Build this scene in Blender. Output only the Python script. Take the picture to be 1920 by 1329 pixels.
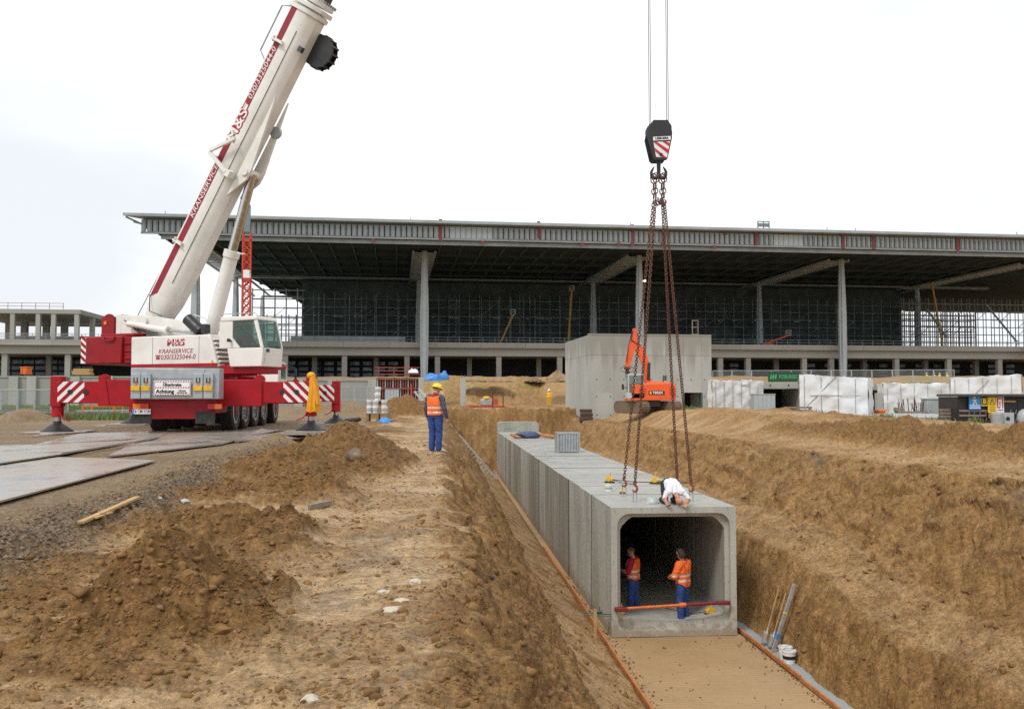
import bpy, math, random
import numpy as np
from mathutils import Vector, Matrix, Euler
R = math.radians
SC = bpy.context.scene
for o in list(bpy.data.objects):
    bpy.data.objects.remove(o)
COL = SC.collection

# ---------------------------------------------------------------- camera
F = 1700.0            # focal length in photo pixels (photo 1920 x 1329)
PITCH = math.atan((742 - 664.5) / F)
CAMZ = 1.5
cd = bpy.data.cameras.new('camera')
cd.sensor_width = 36.0
cd.lens = F * 36.0 / 1920.0
cd.clip_start = 0.1
cd.clip_end = 6000
cam = bpy.data.objects.new('camera', cd)
COL.objects.link(cam)
cam.location = (0, 0, CAMZ)
cam.rotation_euler = (math.pi / 2 + PITCH, 0, 0)
SC.camera = cam

# ---------------------------------------------------------------- overcast sky
SUN_EL, SUN_AZ = 52, 218
w = bpy.data.worlds.new('World'); SC.world = w; w.use_nodes = True
nt = w.node_tree; nt.nodes.clear()
N = nt.nodes.new; L = nt.links.new
out = N('ShaderNodeOutputWorld'); bg = N('ShaderNodeBackground')
sky = N('ShaderNodeTexSky'); sky.sky_type = 'NISHITA'; sky.sun_disc = False
sky.sun_elevation = R(SUN_EL); sky.sun_rotation = R(SUN_AZ)
sky.air_density = 1.0; sky.dust_density = 3.0; sky.ozone_density = 1.0
tc = N('ShaderNodeTexCoord')
# cloud deck: even grey-white layer with faint soft structure
mp = N('ShaderNodeMapping'); mp.inputs['Scale'].default_value = (1.0, 1.0, 2.6); mp.inputs['Location'].default_value = (11.4, 5.7, 2.31)
nz = N('ShaderNodeTexNoise'); nz.inputs['Scale'].default_value = 1.25; nz.inputs['Detail'].default_value = 5; nz.inputs['Roughness'].default_value = 0.5
L(tc.outputs['Generated'], mp.inputs['Vector']); L(mp.outputs[0], nz.inputs['Vector'])
cr = N('ShaderNodeValToRGB')
cr.color_ramp.elements[0].position = 0.40; cr.color_ramp.elements[0].color = (7.3, 7.6, 7.95, 1)
cr.color_ramp.elements[1].position = 0.60; cr.color_ramp.elements[1].color = (10.2, 10.25, 10.3, 1)
L(nz.outputs['Fac'], cr.inputs['Fac'])
mx = N('ShaderNodeMix'); mx.data_type = 'RGBA'; mx.inputs['Factor'].default_value = 0.94
L(sky.outputs[0], mx.inputs['A']); L(cr.outputs[0], mx.inputs['B'])
L(mx.outputs['Result'], bg.inputs['Color'])
bg.inputs['Strength'].default_value = 0.10
L(bg.outputs[0], out.inputs['Surface'])

sd = bpy.data.lights.new('sun', 'SUN'); sd.energy = 1.5; sd.angle = R(14); sd.color = (1.0, 0.97, 0.93)
sun = bpy.data.objects.new('sun', sd); COL.objects.link(sun)
sun.location = (0, 0, 60)
sun.rotation_euler = (R(90 - SUN_EL), 0, R(180 - SUN_AZ))

vs = SC.view_settings
vs.view_transform = 'Standard'; vs.look = 'None'; vs.exposure = 0.34; vs.gamma = 1.0
vs.use_curve_mapping = False
SC.render.engine = 'CYCLES'
SC.cycles.max_bounces = 6
SC.cycles.diffuse_bounces = 3
SC.cycles.glossy_bounces = 3
SC.cycles.transmission_bounces = 4
SC.cycles.use_denoising = False

# ---------------------------------------------------------------- helpers
CF = Vector((0, math.cos(PITCH), math.sin(PITCH)))
CU = Vector((0, -math.sin(PITCH), math.cos(PITCH)))
CR = Vector((1, 0, 0))
def ray(px, py):
    return CF * F + CR * (px - 960) + CU * (664.5 - py)
def at(px, py, Y):
    """world point seen at a photo pixel at forward distance Y (metres)"""
    d = ray(px, py); return Vector((0, 0, CAMZ)) + d * (Y / d.y)
def gz(px, py, z):
    d = ray(px, py); return Vector((0, 0, CAMZ)) + d * ((z - CAMZ) / d.z)
def zat(py, Y): return at(960, py, Y).z
def xat(px, Y, py=742): return at(px, py, Y).x

def hexlin(r, g, b):
    f = lambda c: ((c / 255 + 0.055) / 1.055) ** 2.4 if c > 10 else c / 255 / 12.92
    return (f(r), f(g), f(b))

class MB:
    """collects shapes; build() links them as one mesh object"""
    def __init__(s): s.v = []; s.f = []; s.m = []; s.cur = 0; s.smooth = False
    def add(s, vs, fs, M=None):
        b = len(s.v)
        if M is not None: vs = [tuple(M @ Vector(p)) for p in vs]
        s.v += [tuple(p) for p in vs]
        s.f += [tuple(i + b for i in f) for f in fs]
        s.m += [s.cur] * len(fs)
        return s
    def box(s, c, d, rot=None, M=None):
        hx, hy, hz = d[0] / 2, d[1] / 2, d[2] / 2
        pts = [Vector((x, y, z)) for z in (-hz, hz) for y in (-hy, hy) for x in (-hx, hx)]
        if rot is not None:
            E = rot if isinstance(rot, Matrix) else Euler(rot).to_matrix()
            pts = [E @ p for p in pts]
        pts = [p + Vector(c) for p in pts]
        return s.add(pts, [(0, 2, 3, 1), (4, 5, 7, 6), (0, 1, 5, 4), (2, 6, 7, 3), (0, 4, 6, 2), (1, 3, 7, 5)], M)
    def b2(s, x0, x1, y0, y1, z0, z1, M=None):
        return s.box(((x0 + x1) / 2, (y0 + y1) / 2, (z0 + z1) / 2), (abs(x1 - x0), abs(y1 - y0), abs(z1 - z0)), M=M)
    def tube(s, a, b, r, r2=None, n=8, caps=True, M=None):
        a, b = Vector(a), Vector(b); r2 = r if r2 is None else r2
        d = b - a
        if d.length < 1e-9: return s
        q = d.to_track_quat('Z', 'Y').to_matrix()
        vs = []; fs = []
        for p, rr in ((a, r), (b, r2)):
            for i in range(n):
                t = 2 * math.pi * (i + .5) / n
                vs.append(p + q @ Vector((rr * math.cos(t), rr * math.sin(t), 0)))
        for i in range(n):
            j = (i + 1) % n; fs.append((i, j, n + j, n + i))
        if caps: fs.append(tuple(range(n - 1, -1, -1))); fs.append(tuple(range(n, 2 * n)))
        return s.add(vs, fs, M)
    def bar(s, a, b, w, h, up=(0, 0, 1), M=None):
        """rectangular bar from a to b, w across, h along 'up'"""
        a, b = Vector(a), Vector(b); d = (b - a); l = d.length; d.normalize()
        u = Vector(up); x = d.cross(u)
        if x.length < 1e-6: u = Vector((1, 0, 0)); x = d.cross(u)
        x.normalize(); u = x.cross(d)
        E = Matrix((x, d, u)).transposed()
        return s.box((a + b) / 2, (w, l, h), E, M)
    def path(s, pts, r, n=6, M=None):
        pts = [Vector(p) for p in pts]; vs = []; fs = []
        k = len(pts)
        rs = r if isinstance(r, (list, tuple)) else [r] * k
        ref = None
        for i, p in enumerate(pts):
            d = (pts[min(i + 1, k - 1)] - pts[max(i - 1, 0)]).normalized()
            if ref is None: ref = d.orthogonal().normalized()
            ref = (ref - d * ref.dot(d)).normalized(); bi = d.cross(ref)
            for j in range(n):
                t = 2 * math.pi * j / n
                vs.append(p + (ref * math.cos(t) + bi * math.sin(t)) * rs[i])
        for i in range(k - 1):
            for j in range(n):
                jj = (j + 1) % n; fs.append((i * n + j, i * n + jj, (i + 1) * n + jj, (i + 1) * n + j))
        fs.append(tuple(range(n - 1, -1, -1))); fs.append(tuple(range((k - 1) * n, k * n)))
        return s.add(vs, fs, M)
    def prism(s, poly, h0, h1, M=None):
        """poly in xy extruded along z from h0 to h1"""
        n = len(poly)
        vs = [(p[0], p[1], h0) for p in poly] + [(p[0], p[1], h1) for p in poly]
        fs = [tuple(range(n - 1, -1, -1)), tuple(range(n, 2 * n))] + [(i, (i + 1) % n, n + (i + 1) % n, n + i) for i in range(n)]
        return s.add(vs, fs, M)
    def lathe(s, prof, n=16, M=None, close=False):
        """prof list of (r, z) about z"""
        vs = []; fs = []; k = len(prof)
        for r, z in prof:
            for i in range(n):
                t = 2 * math.pi * i / n; vs.append((r * math.cos(t), r * math.sin(t), z))
        for a in range(k - 1):
            for i in range(n):
                j = (i + 1) % n; fs.append((a * n + i, a * n + j, (a + 1) * n + j, (a + 1) * n + i))
        if close:
            fs += [((k - 1) * n + i, (k - 1) * n + (i + 1) % n, (i + 1) % n, i) for i in range(n)]
        else:
            fs.append(tuple(range(n - 1, -1, -1))); fs.append(tuple(range((k - 1) * n, k * n)))
        return s.add(vs, fs, M)
    def sphere(s, c, r, n=10, m=6, M=None):
        r = r if isinstance(r, (tuple, list)) else (r, r, r)
        vs = [(c[0], c[1], c[2] + r[2])]; fs = []
        for a in range(1, m):
            p = math.pi * a / m
            for i in range(n):
                t = 2 * math.pi * i / n
                vs.append((c[0] + r[0] * math.sin(p) * math.cos(t), c[1] + r[1] * math.sin(p) * math.sin(t), c[2] + r[2] * math.cos(p)))
        vs.append((c[0], c[1], c[2] - r[2])); e = len(vs) - 1
        for i in range(n):
            j = (i + 1) % n
            fs.append((0, 1 + i, 1 + j)); fs.append((e, e - n + j, e - n + i))
            for a in range(m - 2):
                b = 1 + a * n; fs.append((b + i, b + n + i, b + n + j, b + j))
        return s.add(vs, fs, M)
    def loft(s, rings, M=None, caps=True):
        n = len(rings[0]); vs = [p for r in rings for p in r]; fs = []
        for a in range(len(rings) - 1):
            for i in range(n):
                j = (i + 1) % n; fs.append((a * n + i, a * n + j, (a + 1) * n + j, (a + 1) * n + i))
        if caps: fs.append(tuple(range(n - 1, -1, -1))); fs.append(tuple(range((len(rings) - 1) * n, len(rings) * n)))
        return s.add(vs, fs, M)
    def mesh(s, name, mats, smooth=False):
        me = bpy.data.meshes.new(name)
        me.from_pydata(s.v, [], s.f)
        for m in (mats if isinstance(mats, (list, tuple)) else [mats]): me.materials.append(M_(m))
        if any(s.m): me.polygons.foreach_set('material_index', s.m)
        me.update()
        return me
    def build(s, name, mats, parent=None, bevel=0, smooth=False, loc=None, seg=2):
        me = s.mesh(name, mats)
        return link(name, me, parent, bevel, smooth, loc, seg)

def smooth_by_angle(me, ang=40):
    me.polygons.foreach_set('use_smooth', [True] * len(me.polygons))
    try: me.set_sharp_from_angle(angle=R(ang))
    except Exception: pass

def link(name, me, parent=None, bevel=0, smooth=False, loc=None, seg=2):
    o = bpy.data.objects.new(name, me); COL.objects.link(o)
    if parent is not None: o.parent = parent
    if loc is not None: o.location = loc
    if smooth or bevel: smooth_by_angle(me)
    if bevel:
        b = o.modifiers.new('bevel', 'BEVEL'); b.width = bevel; b.segments = seg; b.limit_method = 'ANGLE'; b.angle_limit = R(35)
        b.harden_normals = False
    return o

def tag(o, label=None, cat=None, group=None, kind=None):
    if label: o['label'] = label
    if cat: o['category'] = cat
    if group: o['group'] = group
    if kind: o['kind'] = kind
    return o

def thing(name, label, cat, loc=(0, 0, 0), rz=0, group=None):
    o = bpy.data.objects.new(name, None); COL.objects.link(o)
    o.empty_display_size = 0.3
    o.location = loc; o.rotation_euler = (0, 0, rz)
    return tag(o, label, cat, group)

def copy_tree(o, parent=None):
    c = o.copy(); COL.objects.link(c); c.parent = parent
    for ch in list(o.children): copy_tree(ch, c)
    return c

def text(name, s, size, mat_, parent, M, ext=0.004, shear=0, bold=0.0, sx=1.0, align='CENTER', spacing=1.0):
    cu = bpy.data.curves.new(name, 'FONT'); cu.body = s; cu.size = size; cu.extrude = ext; cu.shear = shear
    cu.offset = bold; cu.align_x = align; cu.align_y = 'CENTER'; cu.space_character = spacing; cu.resolution_u = 3
    t = bpy.data.objects.new(name, cu); COL.objects.link(t)
    dg = bpy.context.evaluated_depsgraph_get()
    me = bpy.data.meshes.new_from_object(t.evaluated_get(dg))
    bpy.data.objects.remove(t); bpy.data.curves.remove(cu)
    me.transform(Matrix.Diagonal((sx, 1, 1, 1))); me.transform(M)
    me.materials.clear(); me.materials.append(M_(mat_))
    return link(name, me, parent)

def frame(origin, xdir, ydir):
    """4x4 with local x,y along xdir,ydir (z out of the face)"""
    x = Vector(xdir).normalized(); y = Vector(ydir).normalized(); z = x.cross(y).normalized()
    M = Matrix.Identity(4)
    for i, a in enumerate((x, y, z)):
        for r in range(3): M[r][i] = a[r]
    M.translation = Vector(origin)
    return M

rng = np.random.RandomState(7)
random.seed(11)
# ---------------------------------------------------------------- materials
MATS = {}
def M_(n):
    return MATS[n] if isinstance(n, str) else n
def newmat(name):
    m = bpy.data.materials.new(name); m.use_nodes = True
    nt = m.node_tree; nt.nodes.clear()
    o = nt.nodes.new('ShaderNodeOutputMaterial'); p = nt.nodes.new('ShaderNodeBsdfPrincipled')
    nt.links.new(p.outputs[0], o.inputs['Surface'])
    MATS[name] = m
    return m, nt, p
def nnode(nt, kind, **kw):
    n = nt.nodes.new(kind)
    for k, v in kw.items():
        if k in n.inputs: n.inputs[k].default_value = v
        else: setattr(n, k, v)
    return n
def noise(nt, vec, scale, detail=4, rough=0.55, dist=0):
    n = nnode(nt, 'ShaderNodeTexNoise', Scale=scale, Detail=detail, Roughness=rough, Distortion=dist)
    if vec is not None: nt.links.new(vec, n.inputs['Vector'])
    return n.outputs['Fac']
def ramp(nt, fac, stops):
    r = nt.nodes.new('ShaderNodeValToRGB'); e = r.color_ramp.elements
    while len(e) < len(stops): e.new(0.5)
    for el, (p, c) in zip(e, stops):
        el.position = p
        el.color = (c, c, c, 1) if isinstance(c, (int, float)) else (*c[:3], 1)
    nt.links.new(fac, r.inputs['Fac']); return r.outputs['Color']
def mixc(nt, fac, a, b, blend='MIX'):
    m = nt.nodes.new('ShaderNodeMix'); m.data_type = 'RGBA'; m.blend_type = blend
    for s, v in (('Factor', fac), ('A', a), ('B', b)):
        if isinstance(v, (int, float)): m.inputs[s].default_value = v if s == 'Factor' else (v, v, v, 1)
        elif isinstance(v, (tuple, list)): m.inputs[s].default_value = (*v[:3], 1)
        else: nt.links.new(v, m.inputs[s])
    return m.outputs['Result']
def mth(nt, op, a, b=0.0):
    m = nt.nodes.new('ShaderNodeMath'); m.operation = op
    for i, v in enumerate((a, b)):
        if isinstance(v, (int, float)): m.inputs[i].default_value = v
        else: nt.links.new(v, m.inputs[i])
    return m.outputs[0]
def bump(nt, p, h, strength, dist, prev=None):
    b = nnode(nt, 'ShaderNodeBump', Strength=strength, Distance=dist)
    nt.links.new(h, b.inputs['Height'])
    if prev is not None: nt.links.new(prev, b.inputs['Normal'])
    if p is not None: nt.links.new(b.outputs[0], p.inputs['Normal'])
    return b.outputs[0]
def coords(nt, kind='Object', scale=None):
    if kind == 'World':
        v = nt.nodes.new('ShaderNodeNewGeometry').outputs['Position']
    else:
        v = nt.nodes.new('ShaderNodeTexCoord').outputs[kind]
    if scale is not None:
        m = nt.nodes.new('ShaderNodeMapping'); m.inputs['Scale'].default_value = scale
        nt.links.new(v, m.inputs['Vector']); v = m.outputs[0]
    return v
def simple(name, col, rough=0.5, metal=0.0, var=0.15, scale=6.0, bmp=0.0, bscale=40.0, dirt=0.0, dirtcol=(0.12, 0.085, 0.05), spec=0.5, rvar=0.15, coat=0.0):
    m, nt, p = newmat(name)
    v = coords(nt)
    f = noise(nt, v, scale, 5, 0.6)
    lo = tuple(c * (1 - var) for c in col); hi = tuple(min(1, c * (1 + var)) for c in col)
    c = ramp(nt, f, [(0.3, lo), (0.7, hi)])
    if dirt > 0:
        d = noise(nt, v, scale * 0.6, 8, 0.7)
        df = ramp(nt, d, [(0.45, 0.0), (0.8, dirt)])
        c = mixc(nt, df, c, dirtcol)
    nt.links.new(c, p.inputs['Base Color'])
    p.inputs['Metallic'].default_value = metal
    p.inputs['Specular IOR Level'].default_value = spec
    if coat: p.inputs['Coat Weight'].default_value = coat; p.inputs['Coat Roughness'].default_value = 0.15
    rr = ramp(nt, noise(nt, v, scale * 1.7, 4), [(0.3, max(0.03, rough - rvar)), (0.7, min(1, rough + rvar))])
    nt.links.new(rr, p.inputs['Roughness'])
    if bmp > 0: bump(nt, p, noise(nt, v, bscale, 4), bmp, 0.01)
    return m

simple('white_paint', (0.76, 0.75, 0.70), 0.4, var=0.06, scale=1.5, dirt=0.35, dirtcol=(0.35, 0.31, 0.25), coat=0.2)
simple('cab_white', (0.76, 0.74, 0.68), 0.35, var=0.05, scale=1.5, dirt=0.15, dirtcol=(0.35, 0.31, 0.25), coat=0.2)
simple('red_paint', (0.37, 0.005, 0.013), 0.5, var=0.18, scale=2.0, dirt=0.3, dirtcol=(0.14, 0.03, 0.025), spec=0.3)
simple('dark_red', (0.27, 0.006, 0.012), 0.5, var=0.15, scale=2.0, dirt=0.3, dirtcol=(0.09, 0.03, 0.025), spec=0.3)
simple('stripe_red', (0.26, 0.008, 0.022), 0.5, var=0.06, scale=3)
simple('stripe_white', (0.78, 0.78, 0.76), 0.5, var=0.04, scale=3)
simple('letter_red', (0.36, 0.02, 0.05), 0.5, var=0.03)
simple('letter_white', (0.80, 0.78, 0.74), 0.5, var=0.03)
simple('letter_black', (0.015, 0.015, 0.015), 0.5, var=0.03)
simple('galv', (0.40, 0.43, 0.45), 0.45, metal=0.35, var=0.14, scale=5, dirt=0.2)
simple('alu', (0.52, 0.53, 0.53), 0.4, metal=0.5, var=0.12, scale=8, dirt=0.25)
simple('chrome', (0.55, 0.55, 0.55), 0.15, metal=1.0, var=0.05, scale=4)
simple('jack_steel', (0.45, 0.45, 0.45), 0.28, metal=0.9, var=0.1, scale=5, dirt=0.2)
simple('black_steel', (0.018, 0.018, 0.02), 0.45, var=0.3, scale=5, dirt=0.3, dirtcol=(0.06, 0.05, 0.04))
simple('dark_grey', (0.05, 0.052, 0.055), 0.5, var=0.25, scale=4, dirt=0.2)
simple('rubber', (0.022, 0.021, 0.02), 0.75, var=0.3, scale=8, dirt=0.55, dirtcol=(0.09, 0.07, 0.05), bmp=0.3)
simple('rope', (0.075, 0.08, 0.10), 0.6, metal=0.2, var=0.2, scale=20)
simple('rust_chain', (0.115, 0.050, 0.030), 0.7, metal=0.2, var=0.5, scale=18, dirt=0.4, dirtcol=(0.22, 0.08, 0.04))
simple('hook_red', (0.26, 0.055, 0.035), 0.65, var=0.3, scale=15)
simple('yellow_steel', (0.72, 0.42, 0.02), 0.5, var=0.15, scale=8, dirt=0.3)
simple('yellow_cloth', (0.74, 0.33, 0.012), 0.75, var=0.15, scale=5, bmp=0.3, bscale=14)
simple('amber', (0.75, 0.20, 0.015), 0.3, var=0.1)
simple('lamp_red', (0.50, 0.02, 0.02), 0.25, var=0.1)
simple('excavator_orange', (0.80, 0.105, 0.02), 0.42, var=0.08, scale=1.5, dirt=0.2, coat=0.1)
simple('excavator_grey', (0.50, 0.52, 0.53), 0.5, var=0.08, scale=2, dirt=0.2)
simple('track_mud', (0.16, 0.115, 0.07), 0.85, var=0.35, scale=6, bmp=0.6, bscale=20)
simple('wood', (0.40, 0.24, 0.11), 0.75, var=0.3, scale=9, dirt=0.35)
simple('wood_orange', (0.42, 0.165, 0.055), 0.75, var=0.3, scale=7, dirt=0.7, dirtcol=(0.3, 0.195, 0.10), spec=0.2)
simple('wood_grey', (0.22, 0.18, 0.14), 0.8, var=0.3, scale=7, dirt=0.3)
simple('wood_yellow', (0.46, 0.29, 0.11), 0.7, var=0.2, scale=8, dirt=0.2)
simple('bar_orange', (0.72, 0.16, 0.02), 0.55, var=0.25, scale=12, dirt=0.35)
simple('bar_red', (0.16, 0.014, 0.022), 0.55, var=0.25, scale=12, dirt=0.25)
simple('green_steel', (0.05, 0.12, 0.10), 0.55, var=0.25, scale=12, dirt=0.3)
simple('white_plastic', (0.78, 0.79, 0.78), 0.4, var=0.05, scale=4, dirt=0.15)
simple('blue_plastic', (0.05, 0.24, 0.62), 0.4, var=0.2, scale=5, bmp=0.3, bscale=10)
simple('navy_sheet', (0.04, 0.065, 0.13), 0.5, var=0.3, scale=6, bmp=0.4, bscale=8)
simple('steel_green', (0.19, 0.23, 0.235), 0.5, metal=0.2, var=0.12, scale=0.3)
simple('column_steel', (0.43, 0.48, 0.50), 0.45, metal=0.1, var=0.08, scale=0.5)
simple('fascia_metal', (0.31, 0.345, 0.36), 0.5, metal=0.2, var=0.16, scale=0.35, dirt=0.25, dirtcol=(0.18, 0.2, 0.21))
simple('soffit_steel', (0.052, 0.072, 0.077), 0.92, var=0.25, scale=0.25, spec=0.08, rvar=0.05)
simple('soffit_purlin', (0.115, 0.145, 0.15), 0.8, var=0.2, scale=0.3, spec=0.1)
simple('primer_red', (0.22, 0.045, 0.045), 0.6, var=0.15)
simple('mast_red', (0.50, 0.055, 0.022), 0.5, var=0.12, scale=1)
simple('hall_shade', (0.060, 0.078, 0.078), 0.9, var=0.5, scale=0.35)  # terminal hall front: shade of the closed roof put into the colour
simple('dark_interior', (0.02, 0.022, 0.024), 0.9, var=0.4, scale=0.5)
simple('scaffold', (0.33, 0.37, 0.38), 0.5, metal=0.3, var=0.2, scale=1)
simple('scaffold_dark', (0.27, 0.32, 0.32), 0.6, var=0.3, scale=1)
simple('blue_pane', (0.05, 0.09, 0.13), 0.2, var=0.3, scale=0.6)
simple('formwork_red', (0.28, 0.075, 0.05), 0.7, var=0.3, scale=2)
simple('rebar', (0.16, 0.07, 0.045), 0.8, var=0.3, scale=3)
simple('wrap_white', (0.66, 0.69, 0.71), 0.38, dirt=0.3, dirtcol=(0.36, 0.33, 0.28), var=0.08, scale=1.5, bmp=0.5, bscale=2.2, rvar=0.12)
simple('sheet_grey', (0.38, 0.43, 0.44), 0.45, metal=0.2, var=0.08, scale=2)
simple('panel_black', (0.016, 0.017, 0.020), 0.5, var=0.3, scale=4)
simple('sign_blue', (0.035, 0.28, 0.66), 0.4, var=0.04)
simple('sign_yellow', (0.80, 0.56, 0.03), 0.4, var=0.04)
simple('sign_white', (0.80, 0.80, 0.80), 0.4, var=0.03)
simple('sign_red', (0.50, 0.02, 0.035), 0.4, var=0.04)
simple('osb', (0.50, 0.24, 0.07), 0.8, var=0.3, scale=30)
simple('orange_box', (0.72, 0.15, 0.02), 0.5, var=0.1, scale=3)
simple('banner_green', (0.012, 0.055, 0.035), 0.6, var=0.15, scale=3)
simple('letter_green', (0.04, 0.36, 0.12), 0.5, var=0.05)
simple('hivis_orange', (0.85, 0.15, 0.022), 0.8, dirt=0.25, var=0.12, scale=9, bmp=0.35, bscale=9)
simple('hivis_yellow', (0.60, 0.85, 0.06), 0.75, var=0.1, scale=9)
simple('reflective', (0.58, 0.56, 0.54), 0.5, var=0.12, scale=20)
simple('trouser_blue', (0.022, 0.058, 0.21), 0.85, var=0.35, scale=7, bmp=0.6, bscale=11)
simple('tshirt_red', (0.34, 0.012, 0.035), 0.85, var=0.2, scale=7, bmp=0.4, bscale=10)
simple('tshirt_white', (0.66, 0.67, 0.72), 0.9, var=0.08, scale=6, bmp=0.9, bscale=9)
simple('black_cloth', (0.02, 0.02, 0.022), 0.85, var=0.3, scale=7)
simple('yellow_suit', (0.75, 0.42, 0.01), 0.7, var=0.15, scale=7)
simple('shoe', (0.10, 0.075, 0.05), 0.8, var=0.4, scale=12)
simple('shoe_pale', (0.62, 0.58, 0.48), 0.7, var=0.3, scale=12)
simple('skin', (0.46, 0.215, 0.135), 0.55, var=0.15, scale=12)
simple('hair_brown', (0.035, 0.020, 0.013), 0.75, var=0.4, scale=40, bmp=0.5, bscale=80)
simple('hair_short', (0.085, 0.055, 0.042), 0.75, var=0.3, scale=40)
simple('helmet_yellow', (0.86, 0.62, 0.015), 0.3, var=0.04, scale=5)
simple('helmet_white', (0.8, 0.8, 0.8), 0.3, var=0.04)
simple('stone', (0.20, 0.15, 0.105), 0.9, spec=0.15, var=0.5, scale=6, bmp=0.5, bscale=12)
simple('stone_pale', (0.44, 0.42, 0.38), 0.8, var=0.15, scale=6, bmp=0.4, bscale=12)
simple('lime', (0.50, 0.44, 0.34), 0.9, var=0.12, scale=6, bmp=0.5, bscale=14)
simple('spray_green', (0.10, 0.62, 0.22), 0.7, var=0.2, scale=10)
simple('clod', (0.20, 0.112, 0.045), 0.9, spec=0.12, var=0.45, scale=9, bmp=0.9, bscale=22)
simple('heap_sand', (0.27, 0.18, 0.095), 0.9, var=0.25, scale=1.2, bmp=0.8, bscale=6)
simple('heap_earth', (0.17, 0.105, 0.052), 0.9, var=0.35, scale=1.2, bmp=0.9, bscale=6)
simple('grass', (0.13, 0.17, 0.045), 0.75, var=0.4, scale=0.8)
simple('rust_block', (0.07, 0.038, 0.026), 0.8, var=0.4, scale=5, dirt=0.3)
simple('pipe_grey', (0.20, 0.21, 0.22), 0.5, var=0.2, scale=3)
simple('mortar', (0.42, 0.40, 0.36), 0.85, var=0.3, scale=4, bmp=0.4, bscale=15)

def plaid():
    m, nt, p = newmat('plaid')
    v = coords(nt, 'Object', (1, 1, 1))
    sx = nnode(nt, 'ShaderNodeTexWave', Scale=11.0); sx.bands_direction = 'X'; nt.links.new(v, sx.inputs['Vector'])
    sz = nnode(nt, 'ShaderNodeTexWave', Scale=11.0); sz.bands_direction = 'Z'; nt.links.new(v, sz.inputs['Vector'])
    f = mth(nt, 'MULTIPLY', sx.outputs['Fac'], sz.outputs['Fac'])
    c = ramp(nt, f, [(0.15, (0.018, 0.028, 0.055)), (0.6, (0.16, 0.19, 0.24))])
    nt.links.new(c, p.inputs['Base Color']); p.inputs['Roughness'].default_value = 0.85
plaid()

def glass(name, col, rough=0.06, alpha=0.25):
    m, nt, p = newmat(name)
    o = [n for n in nt.nodes if n.type == 'OUTPUT_MATERIAL'][0]
    p.inputs['Base Color'].default_value = (*col, 1); p.inputs['Roughness'].default_value = rough
    p.inputs['Specular IOR Level'].default_value = 0.6
    tr = nt.nodes.new('ShaderNodeBsdfTransparent'); tr.inputs['Color'].default_value = (0.75, 0.86, 0.82, 1)
    mx = nt.nodes.new('ShaderNodeMixShader'); mx.inputs[0].default_value = alpha
    nt.links.new(tr.outputs[0], mx.inputs[1]); nt.links.new(p.outputs[0], mx.inputs[2])
    nt.links.new(mx.outputs[0], o.inputs['Surface'])
glass('cab_glass', (0.14, 0.20, 0.19), 0.05, 0.26)
glass('film', (0.75, 0.78, 0.78), 0.25, 0.45)

def mesh_fence():
    m, nt, p = newmat('wire_mesh')
    o = [n for n in nt.nodes if n.type == 'OUTPUT_MATERIAL'][0]
    p.inputs['Base Color'].default_value = (0.30, 0.33, 0.33, 1); p.inputs['Metallic'].default_value = 0.3
    p.inputs['Roughness'].default_value = 0.5
    tr = nt.nodes.new('ShaderNodeBsdfTransparent')
    mx = nt.nodes.new('ShaderNodeMixShader'); mx.inputs[0].default_value = 0.13
    nt.links.new(tr.outputs[0], mx.inputs[1]); nt.links.new(p.outputs[0], mx.inputs[2])
    nt.links.new(mx.outputs[0], o.inputs['Surface'])
mesh_fence()

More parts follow.
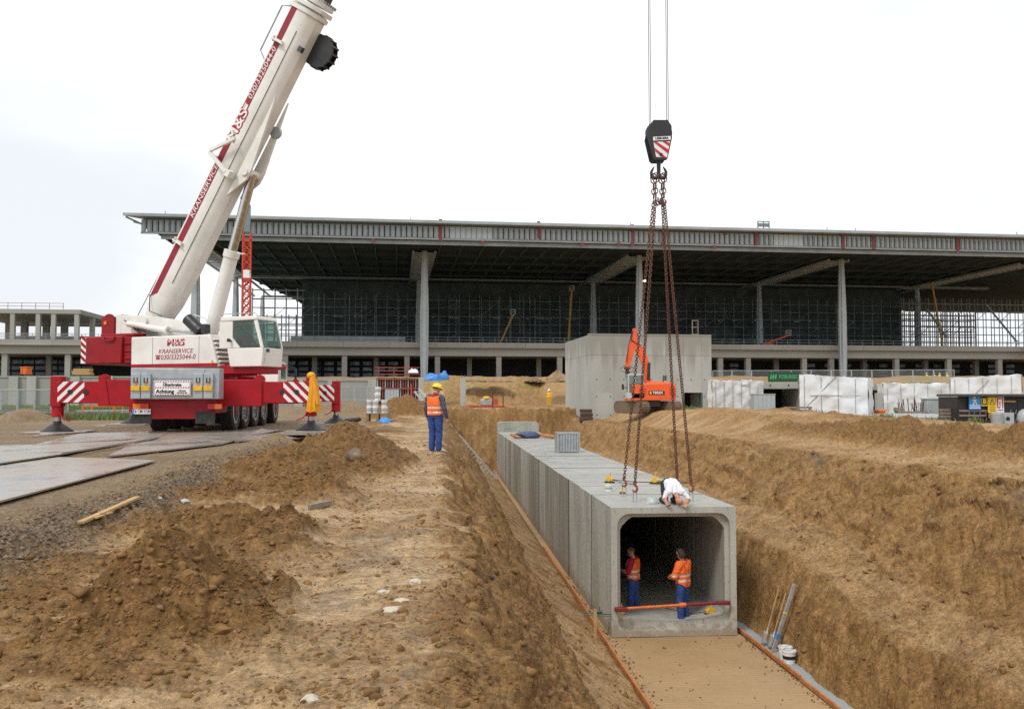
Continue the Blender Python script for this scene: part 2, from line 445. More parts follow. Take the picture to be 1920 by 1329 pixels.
def concrete(name, base, dark, wet=0.0, streak=0.5, scale=1.0, pores=0.0, coord='Object', rust=0.0, vary=True, mud=0.0, drip=None):
    m, nt, p = newmat(name)
    v = coords(nt, coord)
    vs_ = coords(nt, coord, (1.9 * scale, 1.9 * scale, 0.30 * scale))     # rain runs down the face
    if vary:
        oi = nt.nodes.new('ShaderNodeObjectInfo'); mpv = nt.nodes.new('ShaderNodeMapping'); cmb = nt.nodes.new('ShaderNodeCombineXYZ')
        for k_ in range(3): nt.links.new(mth(nt, 'MULTIPLY', oi.outputs['Random'], 37.0 + 11 * k_), cmb.inputs[k_])
        def shift(vec):
            a_ = nt.nodes.new('ShaderNodeVectorMath'); nt.links.new(vec, a_.inputs[0]); nt.links.new(cmb.outputs[0], a_.inputs[1]); return a_.outputs[0]
        v = shift(v); vs_ = shift(vs_)
    big = noise(nt, v, 0.7 * scale, 6, 0.6)
    c = ramp(nt, big, [(0.3, tuple(x * 0.82 for x in base)), (0.7, tuple(min(1, x * 1.10) for x in base))])
    st = ramp(nt, noise(nt, vs_, 1.0, 2.5, 0.5), [(0.43, 0.0), (0.60, streak)])
    c = mixc(nt, st, c, dark)
    if vary: c = mixc(nt, ramp(nt, oi.outputs['Random'], [(0.0, 0.0), (1.0, 0.6)]), c, (base[0] * .58, base[1] * .54, base[2] * .48))
    fine = noise(nt, v, 28 * scale, 5, 0.7)
    c = mixc(nt, 0.35, c, ramp(nt, fine, [(0.3, tuple(x * 0.8 for x in base)), (0.7, tuple(min(1, x * 1.12) for x in base))]))
    if pores:
        vp = coords(nt, coord, (26 * scale, 26 * scale, 7 * scale))
        pr = ramp(nt, noise(nt, vp, 1.0, 3, 0.5), [(0.60, 0.0), (0.66, pores)])
        c = mixc(nt, pr, c, tuple(x * 0.35 for x in dark))
    if rust:
        rf = ramp(nt, noise(nt, v, 0.9 * scale, 3, 0.5), [(0.60, 0.0), (0.72, rust)])
        c = mixc(nt, rf, c, (0.42, 0.20, 0.10))
    if mud or drip:
        sx_ = nt.nodes.new('ShaderNodeSeparateXYZ'); nt.links.new(coords(nt, 'Object'), sx_.inputs[0]); zz_ = sx_.outputs['Z']
    if mud:      # splashed soil along the foot
        mf = ramp(nt, mth(nt, 'SUBTRACT', mth(nt, 'MULTIPLY', noise(nt, v, 5, 6, 0.7), 1.5), mth(nt, 'MULTIPLY', zz_, 0.9)), [(0.42, 0.0), (0.62, mud)])
        c = mixc(nt, mf, c, (0.24, 0.165, 0.09))
    if drip:     # runs of rain stain hanging from the top edge
        df = ramp(nt, mth(nt, 'ADD', mth(nt, 'DIVIDE', mth(nt, 'SUBTRACT', zz_, drip[0]), drip[1] - drip[0]), mth(nt, 'MULTIPLY', noise(nt, coords(nt, 'Object', (1.6, 1.6, .12)), 1.0, 4, .6), 2.4)), [(0.0, 0.0), (1.0, 0.65)]) if False else ramp(nt, mth(nt, 'DIVIDE', mth(nt, 'ADD', mth(nt, 'DIVIDE', mth(nt, 'SUBTRACT', zz_, drip[0]), drip[1] - drip[0]), mth(nt, 'MULTIPLY', noise(nt, coords(nt, 'Object', (1.6, 1.6, .12)), 1.0, 4, .6), 2.4)), 3.4), [(0.50, 0.0), (0.62, 0.65)])
        c = mixc(nt, df, c, dark)
    nt.links.new(c, p.inputs['Base Color'])
    rg = ramp(nt, noise(nt, v, 1.3 * scale, 5, 0.6), [(0.35, 0.85 - 0.72 * wet), (0.62, 0.9 - 0.35 * wet)])
    nt.links.new(rg, p.inputs['Roughness'])
    bump(nt, p, mth(nt, 'ADD', fine, mth(nt, 'MULTIPLY', big, 2.0)), 0.25 * (1 - 0.7 * wet), 0.01)
concrete('concrete_side', (0.43, 0.43, 0.39), (0.19, 0.172, 0.135), 0.0, 0.8, 1.0, 0.9, mud=0.7)
concrete('concrete_wet', (0.31, 0.30, 0.26), (0.125, 0.108, 0.082), 0.25, 0.9, 1.0, 0.7, mud=0.7)
concrete('concrete_end', (0.47, 0.47, 0.42), (0.28, 0.265, 0.225), 0.0, 0.45, 1.0, 0.4, mud=0.55)
concrete('concrete_top', (0.37, 0.375, 0.34), (0.24, 0.235, 0.20), 0.85, 0.35, 1.0, 0.0, rust=0.25)
concrete('concrete_inner', (0.42, 0.41, 0.37), (0.12, 0.11, 0.095), 0.15, 0.5, 1.0, 0.3)
concrete('concrete_far', (0.38, 0.385, 0.35), (0.22, 0.215, 0.185), 0.0, 0.5, 0.35, 0.0)
concrete('concrete_block', (0.44, 0.455, 0.42), (0.24, 0.225, 0.19), 0.0, 0.5, 0.40, 0.1, drip=(3.6, 6.4), mud=0.5)
concrete('concrete_podium', (0.40, 0.40, 0.365), (0.27, 0.265, 0.24), 0.0, 0.4, 0.12, 0.0)
concrete('concrete_wall', (0.36, 0.37, 0.345), (0.23, 0.225, 0.2), 0.0, 0.5, 0.3, 0.0)
concrete('concrete_slab', (0.38, 0.39, 0.37), (0.28, 0.27, 0.24), 0.8, 0.1, 0.4, 0.0)
concrete('blinding', (0.36, 0.38, 0.385), (0.24, 0.24, 0.22), 0.4, 0.3, 1.4, 0.0)

def steel_plate():
    m, nt, p = newmat('road_plate')
    v = coords(nt, 'World')
    a = noise(nt, v, 0.9, 7, 0.62); b = noise(nt, v, 5.0, 5, 0.65)
    c = ramp(nt, a, [(0.35, (0.27, 0.275, 0.275)), (0.50, (0.30, 0.285, 0.26)), (0.66, (0.30, 0.225, 0.145))])
    c = mixc(nt, ramp(nt, b, [(0.46, 0.0), (0.66, 0.85)]), c, (0.27, 0.19, 0.115))
    nt.links.new(c, p.inputs['Base Color'])
    nt.links.new(ramp(nt, mth(nt, 'ADD', mth(nt, 'MULTIPLY', a, 0.6), mth(nt, 'MULTIPLY', b, 0.4)), [(0.42, 0.14), (0.60, 0.42)]), p.inputs['Roughness'])
    p.inputs['Specular IOR Level'].default_value = 0.8
    bump(nt, p, b, 0.12, 0.01)
steel_plate()

def sand_floor():
    m, nt, p = newmat('sand_screed')
    v = coords(nt, 'World')
    a = noise(nt, v, 1.2, 6, 0.6); f = noise(nt, v, 60, 4, 0.7)
    c = ramp(nt, a, [(0.3, (0.33, 0.205, 0.092)), (0.7, (0.42, 0.27, 0.13))])
    c = mixc(nt, 0.35, c, ramp(nt, f, [(0.3, (0.22, 0.135, 0.066)), (0.7, (0.44, 0.285, 0.15))]))
    wv = nnode(nt, 'ShaderNodeTexWave', Scale=2.2, Distortion=2.5, Detail=3.0); wv.bands_direction = 'Y'; nt.links.new(v, wv.inputs['Vector'])
    c = mixc(nt, ramp(nt, noise(nt, v, 7, 5, 0.7), [(0.56, 0.0), (0.70, 0.5)]), c, (0.20, 0.115, 0.05))
    nt.links.new(c, p.inputs['Base Color']); p.inputs['Roughness'].default_value = 0.62
    b0 = bump(nt, None, f, 0.3, 0.006)
    bump(nt, p, mth(nt, 'ADD', wv.outputs['Fac'], mth(nt, 'MULTIPLY', a, 3.0)), 0.25, 0.02, b0)
sand_floor()

def mud():
    """terrain: colours are the soils themselves (grey gravel, dark clay, pale sand), chosen by a zone attribute"""
    m, nt, p = newmat('mud_ground')
    v = coords(nt, 'World')
    at_ = nt.nodes.new('ShaderNodeAttribute'); at_.attribute_name = 'zone'
    sp = nt.nodes.new('ShaderNodeSeparateColor'); nt.links.new(at_.outputs['Color'], sp.inputs['Color'])
    gravel, dark, sand = sp.outputs[0], sp.outputs[1], sp.outputs[2]
    at2 = nt.nodes.new('ShaderNodeAttribute'); at2.attribute_name = 'zone_b'
    sp2 = nt.nodes.new('ShaderNodeSeparateColor'); nt.links.new(at2.outputs['Color'], sp2.inputs['Color'])
    grass_, road, strata = sp2.outputs[0], sp2.outputs[1], sp2.outputs[2]
    n1 = noise(nt, v, 0.55, 7, 0.62); n2 = noise(nt, v, 4.5, 6, 0.65); n3 = noise(nt, v, 45, 4, 0.7)
    c = ramp(nt, n2, [(0.28, (0.218, 0.120, 0.047)), (0.72, (0.395, 0.246, 0.113))])
    c = mixc(nt, ramp(nt, n1, [(0.42, 0.0), (0.75, 0.5)]), c, (0.30, 0.168, 0.068))
    c = mixc(nt, sand, c, ramp(nt, n2, [(0.3, (0.385, 0.252, 0.128)), (0.7, (0.54, 0.388, 0.232))]))
    c = mixc(nt, dark, c, ramp(nt, n2, [(0.3, (0.115, 0.060, 0.022)), (0.7, (0.255, 0.144, 0.058))]))
    c = mixc(nt, strata, c, ramp(nt, n2, [(0.35, (0.075, 0.068, 0.060)), (0.7, (0.18, 0.15, 0.115))]))
    c = mixc(nt, gravel, c, ramp(nt, noise(nt, v, 26, 3, 0.7), [(0.3, (0.11, 0.082, 0.054)), (0.55, (0.20, 0.155, 0.108)), (0.75, (0.30, 0.25, 0.19))]))
    c = mixc(nt, road, c, ramp(nt, n1, [(0.3, (0.185, 0.132, 0.082)), (0.7, (0.28, 0.205, 0.128))]))
    c = mixc(nt, grass_, c, ramp(nt, n2, [(0.3, (0.09, 0.14, 0.025)), (0.7, (0.18, 0.25, 0.06))]))
    # damp and dry crumbs
    nm = noise(nt, v, 10, 6, 0.75); nm2 = noise(nt, v, 26, 4, 0.7)
    c = mixc(nt, 1.0, c, ramp(nt, nm, [(0.36, 0.60), (0.50, 1.0), (0.66, 1.28)]), 'MULTIPLY')
    c = mixc(nt, 1.0, c, ramp(nt, nm2, [(0.36, 0.72), (0.62, 1.16)]), 'MULTIPLY')
    # grain and pebbles
    c = mixc(nt, 0.45, c, mixc(nt, 1.0, c, ramp(nt, n3, [(0.3, 0.62), (0.7, 1.35)]), 'MULTIPLY'))
    vor = nnode(nt, 'ShaderNodeTexVoronoi', Scale=9.0); nt.links.new(v, vor.inputs['Vector'])
    peb = ramp(nt, vor.outputs['Distance'], [(0.06, 0.55), (0.10, 0.0)])
    c = mixc(nt, peb, c, ramp(nt, noise(nt, v, 3.1, 2), [(0.4, (0.12, 0.10, 0.08)), (0.6, (0.50, 0.45, 0.38))]))
    hs = nnode(nt, 'ShaderNodeHueSaturation', Saturation=1.05, Value=1.08); nt.links.new(c, hs.inputs['Color']); c = hs.outputs['Color']
    nt.links.new(c, p.inputs['Base Color'])
    r = ramp(nt, n2, [(0.3, 0.6), (0.7, 0.9)])
    r = mixc(nt, sand, r, ramp(nt, n1, [(0.35, 0.38), (0.6, 0.7)]))
    nt.links.new(r, p.inputs['Roughness'])
    p.inputs['Specular IOR Level'].default_value = 0.2
    b1 = bump(nt, None, n3, 0.6, 0.015)
    n4 = noise(nt, v, 12, 6, 0.72)
    bump(nt, p, n4, 0.9, 0.07, b1)
mud()
# ---------------------------------------------------------------- noise fields (numpy)
_P = np.random.RandomState(3).permutation(4096).astype(np.int64)
_A = np.random.RandomState(5).rand(4096) * 2 * np.pi
_GX, _GY = np.cos(_A), np.sin(_A)
_J1 = np.random.RandomState(8).rand(4096); _J2 = np.random.RandomState(9).rand(4096)
def _h(i, j): return _P[(i + _P[j & 4095]) & 4095]
def perlin(x, y):
    xi = np.floor(x).astype(np.int64); yi = np.floor(y).astype(np.int64)
    fx = x - xi; fy = y - yi
    u = fx * fx * fx * (fx * (fx * 6 - 15) + 10); v = fy * fy * fy * (fy * (fy * 6 - 15) + 10)
    def g(a, b):
        k = _h(xi + a, yi + b); return _GX[k] * (fx - a) + _GY[k] * (fy - b)
    return ((g(0, 0) * (1 - u) + g(1, 0) * u) * (1 - v) + (g(0, 1) * (1 - u) + g(1, 1) * u) * v) * 1.5
def fbm(x, y, s, o=4, g=0.5, off=0.0):
    r = 0; a = 1.0; f = 1.0 / s; tot = 0
    for k in range(o):
        r = r + a * perlin(x * f + off + 17.3 * k, y * f + off * 0.7 + 9.1 * k); tot += a; a *= g; f *= 2.03
    return r / tot
def billow(x, y, s, o=3, off=0.0):
    r = 0; a = 1.0; f = 1.0 / s; tot = 0
    for k in range(o):
        r = r + a * (1 - 2 * np.abs(perlin(x * f + off + 5.7 * k, y * f + off + 3.3 * k))); tot += a; a *= .5; f *= 2.1
    return r / tot
def worley(x, y, s, off=0):
    x = x / s + off; y = y / s + off * 1.3
    xi = np.floor(x).astype(np.int64); yi = np.floor(y).astype(np.int64)
    d = np.full(np.shape(x), 9.0)
    for a in (-1, 0, 1):
        for b in (-1, 0, 1):
            k = _h(xi + a, yi + b)
            q = (xi + a + _J1[k] - x) ** 2 + (yi + b + _J2[k] - y) ** 2
            d = np.minimum(d, q)
    return np.sqrt(d)
def ss(a, b, x):
    t = np.clip((x - a) / (b - a), 0, 1); return t * t * (3 - 2 * t)

# ---------------------------------------------------------------- trench and terrain
YC = 22.3                                    # distance of the culvert mouth
PL = at(1146.8, 1194.6, YC); PT = at(1149, 951.5, YC)
ZF = PL.z                                    # trench floor under the culvert
CH = PT.z - PL.z                             # culvert height
AX = -0.076                                  # trench axis: dx per dy
XL0 = PL.x
CW = (xat(1378, YC + 0.23) - XL0)            # culvert width
def XL(y): return XL0 + AX * (y - YC)
YEND = 71.0
MOUNDS = [  # x, y, h, rx, ry, sharp
    (-2.20, 6.05, 0.50, 0.66, 0.85, 1.0), (-1.80, 5.75, 0.16, 0.5, 0.5, 1.0), (-2.5, 5.5, 0.14, 0.45, 0.5, 1.0),
    (-2.95, 9.4, 0.26, 1.0, 0.45, 1.0), (-2.25, 8.8, 0.12, 0.6, 0.35, 1.0), (-3.7, 10.4, 0.10, .7, .5, 1.0),
    (-3.55, 19.8, 0.80, 1.35, 2.0, 1.0), (-3.9, 16.5, 0.50, 1.4, 1.6, 1.0), (-3.0, 17.4, 0.42, .9, 1.5, 1.0), (-4.3, 22.5, 0.55, 1.2, 1.8, 1.0),
    (-3.2, 13.4, 0.28, 1.3, 0.8, 1.0), (-4.2, 13.0, 0.2, 1.0, 1.0, 1.0),
    (-24.6, 40.0, 0.40, 2.0, 1.3, 1.0), (-21.2, 39.6, 0.55, 1.7, 1.1, 1.0),
    (-6.0, 51.0, 1.15, 2.3, 1.8, 1.0), (-10.5, 56.0, 0.8, 3.2, 2.0, 1.0), (-3.6, 57.0, 0.8, 2.6, 1.6, 1.0),
]
DX = [0]
def terrain(x, y, detail=True):
    t = x - XL(y)
    # plateau left of the trench
    xr = -4.35 - 0.085 * (y - 8) + 0.35 * perlin(y / 3.0, y * 0 + 4.4)
    road = 1 - ss(xr - 0.75, xr + 0.15, x)
    zl = 0.0 + 0.36 * ss(25, 58, y)
    zroad = 0.27 + 0.12 * ss(9, 27, y)
    zl = zl * (1 - road) + zroad * road
    zl = zl + 0.11 * fbm(x, y, 3.2, 3, off=2.0) * (1 - 0.75 * road) * (1 - ss(60, 80, y) * .5)
    mound = 0 * x
    wx = x + 0.55 * fbm(x, y, 0.9, 4, .6, off=31); wy = y + 0.55 * fbm(x, y, 0.9, 4, .6, off=57)
    for (mx_, my_, mh, rx, ry, sh) in MOUNDS:
        d = np.sqrt(((wx - mx_) / rx) ** 2 + ((wy - my_) / ry) ** 2)
        m = np.clip(1 - d * 0.85, 0, 1)
        mound = np.maximum(mound, mh * (.5 * m * m * (3 - 2 * m) + .5 * m) * 1.05)
    # plateau right of the trench
    fr_ = ss(34, 52, y)
    zr = -0.30 + 0.85 * ss(0, 1, (t - (9.5 - 1.6 * fr_)) / (6.5 - 4.3 * fr_)) * (1 - 0.75 * ss(8, 24, x - 0.1 * y)) + 0.10 * fbm(x, y, 4.0, 3, off=7)
    ridge = np.exp(-((t - 10.9 - 0.7 * perlin(y / 6.0, y * 0 + 1.7)) / 1.0) ** 2) * (0.50 + 0.75 * fbm(x, y, 2.0, 4, .6, off=12)) * (1 - .75 * ss(30, 44, y)) * (1 - ss(50, 60, y))
    ridge += np.exp(-((t - 13.6) / 0.8) ** 2) * 0.28 * (0.5 + fbm(x, y, 3.0, 2, off=19)) * (1 - ss(45, 60, y))
    zr = zr + np.maximum(ridge, 0)
    # cut profile
    wob = 0.20 * fbm(x * 0.4, y, 2.6, 3, off=3) + 0.06 * fbm(x * .6, y, .7, 2, off=14)
    tl = t + wob
    crest = -3.95 - 0.008 * (y - YC)
    zlc = np.interp(0, [0], [0])
    k = np.clip((tl - crest) / (-1.75 - crest), 0, 1)
    s1 = 0.06 * ss(-0.25, 0.15, tl - crest) + 0.94 * k ** 1.12
    zleft = zl * (1 - s1) + (-3.35) * s1
    k2 = np.clip((tl + 1.75) / 1.45, 0, 1)
    zleft = np.where(tl > -1.75, -3.35 + (ZF + 0.06 + 3.35) * (k2 ** 0.85), zleft)
    fade = ss(40, 55, y)
    wr = 0.26 * fbm(x * .4, y, 3.1, 3, off=41) + 0.10 * fbm(x * .6, y, .8, 2, off=23)
    tr = t + wr + 1.7 * ss(52, 62, y) * ss(3.5, 6.5, t)
    bz = -2.95 + 0.6 * ss(17, 23, y)
    def seg(tt, pts):
        r = pts[0][1] + 0 * tt
        for (a, za), (b, zb) in zip(pts[:-1], pts[1:]):
            f = np.clip((tt - a) / (b - a), 0, 1); r = r + (zb - za) * (f * f * (3 - 2 * f) * .55 + f * .45)
        return r
    floor = ZF - 0.03
    zright = seg(tr, [(3.62, floor + 0 * y), (4.45, bz), (5.6, bz + 0.42), (7.75, zr)])
    ztr = np.where(t < -0.30, zleft, np.where(t > 3.45, zright, floor))
    z = ztr
    inside = ss(-3.9, -3.0, t) * (1 - ss(7.0, 8.2, t))
    ze = np.interp(y + 0.25 * fbm(x, y, 1.5, 3, off=66), [YEND - 0.4, YEND + 0.4, YEND + 3.2, YEND + 3.8], [floor - 1, floor, 0.1, 0.42])
    z = np.where((y > YEND - 1) & (t > -6) & (t < 10), np.maximum(z, np.minimum(ze, 0.42 + 0 * z)), z)
    outl = (1 - ss(-4.4, -3.9, t))
    z = z + mound * (1 - ss(-4.3, -3.7, t))
    # far ground: foundation pit apron, then the raised terrace the terminal stands on
    far = ss(76, 92, y)
    z = z * (1 - far) + (0.35 + 0.25 * fbm(x, y, 6, 3)) * far
    yT = 103 + 0.035 * x + 2.2 * fbm(x, y, 14, 2, off=5)
    terr = ss(yT - 1.5, yT + 10, y) * (1 - 0 * x)
    z = z * (1 - terr) + 3.85 * terr + 0.35 * fbm(x, y, 5, 3, off=71) * terr * (1 - ss(125, 150, y))
    zones = None
    if detail:
        slopeL = ss(-4.1, -3.8, t) * (1 - ss(-1.9, -1.6, t)); apron = ss(-1.9, -1.6, t) * (1 - ss(-0.45, -0.3, t))
        slopeR = ss(3.5, 3.8, t) * (1 - ss(7.6, 8.1, t))
        fl = ss(-0.35, -0.25, t) * (1 - ss(3.4, 3.5, t)) * (1 - ss(YEND, YEND + .5, y))
        bench = ss(4.3, 4.6, tr) * (1 - ss(5.3, 5.9, tr))
        near = 1 - ss(35, 70, y)
        flatL = (1 - ss(-4.1, -3.7, t)) * (1 - road) * (1 - terr)
        rn = fbm(x, y, 1.5, 4, off=81) + 0.35 * fbm(x * 0.6, y * 1.8, .6, 3, off=91)
        # churned patches; smooth sandy flats between them
        rough = ss(-0.10, 0.22, rn + 0.10)
        mnd = ss(0.04, 0.16, mound)
        crestflat = ss(-6.2, -5.2, t) * (1 - ss(-4.3, -3.95, t))
        rough = np.clip(rough * (1 - .55 * crestflat) + mnd, 0, 1)
        w1 = worley(x + .1 * fbm(x, y, .25, 2), y + .1 * fbm(x, y, .25, 2, off=3), 0.16, 2)
        w2 = worley(x + .04 * fbm(x, y, .09, 2, off=5), y + .04 * fbm(x, y, .09, 2, off=9), 0.075, 7)
        w3 = worley(x, y, 0.036, 13)
        crumb = fbm(x, y, .13, 4, .62, off=211)
        k1 = ss(-.1, .2, fbm(x, y, .5, 2, off=261))
        dm = lambda w_: np.sqrt(np.clip(1 - (w_ / .78) ** 2, 0, 1))
        cl = dm(w1) * 0.075 * k1 + dm(w2) * 0.034 + dm(w3) * .014 + .035 * crumb
        lod = 1 - ss(14, 30, y)
        bl = billow(x, y, 0.55, 4, off=6)
        z = z + flatL * rough * (cl * (0.55 + 0.55 * mnd) * (.3 + .7 * lod) + 0.055 * bl * (1 + .5 * mnd) + 0.05 * fbm(x, y, .35, 4, off=11))
        z = z + flatL * (1 - rough) * (0.016 * fbm(x * .5, y * 1.7, .22, 3, off=44) + .012 * crumb * ss(0, .3, fbm(x, y, .8, 2, off=221)))
        # wheel and bucket ruts
        rut = np.exp(-((x + 1.9 + .076 * (y - 10) + .35 * fbm(x, y, 3, 2, off=8)) / .17) ** 2) + np.exp(-((x + 3.5 + .076 * (y - 10) + .3 * fbm(x, y, 3, 2, off=28)) / .2) ** 2)
        z = z - flatL * 0.07 * rut * ss(-.3, .3, fbm(x, y, 2.2, 2, off=51))
        z = z + road * (0.010 * fbm(x * 2, y * .6, .5, 4, off=15) + 0.012 * np.clip(1 - w2 / .8, 0, 1) * lod)
        grav = .85 * np.exp(-((x - xr + 0.2) / 0.36) ** 2) * (1 - ss(21, 27, y)) * ss(-.5, .1, fbm(x, y, .8, 3, off=61) + .35)
        z = z + grav * (0.05 * np.clip(1 - w2 / .8, 0, 1) + 0.045 * np.clip(1 - w1 / .8, 0, 1) + 0.08 * bl + .06) * (1 - mnd)
        # rain runnels and bucket scrapes down the cut faces
        ru = fbm(x * 0.45 + .25 * y, y, 0.6, 4, off=101); ru2 = fbm(x * .5 + .3 * y, y, 0.17, 3, off=111)
        lump = fbm(x, y, 0.7, 5, 0.58, off=121)
        a_ = t * 1.75; cS = fbm(a_, y, .16, 4, .62, off=231); lS = fbm(a_, y, .75, 5, .6, off=241)
        dome = lambda w_: np.sqrt(np.clip(1 - (w_ / .78) ** 2, 0, 1))
        wS = dome(worley(a_ + .12 * cS, y + .12 * lS, .34, 3)); wS2 = dome(worley(a_, y + .05 * cS, .13, 5))
        patch = ss(-.15, .25, fbm(a_, y, 1.6, 3, off=251))
        dispL = 0.07 * ru + .03 * ru2 + 0.22 * lS + .10 * cS + patch * (.10 * wS + .05 * wS2)
        teeth = np.abs(np.sin((y + .35 * a_ + .25 * lS) * np.pi / .27)) ** .6 * ss(.0, .3, fbm(a_ * .5, y, 1.9, 2, off=301))
        led = (a_ + .22 * fbm(a_, y, 1.3, 3, off=311)) / .95; led = led - np.floor(led)
        ledge = ss(0, .18, led) * (1 - led) * ss(-.1, .2, fbm(a_ * .3, y, 2.6, 2, off=321))
        dispR = (1 - bench * .6) * (0.06 * ru + .22 * lS + .07 * cS + .055 * teeth + .20 * ledge + patch * (.05 * wS + .035 * wS2)) + .26 * fbm(x, y, 2.4, 3, off=131)
        DX[0] = slopeL * dispL * .72 - slopeR * dispR * .75
        z = z + slopeL * dispL * .45
        z = z + slopeR * (dispR * .45 + .08 * crumb * bench)
        sl = billow(x, y, 1.1, 3, off=141)
        z = z - slopeR * (1 - bench) * 0.22 * ss(0.5, 0.85, sl) + bench * 0.06 * bl
        tm = np.sin(y * 2 * np.pi / 0.26 + 1.5 * fbm(x, y, 1.2, 2)) * .5 + .5
        z = z + apron * (0.035 * tm * ss(-.9, -.5, t) * ss(-.25, .2, fbm(x, y, 1.4, 2, off=13)) + 0.03 * lump)
        flatR = ss(7.8, 8.4, t) * (1 - terr)
        z = z + flatR * near * (0.09 * bl + 0.10 * lump + .06 * crumb + ss(.08, .3, np.maximum(ridge, 0)) * (.14 * dm(worley(x + .1 * crumb, y, .36, 4)) + .10 * crumb + .06 * dm(w1))) + flatR * (1 - near) * 0.06 * lump
        endw = ss(YEND - .6, YEND + .2, y) * (1 - ss(YEND + 3.4, YEND + 4.2, y)) * ss(-5, -3.5, t) * (1 - ss(7.5, 9, t))
        b_ = y * 1.9; eL = fbm(x, b_, .9, 5, .6, off=281); z = z + endw * (.42 * eL + .22 * fbm(x, b_, .22, 3, off=291) + .2 * dm(worley(x, b_, .5, 9)))
        # soil zones
        dark = np.clip(flatL * (rough * (.45 + .55 * ss(-.3, .3, bl)) * .75 + mnd * .32) + flatR * ss(.08, .3, np.maximum(ridge, 0)) * .75 + slopeL * ss(-.2, .3, lS + .6 * ru + .5 * cS) * .55 + slopeR * ss(-.2, .3, lS + .6 * ru + .5 * cS) * .62 + apron * ss(.0, .3, lump) * .5 + endw * (.35 + .5 * ss(-.2, .3, eL)), 0, .92)
        sand = np.clip(flatL * (1 - rough) * (.45 + .5 * ss(-.2, .25, fbm(x, y, .9, 3, off=151))) + crestflat * .45 * (1 - .5 * rough) + apron * .55 * ss(-.3, .1, -lump) + bench * .3 + flatR * (1 - ss(.05, .2, np.maximum(ridge, 0))) * .55 * ss(-.25, .25, fbm(x * .5, y, 1.2, 3, off=161)), 0, 1)
        sand = np.maximum(sand, ss(YEND + 3, YEND + 4.2, y) * (1 - ss(78, 84, y)) * ss(-12, -8, x) * .8)
        terr_s = terr * .25; sand = np.maximum(sand, terr_s)
        strata = np.clip(slopeR * np.exp(-((tr - 7.45 + .3 * cS) / .22) ** 2) * ss(.0, .35, fbm(x, y, 2.2, 4, off=171) + .3 * cS) * .6, 0, 1)
        strata = np.maximum(strata, flatL * crestflat * ss(.15, .45, fbm(x, y, .9, 3, off=181)) * .35)
        grass_ = ss(-20, -17.5, -1 * (-x)) * 0
        gx = x / np.maximum(y, 1)
        grass_ = ss(41, 43, y) * (1 - ss(90, 93, y)) * (1 - ss(-.43, -.385, gx)) * ss(-.25, .1, fbm(x, y, 3.5, 3, off=191) + .4)
        grass_ = np.maximum(grass_, terr * .45 * ss(-.05, .3, fbm(x, y, 4, 3, off=201)) * (1 - ss(135, 150, y)))
        grass_ = grass_ * (1 - mnd)
        grav2 = np.clip(grav * 1.1, 0, 1) * (1 - mnd)
        rd = road * (1 - grav2) * (1 - grass_)
        zones = (grav2, dark * (1 - rd), sand * (1 - rd) * (1 - grav2), grass_, rd * .95, strata)
        z = z - fl * 0.0
    return z, zones
def hgt(x, y, detail=True):
    a, b = np.array([float(x)]), np.array([float(y)])
    return float(terrain(a, b, detail)[0][0])

def build_terrain():
    ny = 1080
    ys = 2.2 * np.exp(np.linspace(0, math.log(130 / 2.2), ny))
    ys = np.concatenate([[-400, -120, -40, -15, -6, -2, -0.5, 0.6, 1.5], ys, 130 * np.exp(np.linspace(0.05, math.log(3200 / 130), 40))])
    nu = 800
    uc = np.linspace(-0.72, 0.72, nu)
    tail = 0.72 + np.cumsum(0.0025 * 1.35 ** np.arange(1, 24))
    us = np.concatenate([-tail[::-1], uc, tail])
    yy, uu = np.meshgrid(ys, us, indexing='ij')
    sc = np.maximum(np.abs(yy), 2.2)
    x = uu * (sc + 0.6); y = yy
    z, zn = terrain(x, y)
    x = x + DX[0]
    nrow, ncol = x.shape
    me = bpy.data.meshes.new('ground')
    co = np.stack([x, y, z], -1).reshape(-1, 3)
    idx = np.arange(nrow * ncol).reshape(nrow, ncol)
    q = np.stack([idx[:-1, :-1], idx[:-1, 1:], idx[1:, 1:], idx[1:, :-1]], -1).reshape(-1, 4)
    me.vertices.add(len(co)); me.vertices.foreach_set('co', co.ravel())
    me.loops.add(q.size); me.loops.foreach_set('vertex_index', q.ravel())
    me.polygons.add(len(q)); me.polygons.foreach_set('loop_start', np.arange(0, q.size, 4)); me.polygons.foreach_set('loop_total', np.full(len(q), 4))
    me.polygons.foreach_set('use_smooth', np.ones(len(q), bool))
    me.update(calc_edges=True)
    for nm, ch in (('zone', zn[:3]), ('zone_b', zn[3:])):
        a = me.color_attributes.new(nm, 'FLOAT_COLOR', 'POINT')
        c = np.ones((len(co), 4), np.float32)
        for i in range(3): c[:, i] = np.clip(ch[i], 0, 1).ravel()
        a.data.foreach_set('color', c.ravel())
    me.materials.append(M_('mud_ground'))
    o = link('ground', me); tag(o, 'churned tan mud and sand ground with an open trench', None, kind='structure')
    return o
ground = build_terrain()

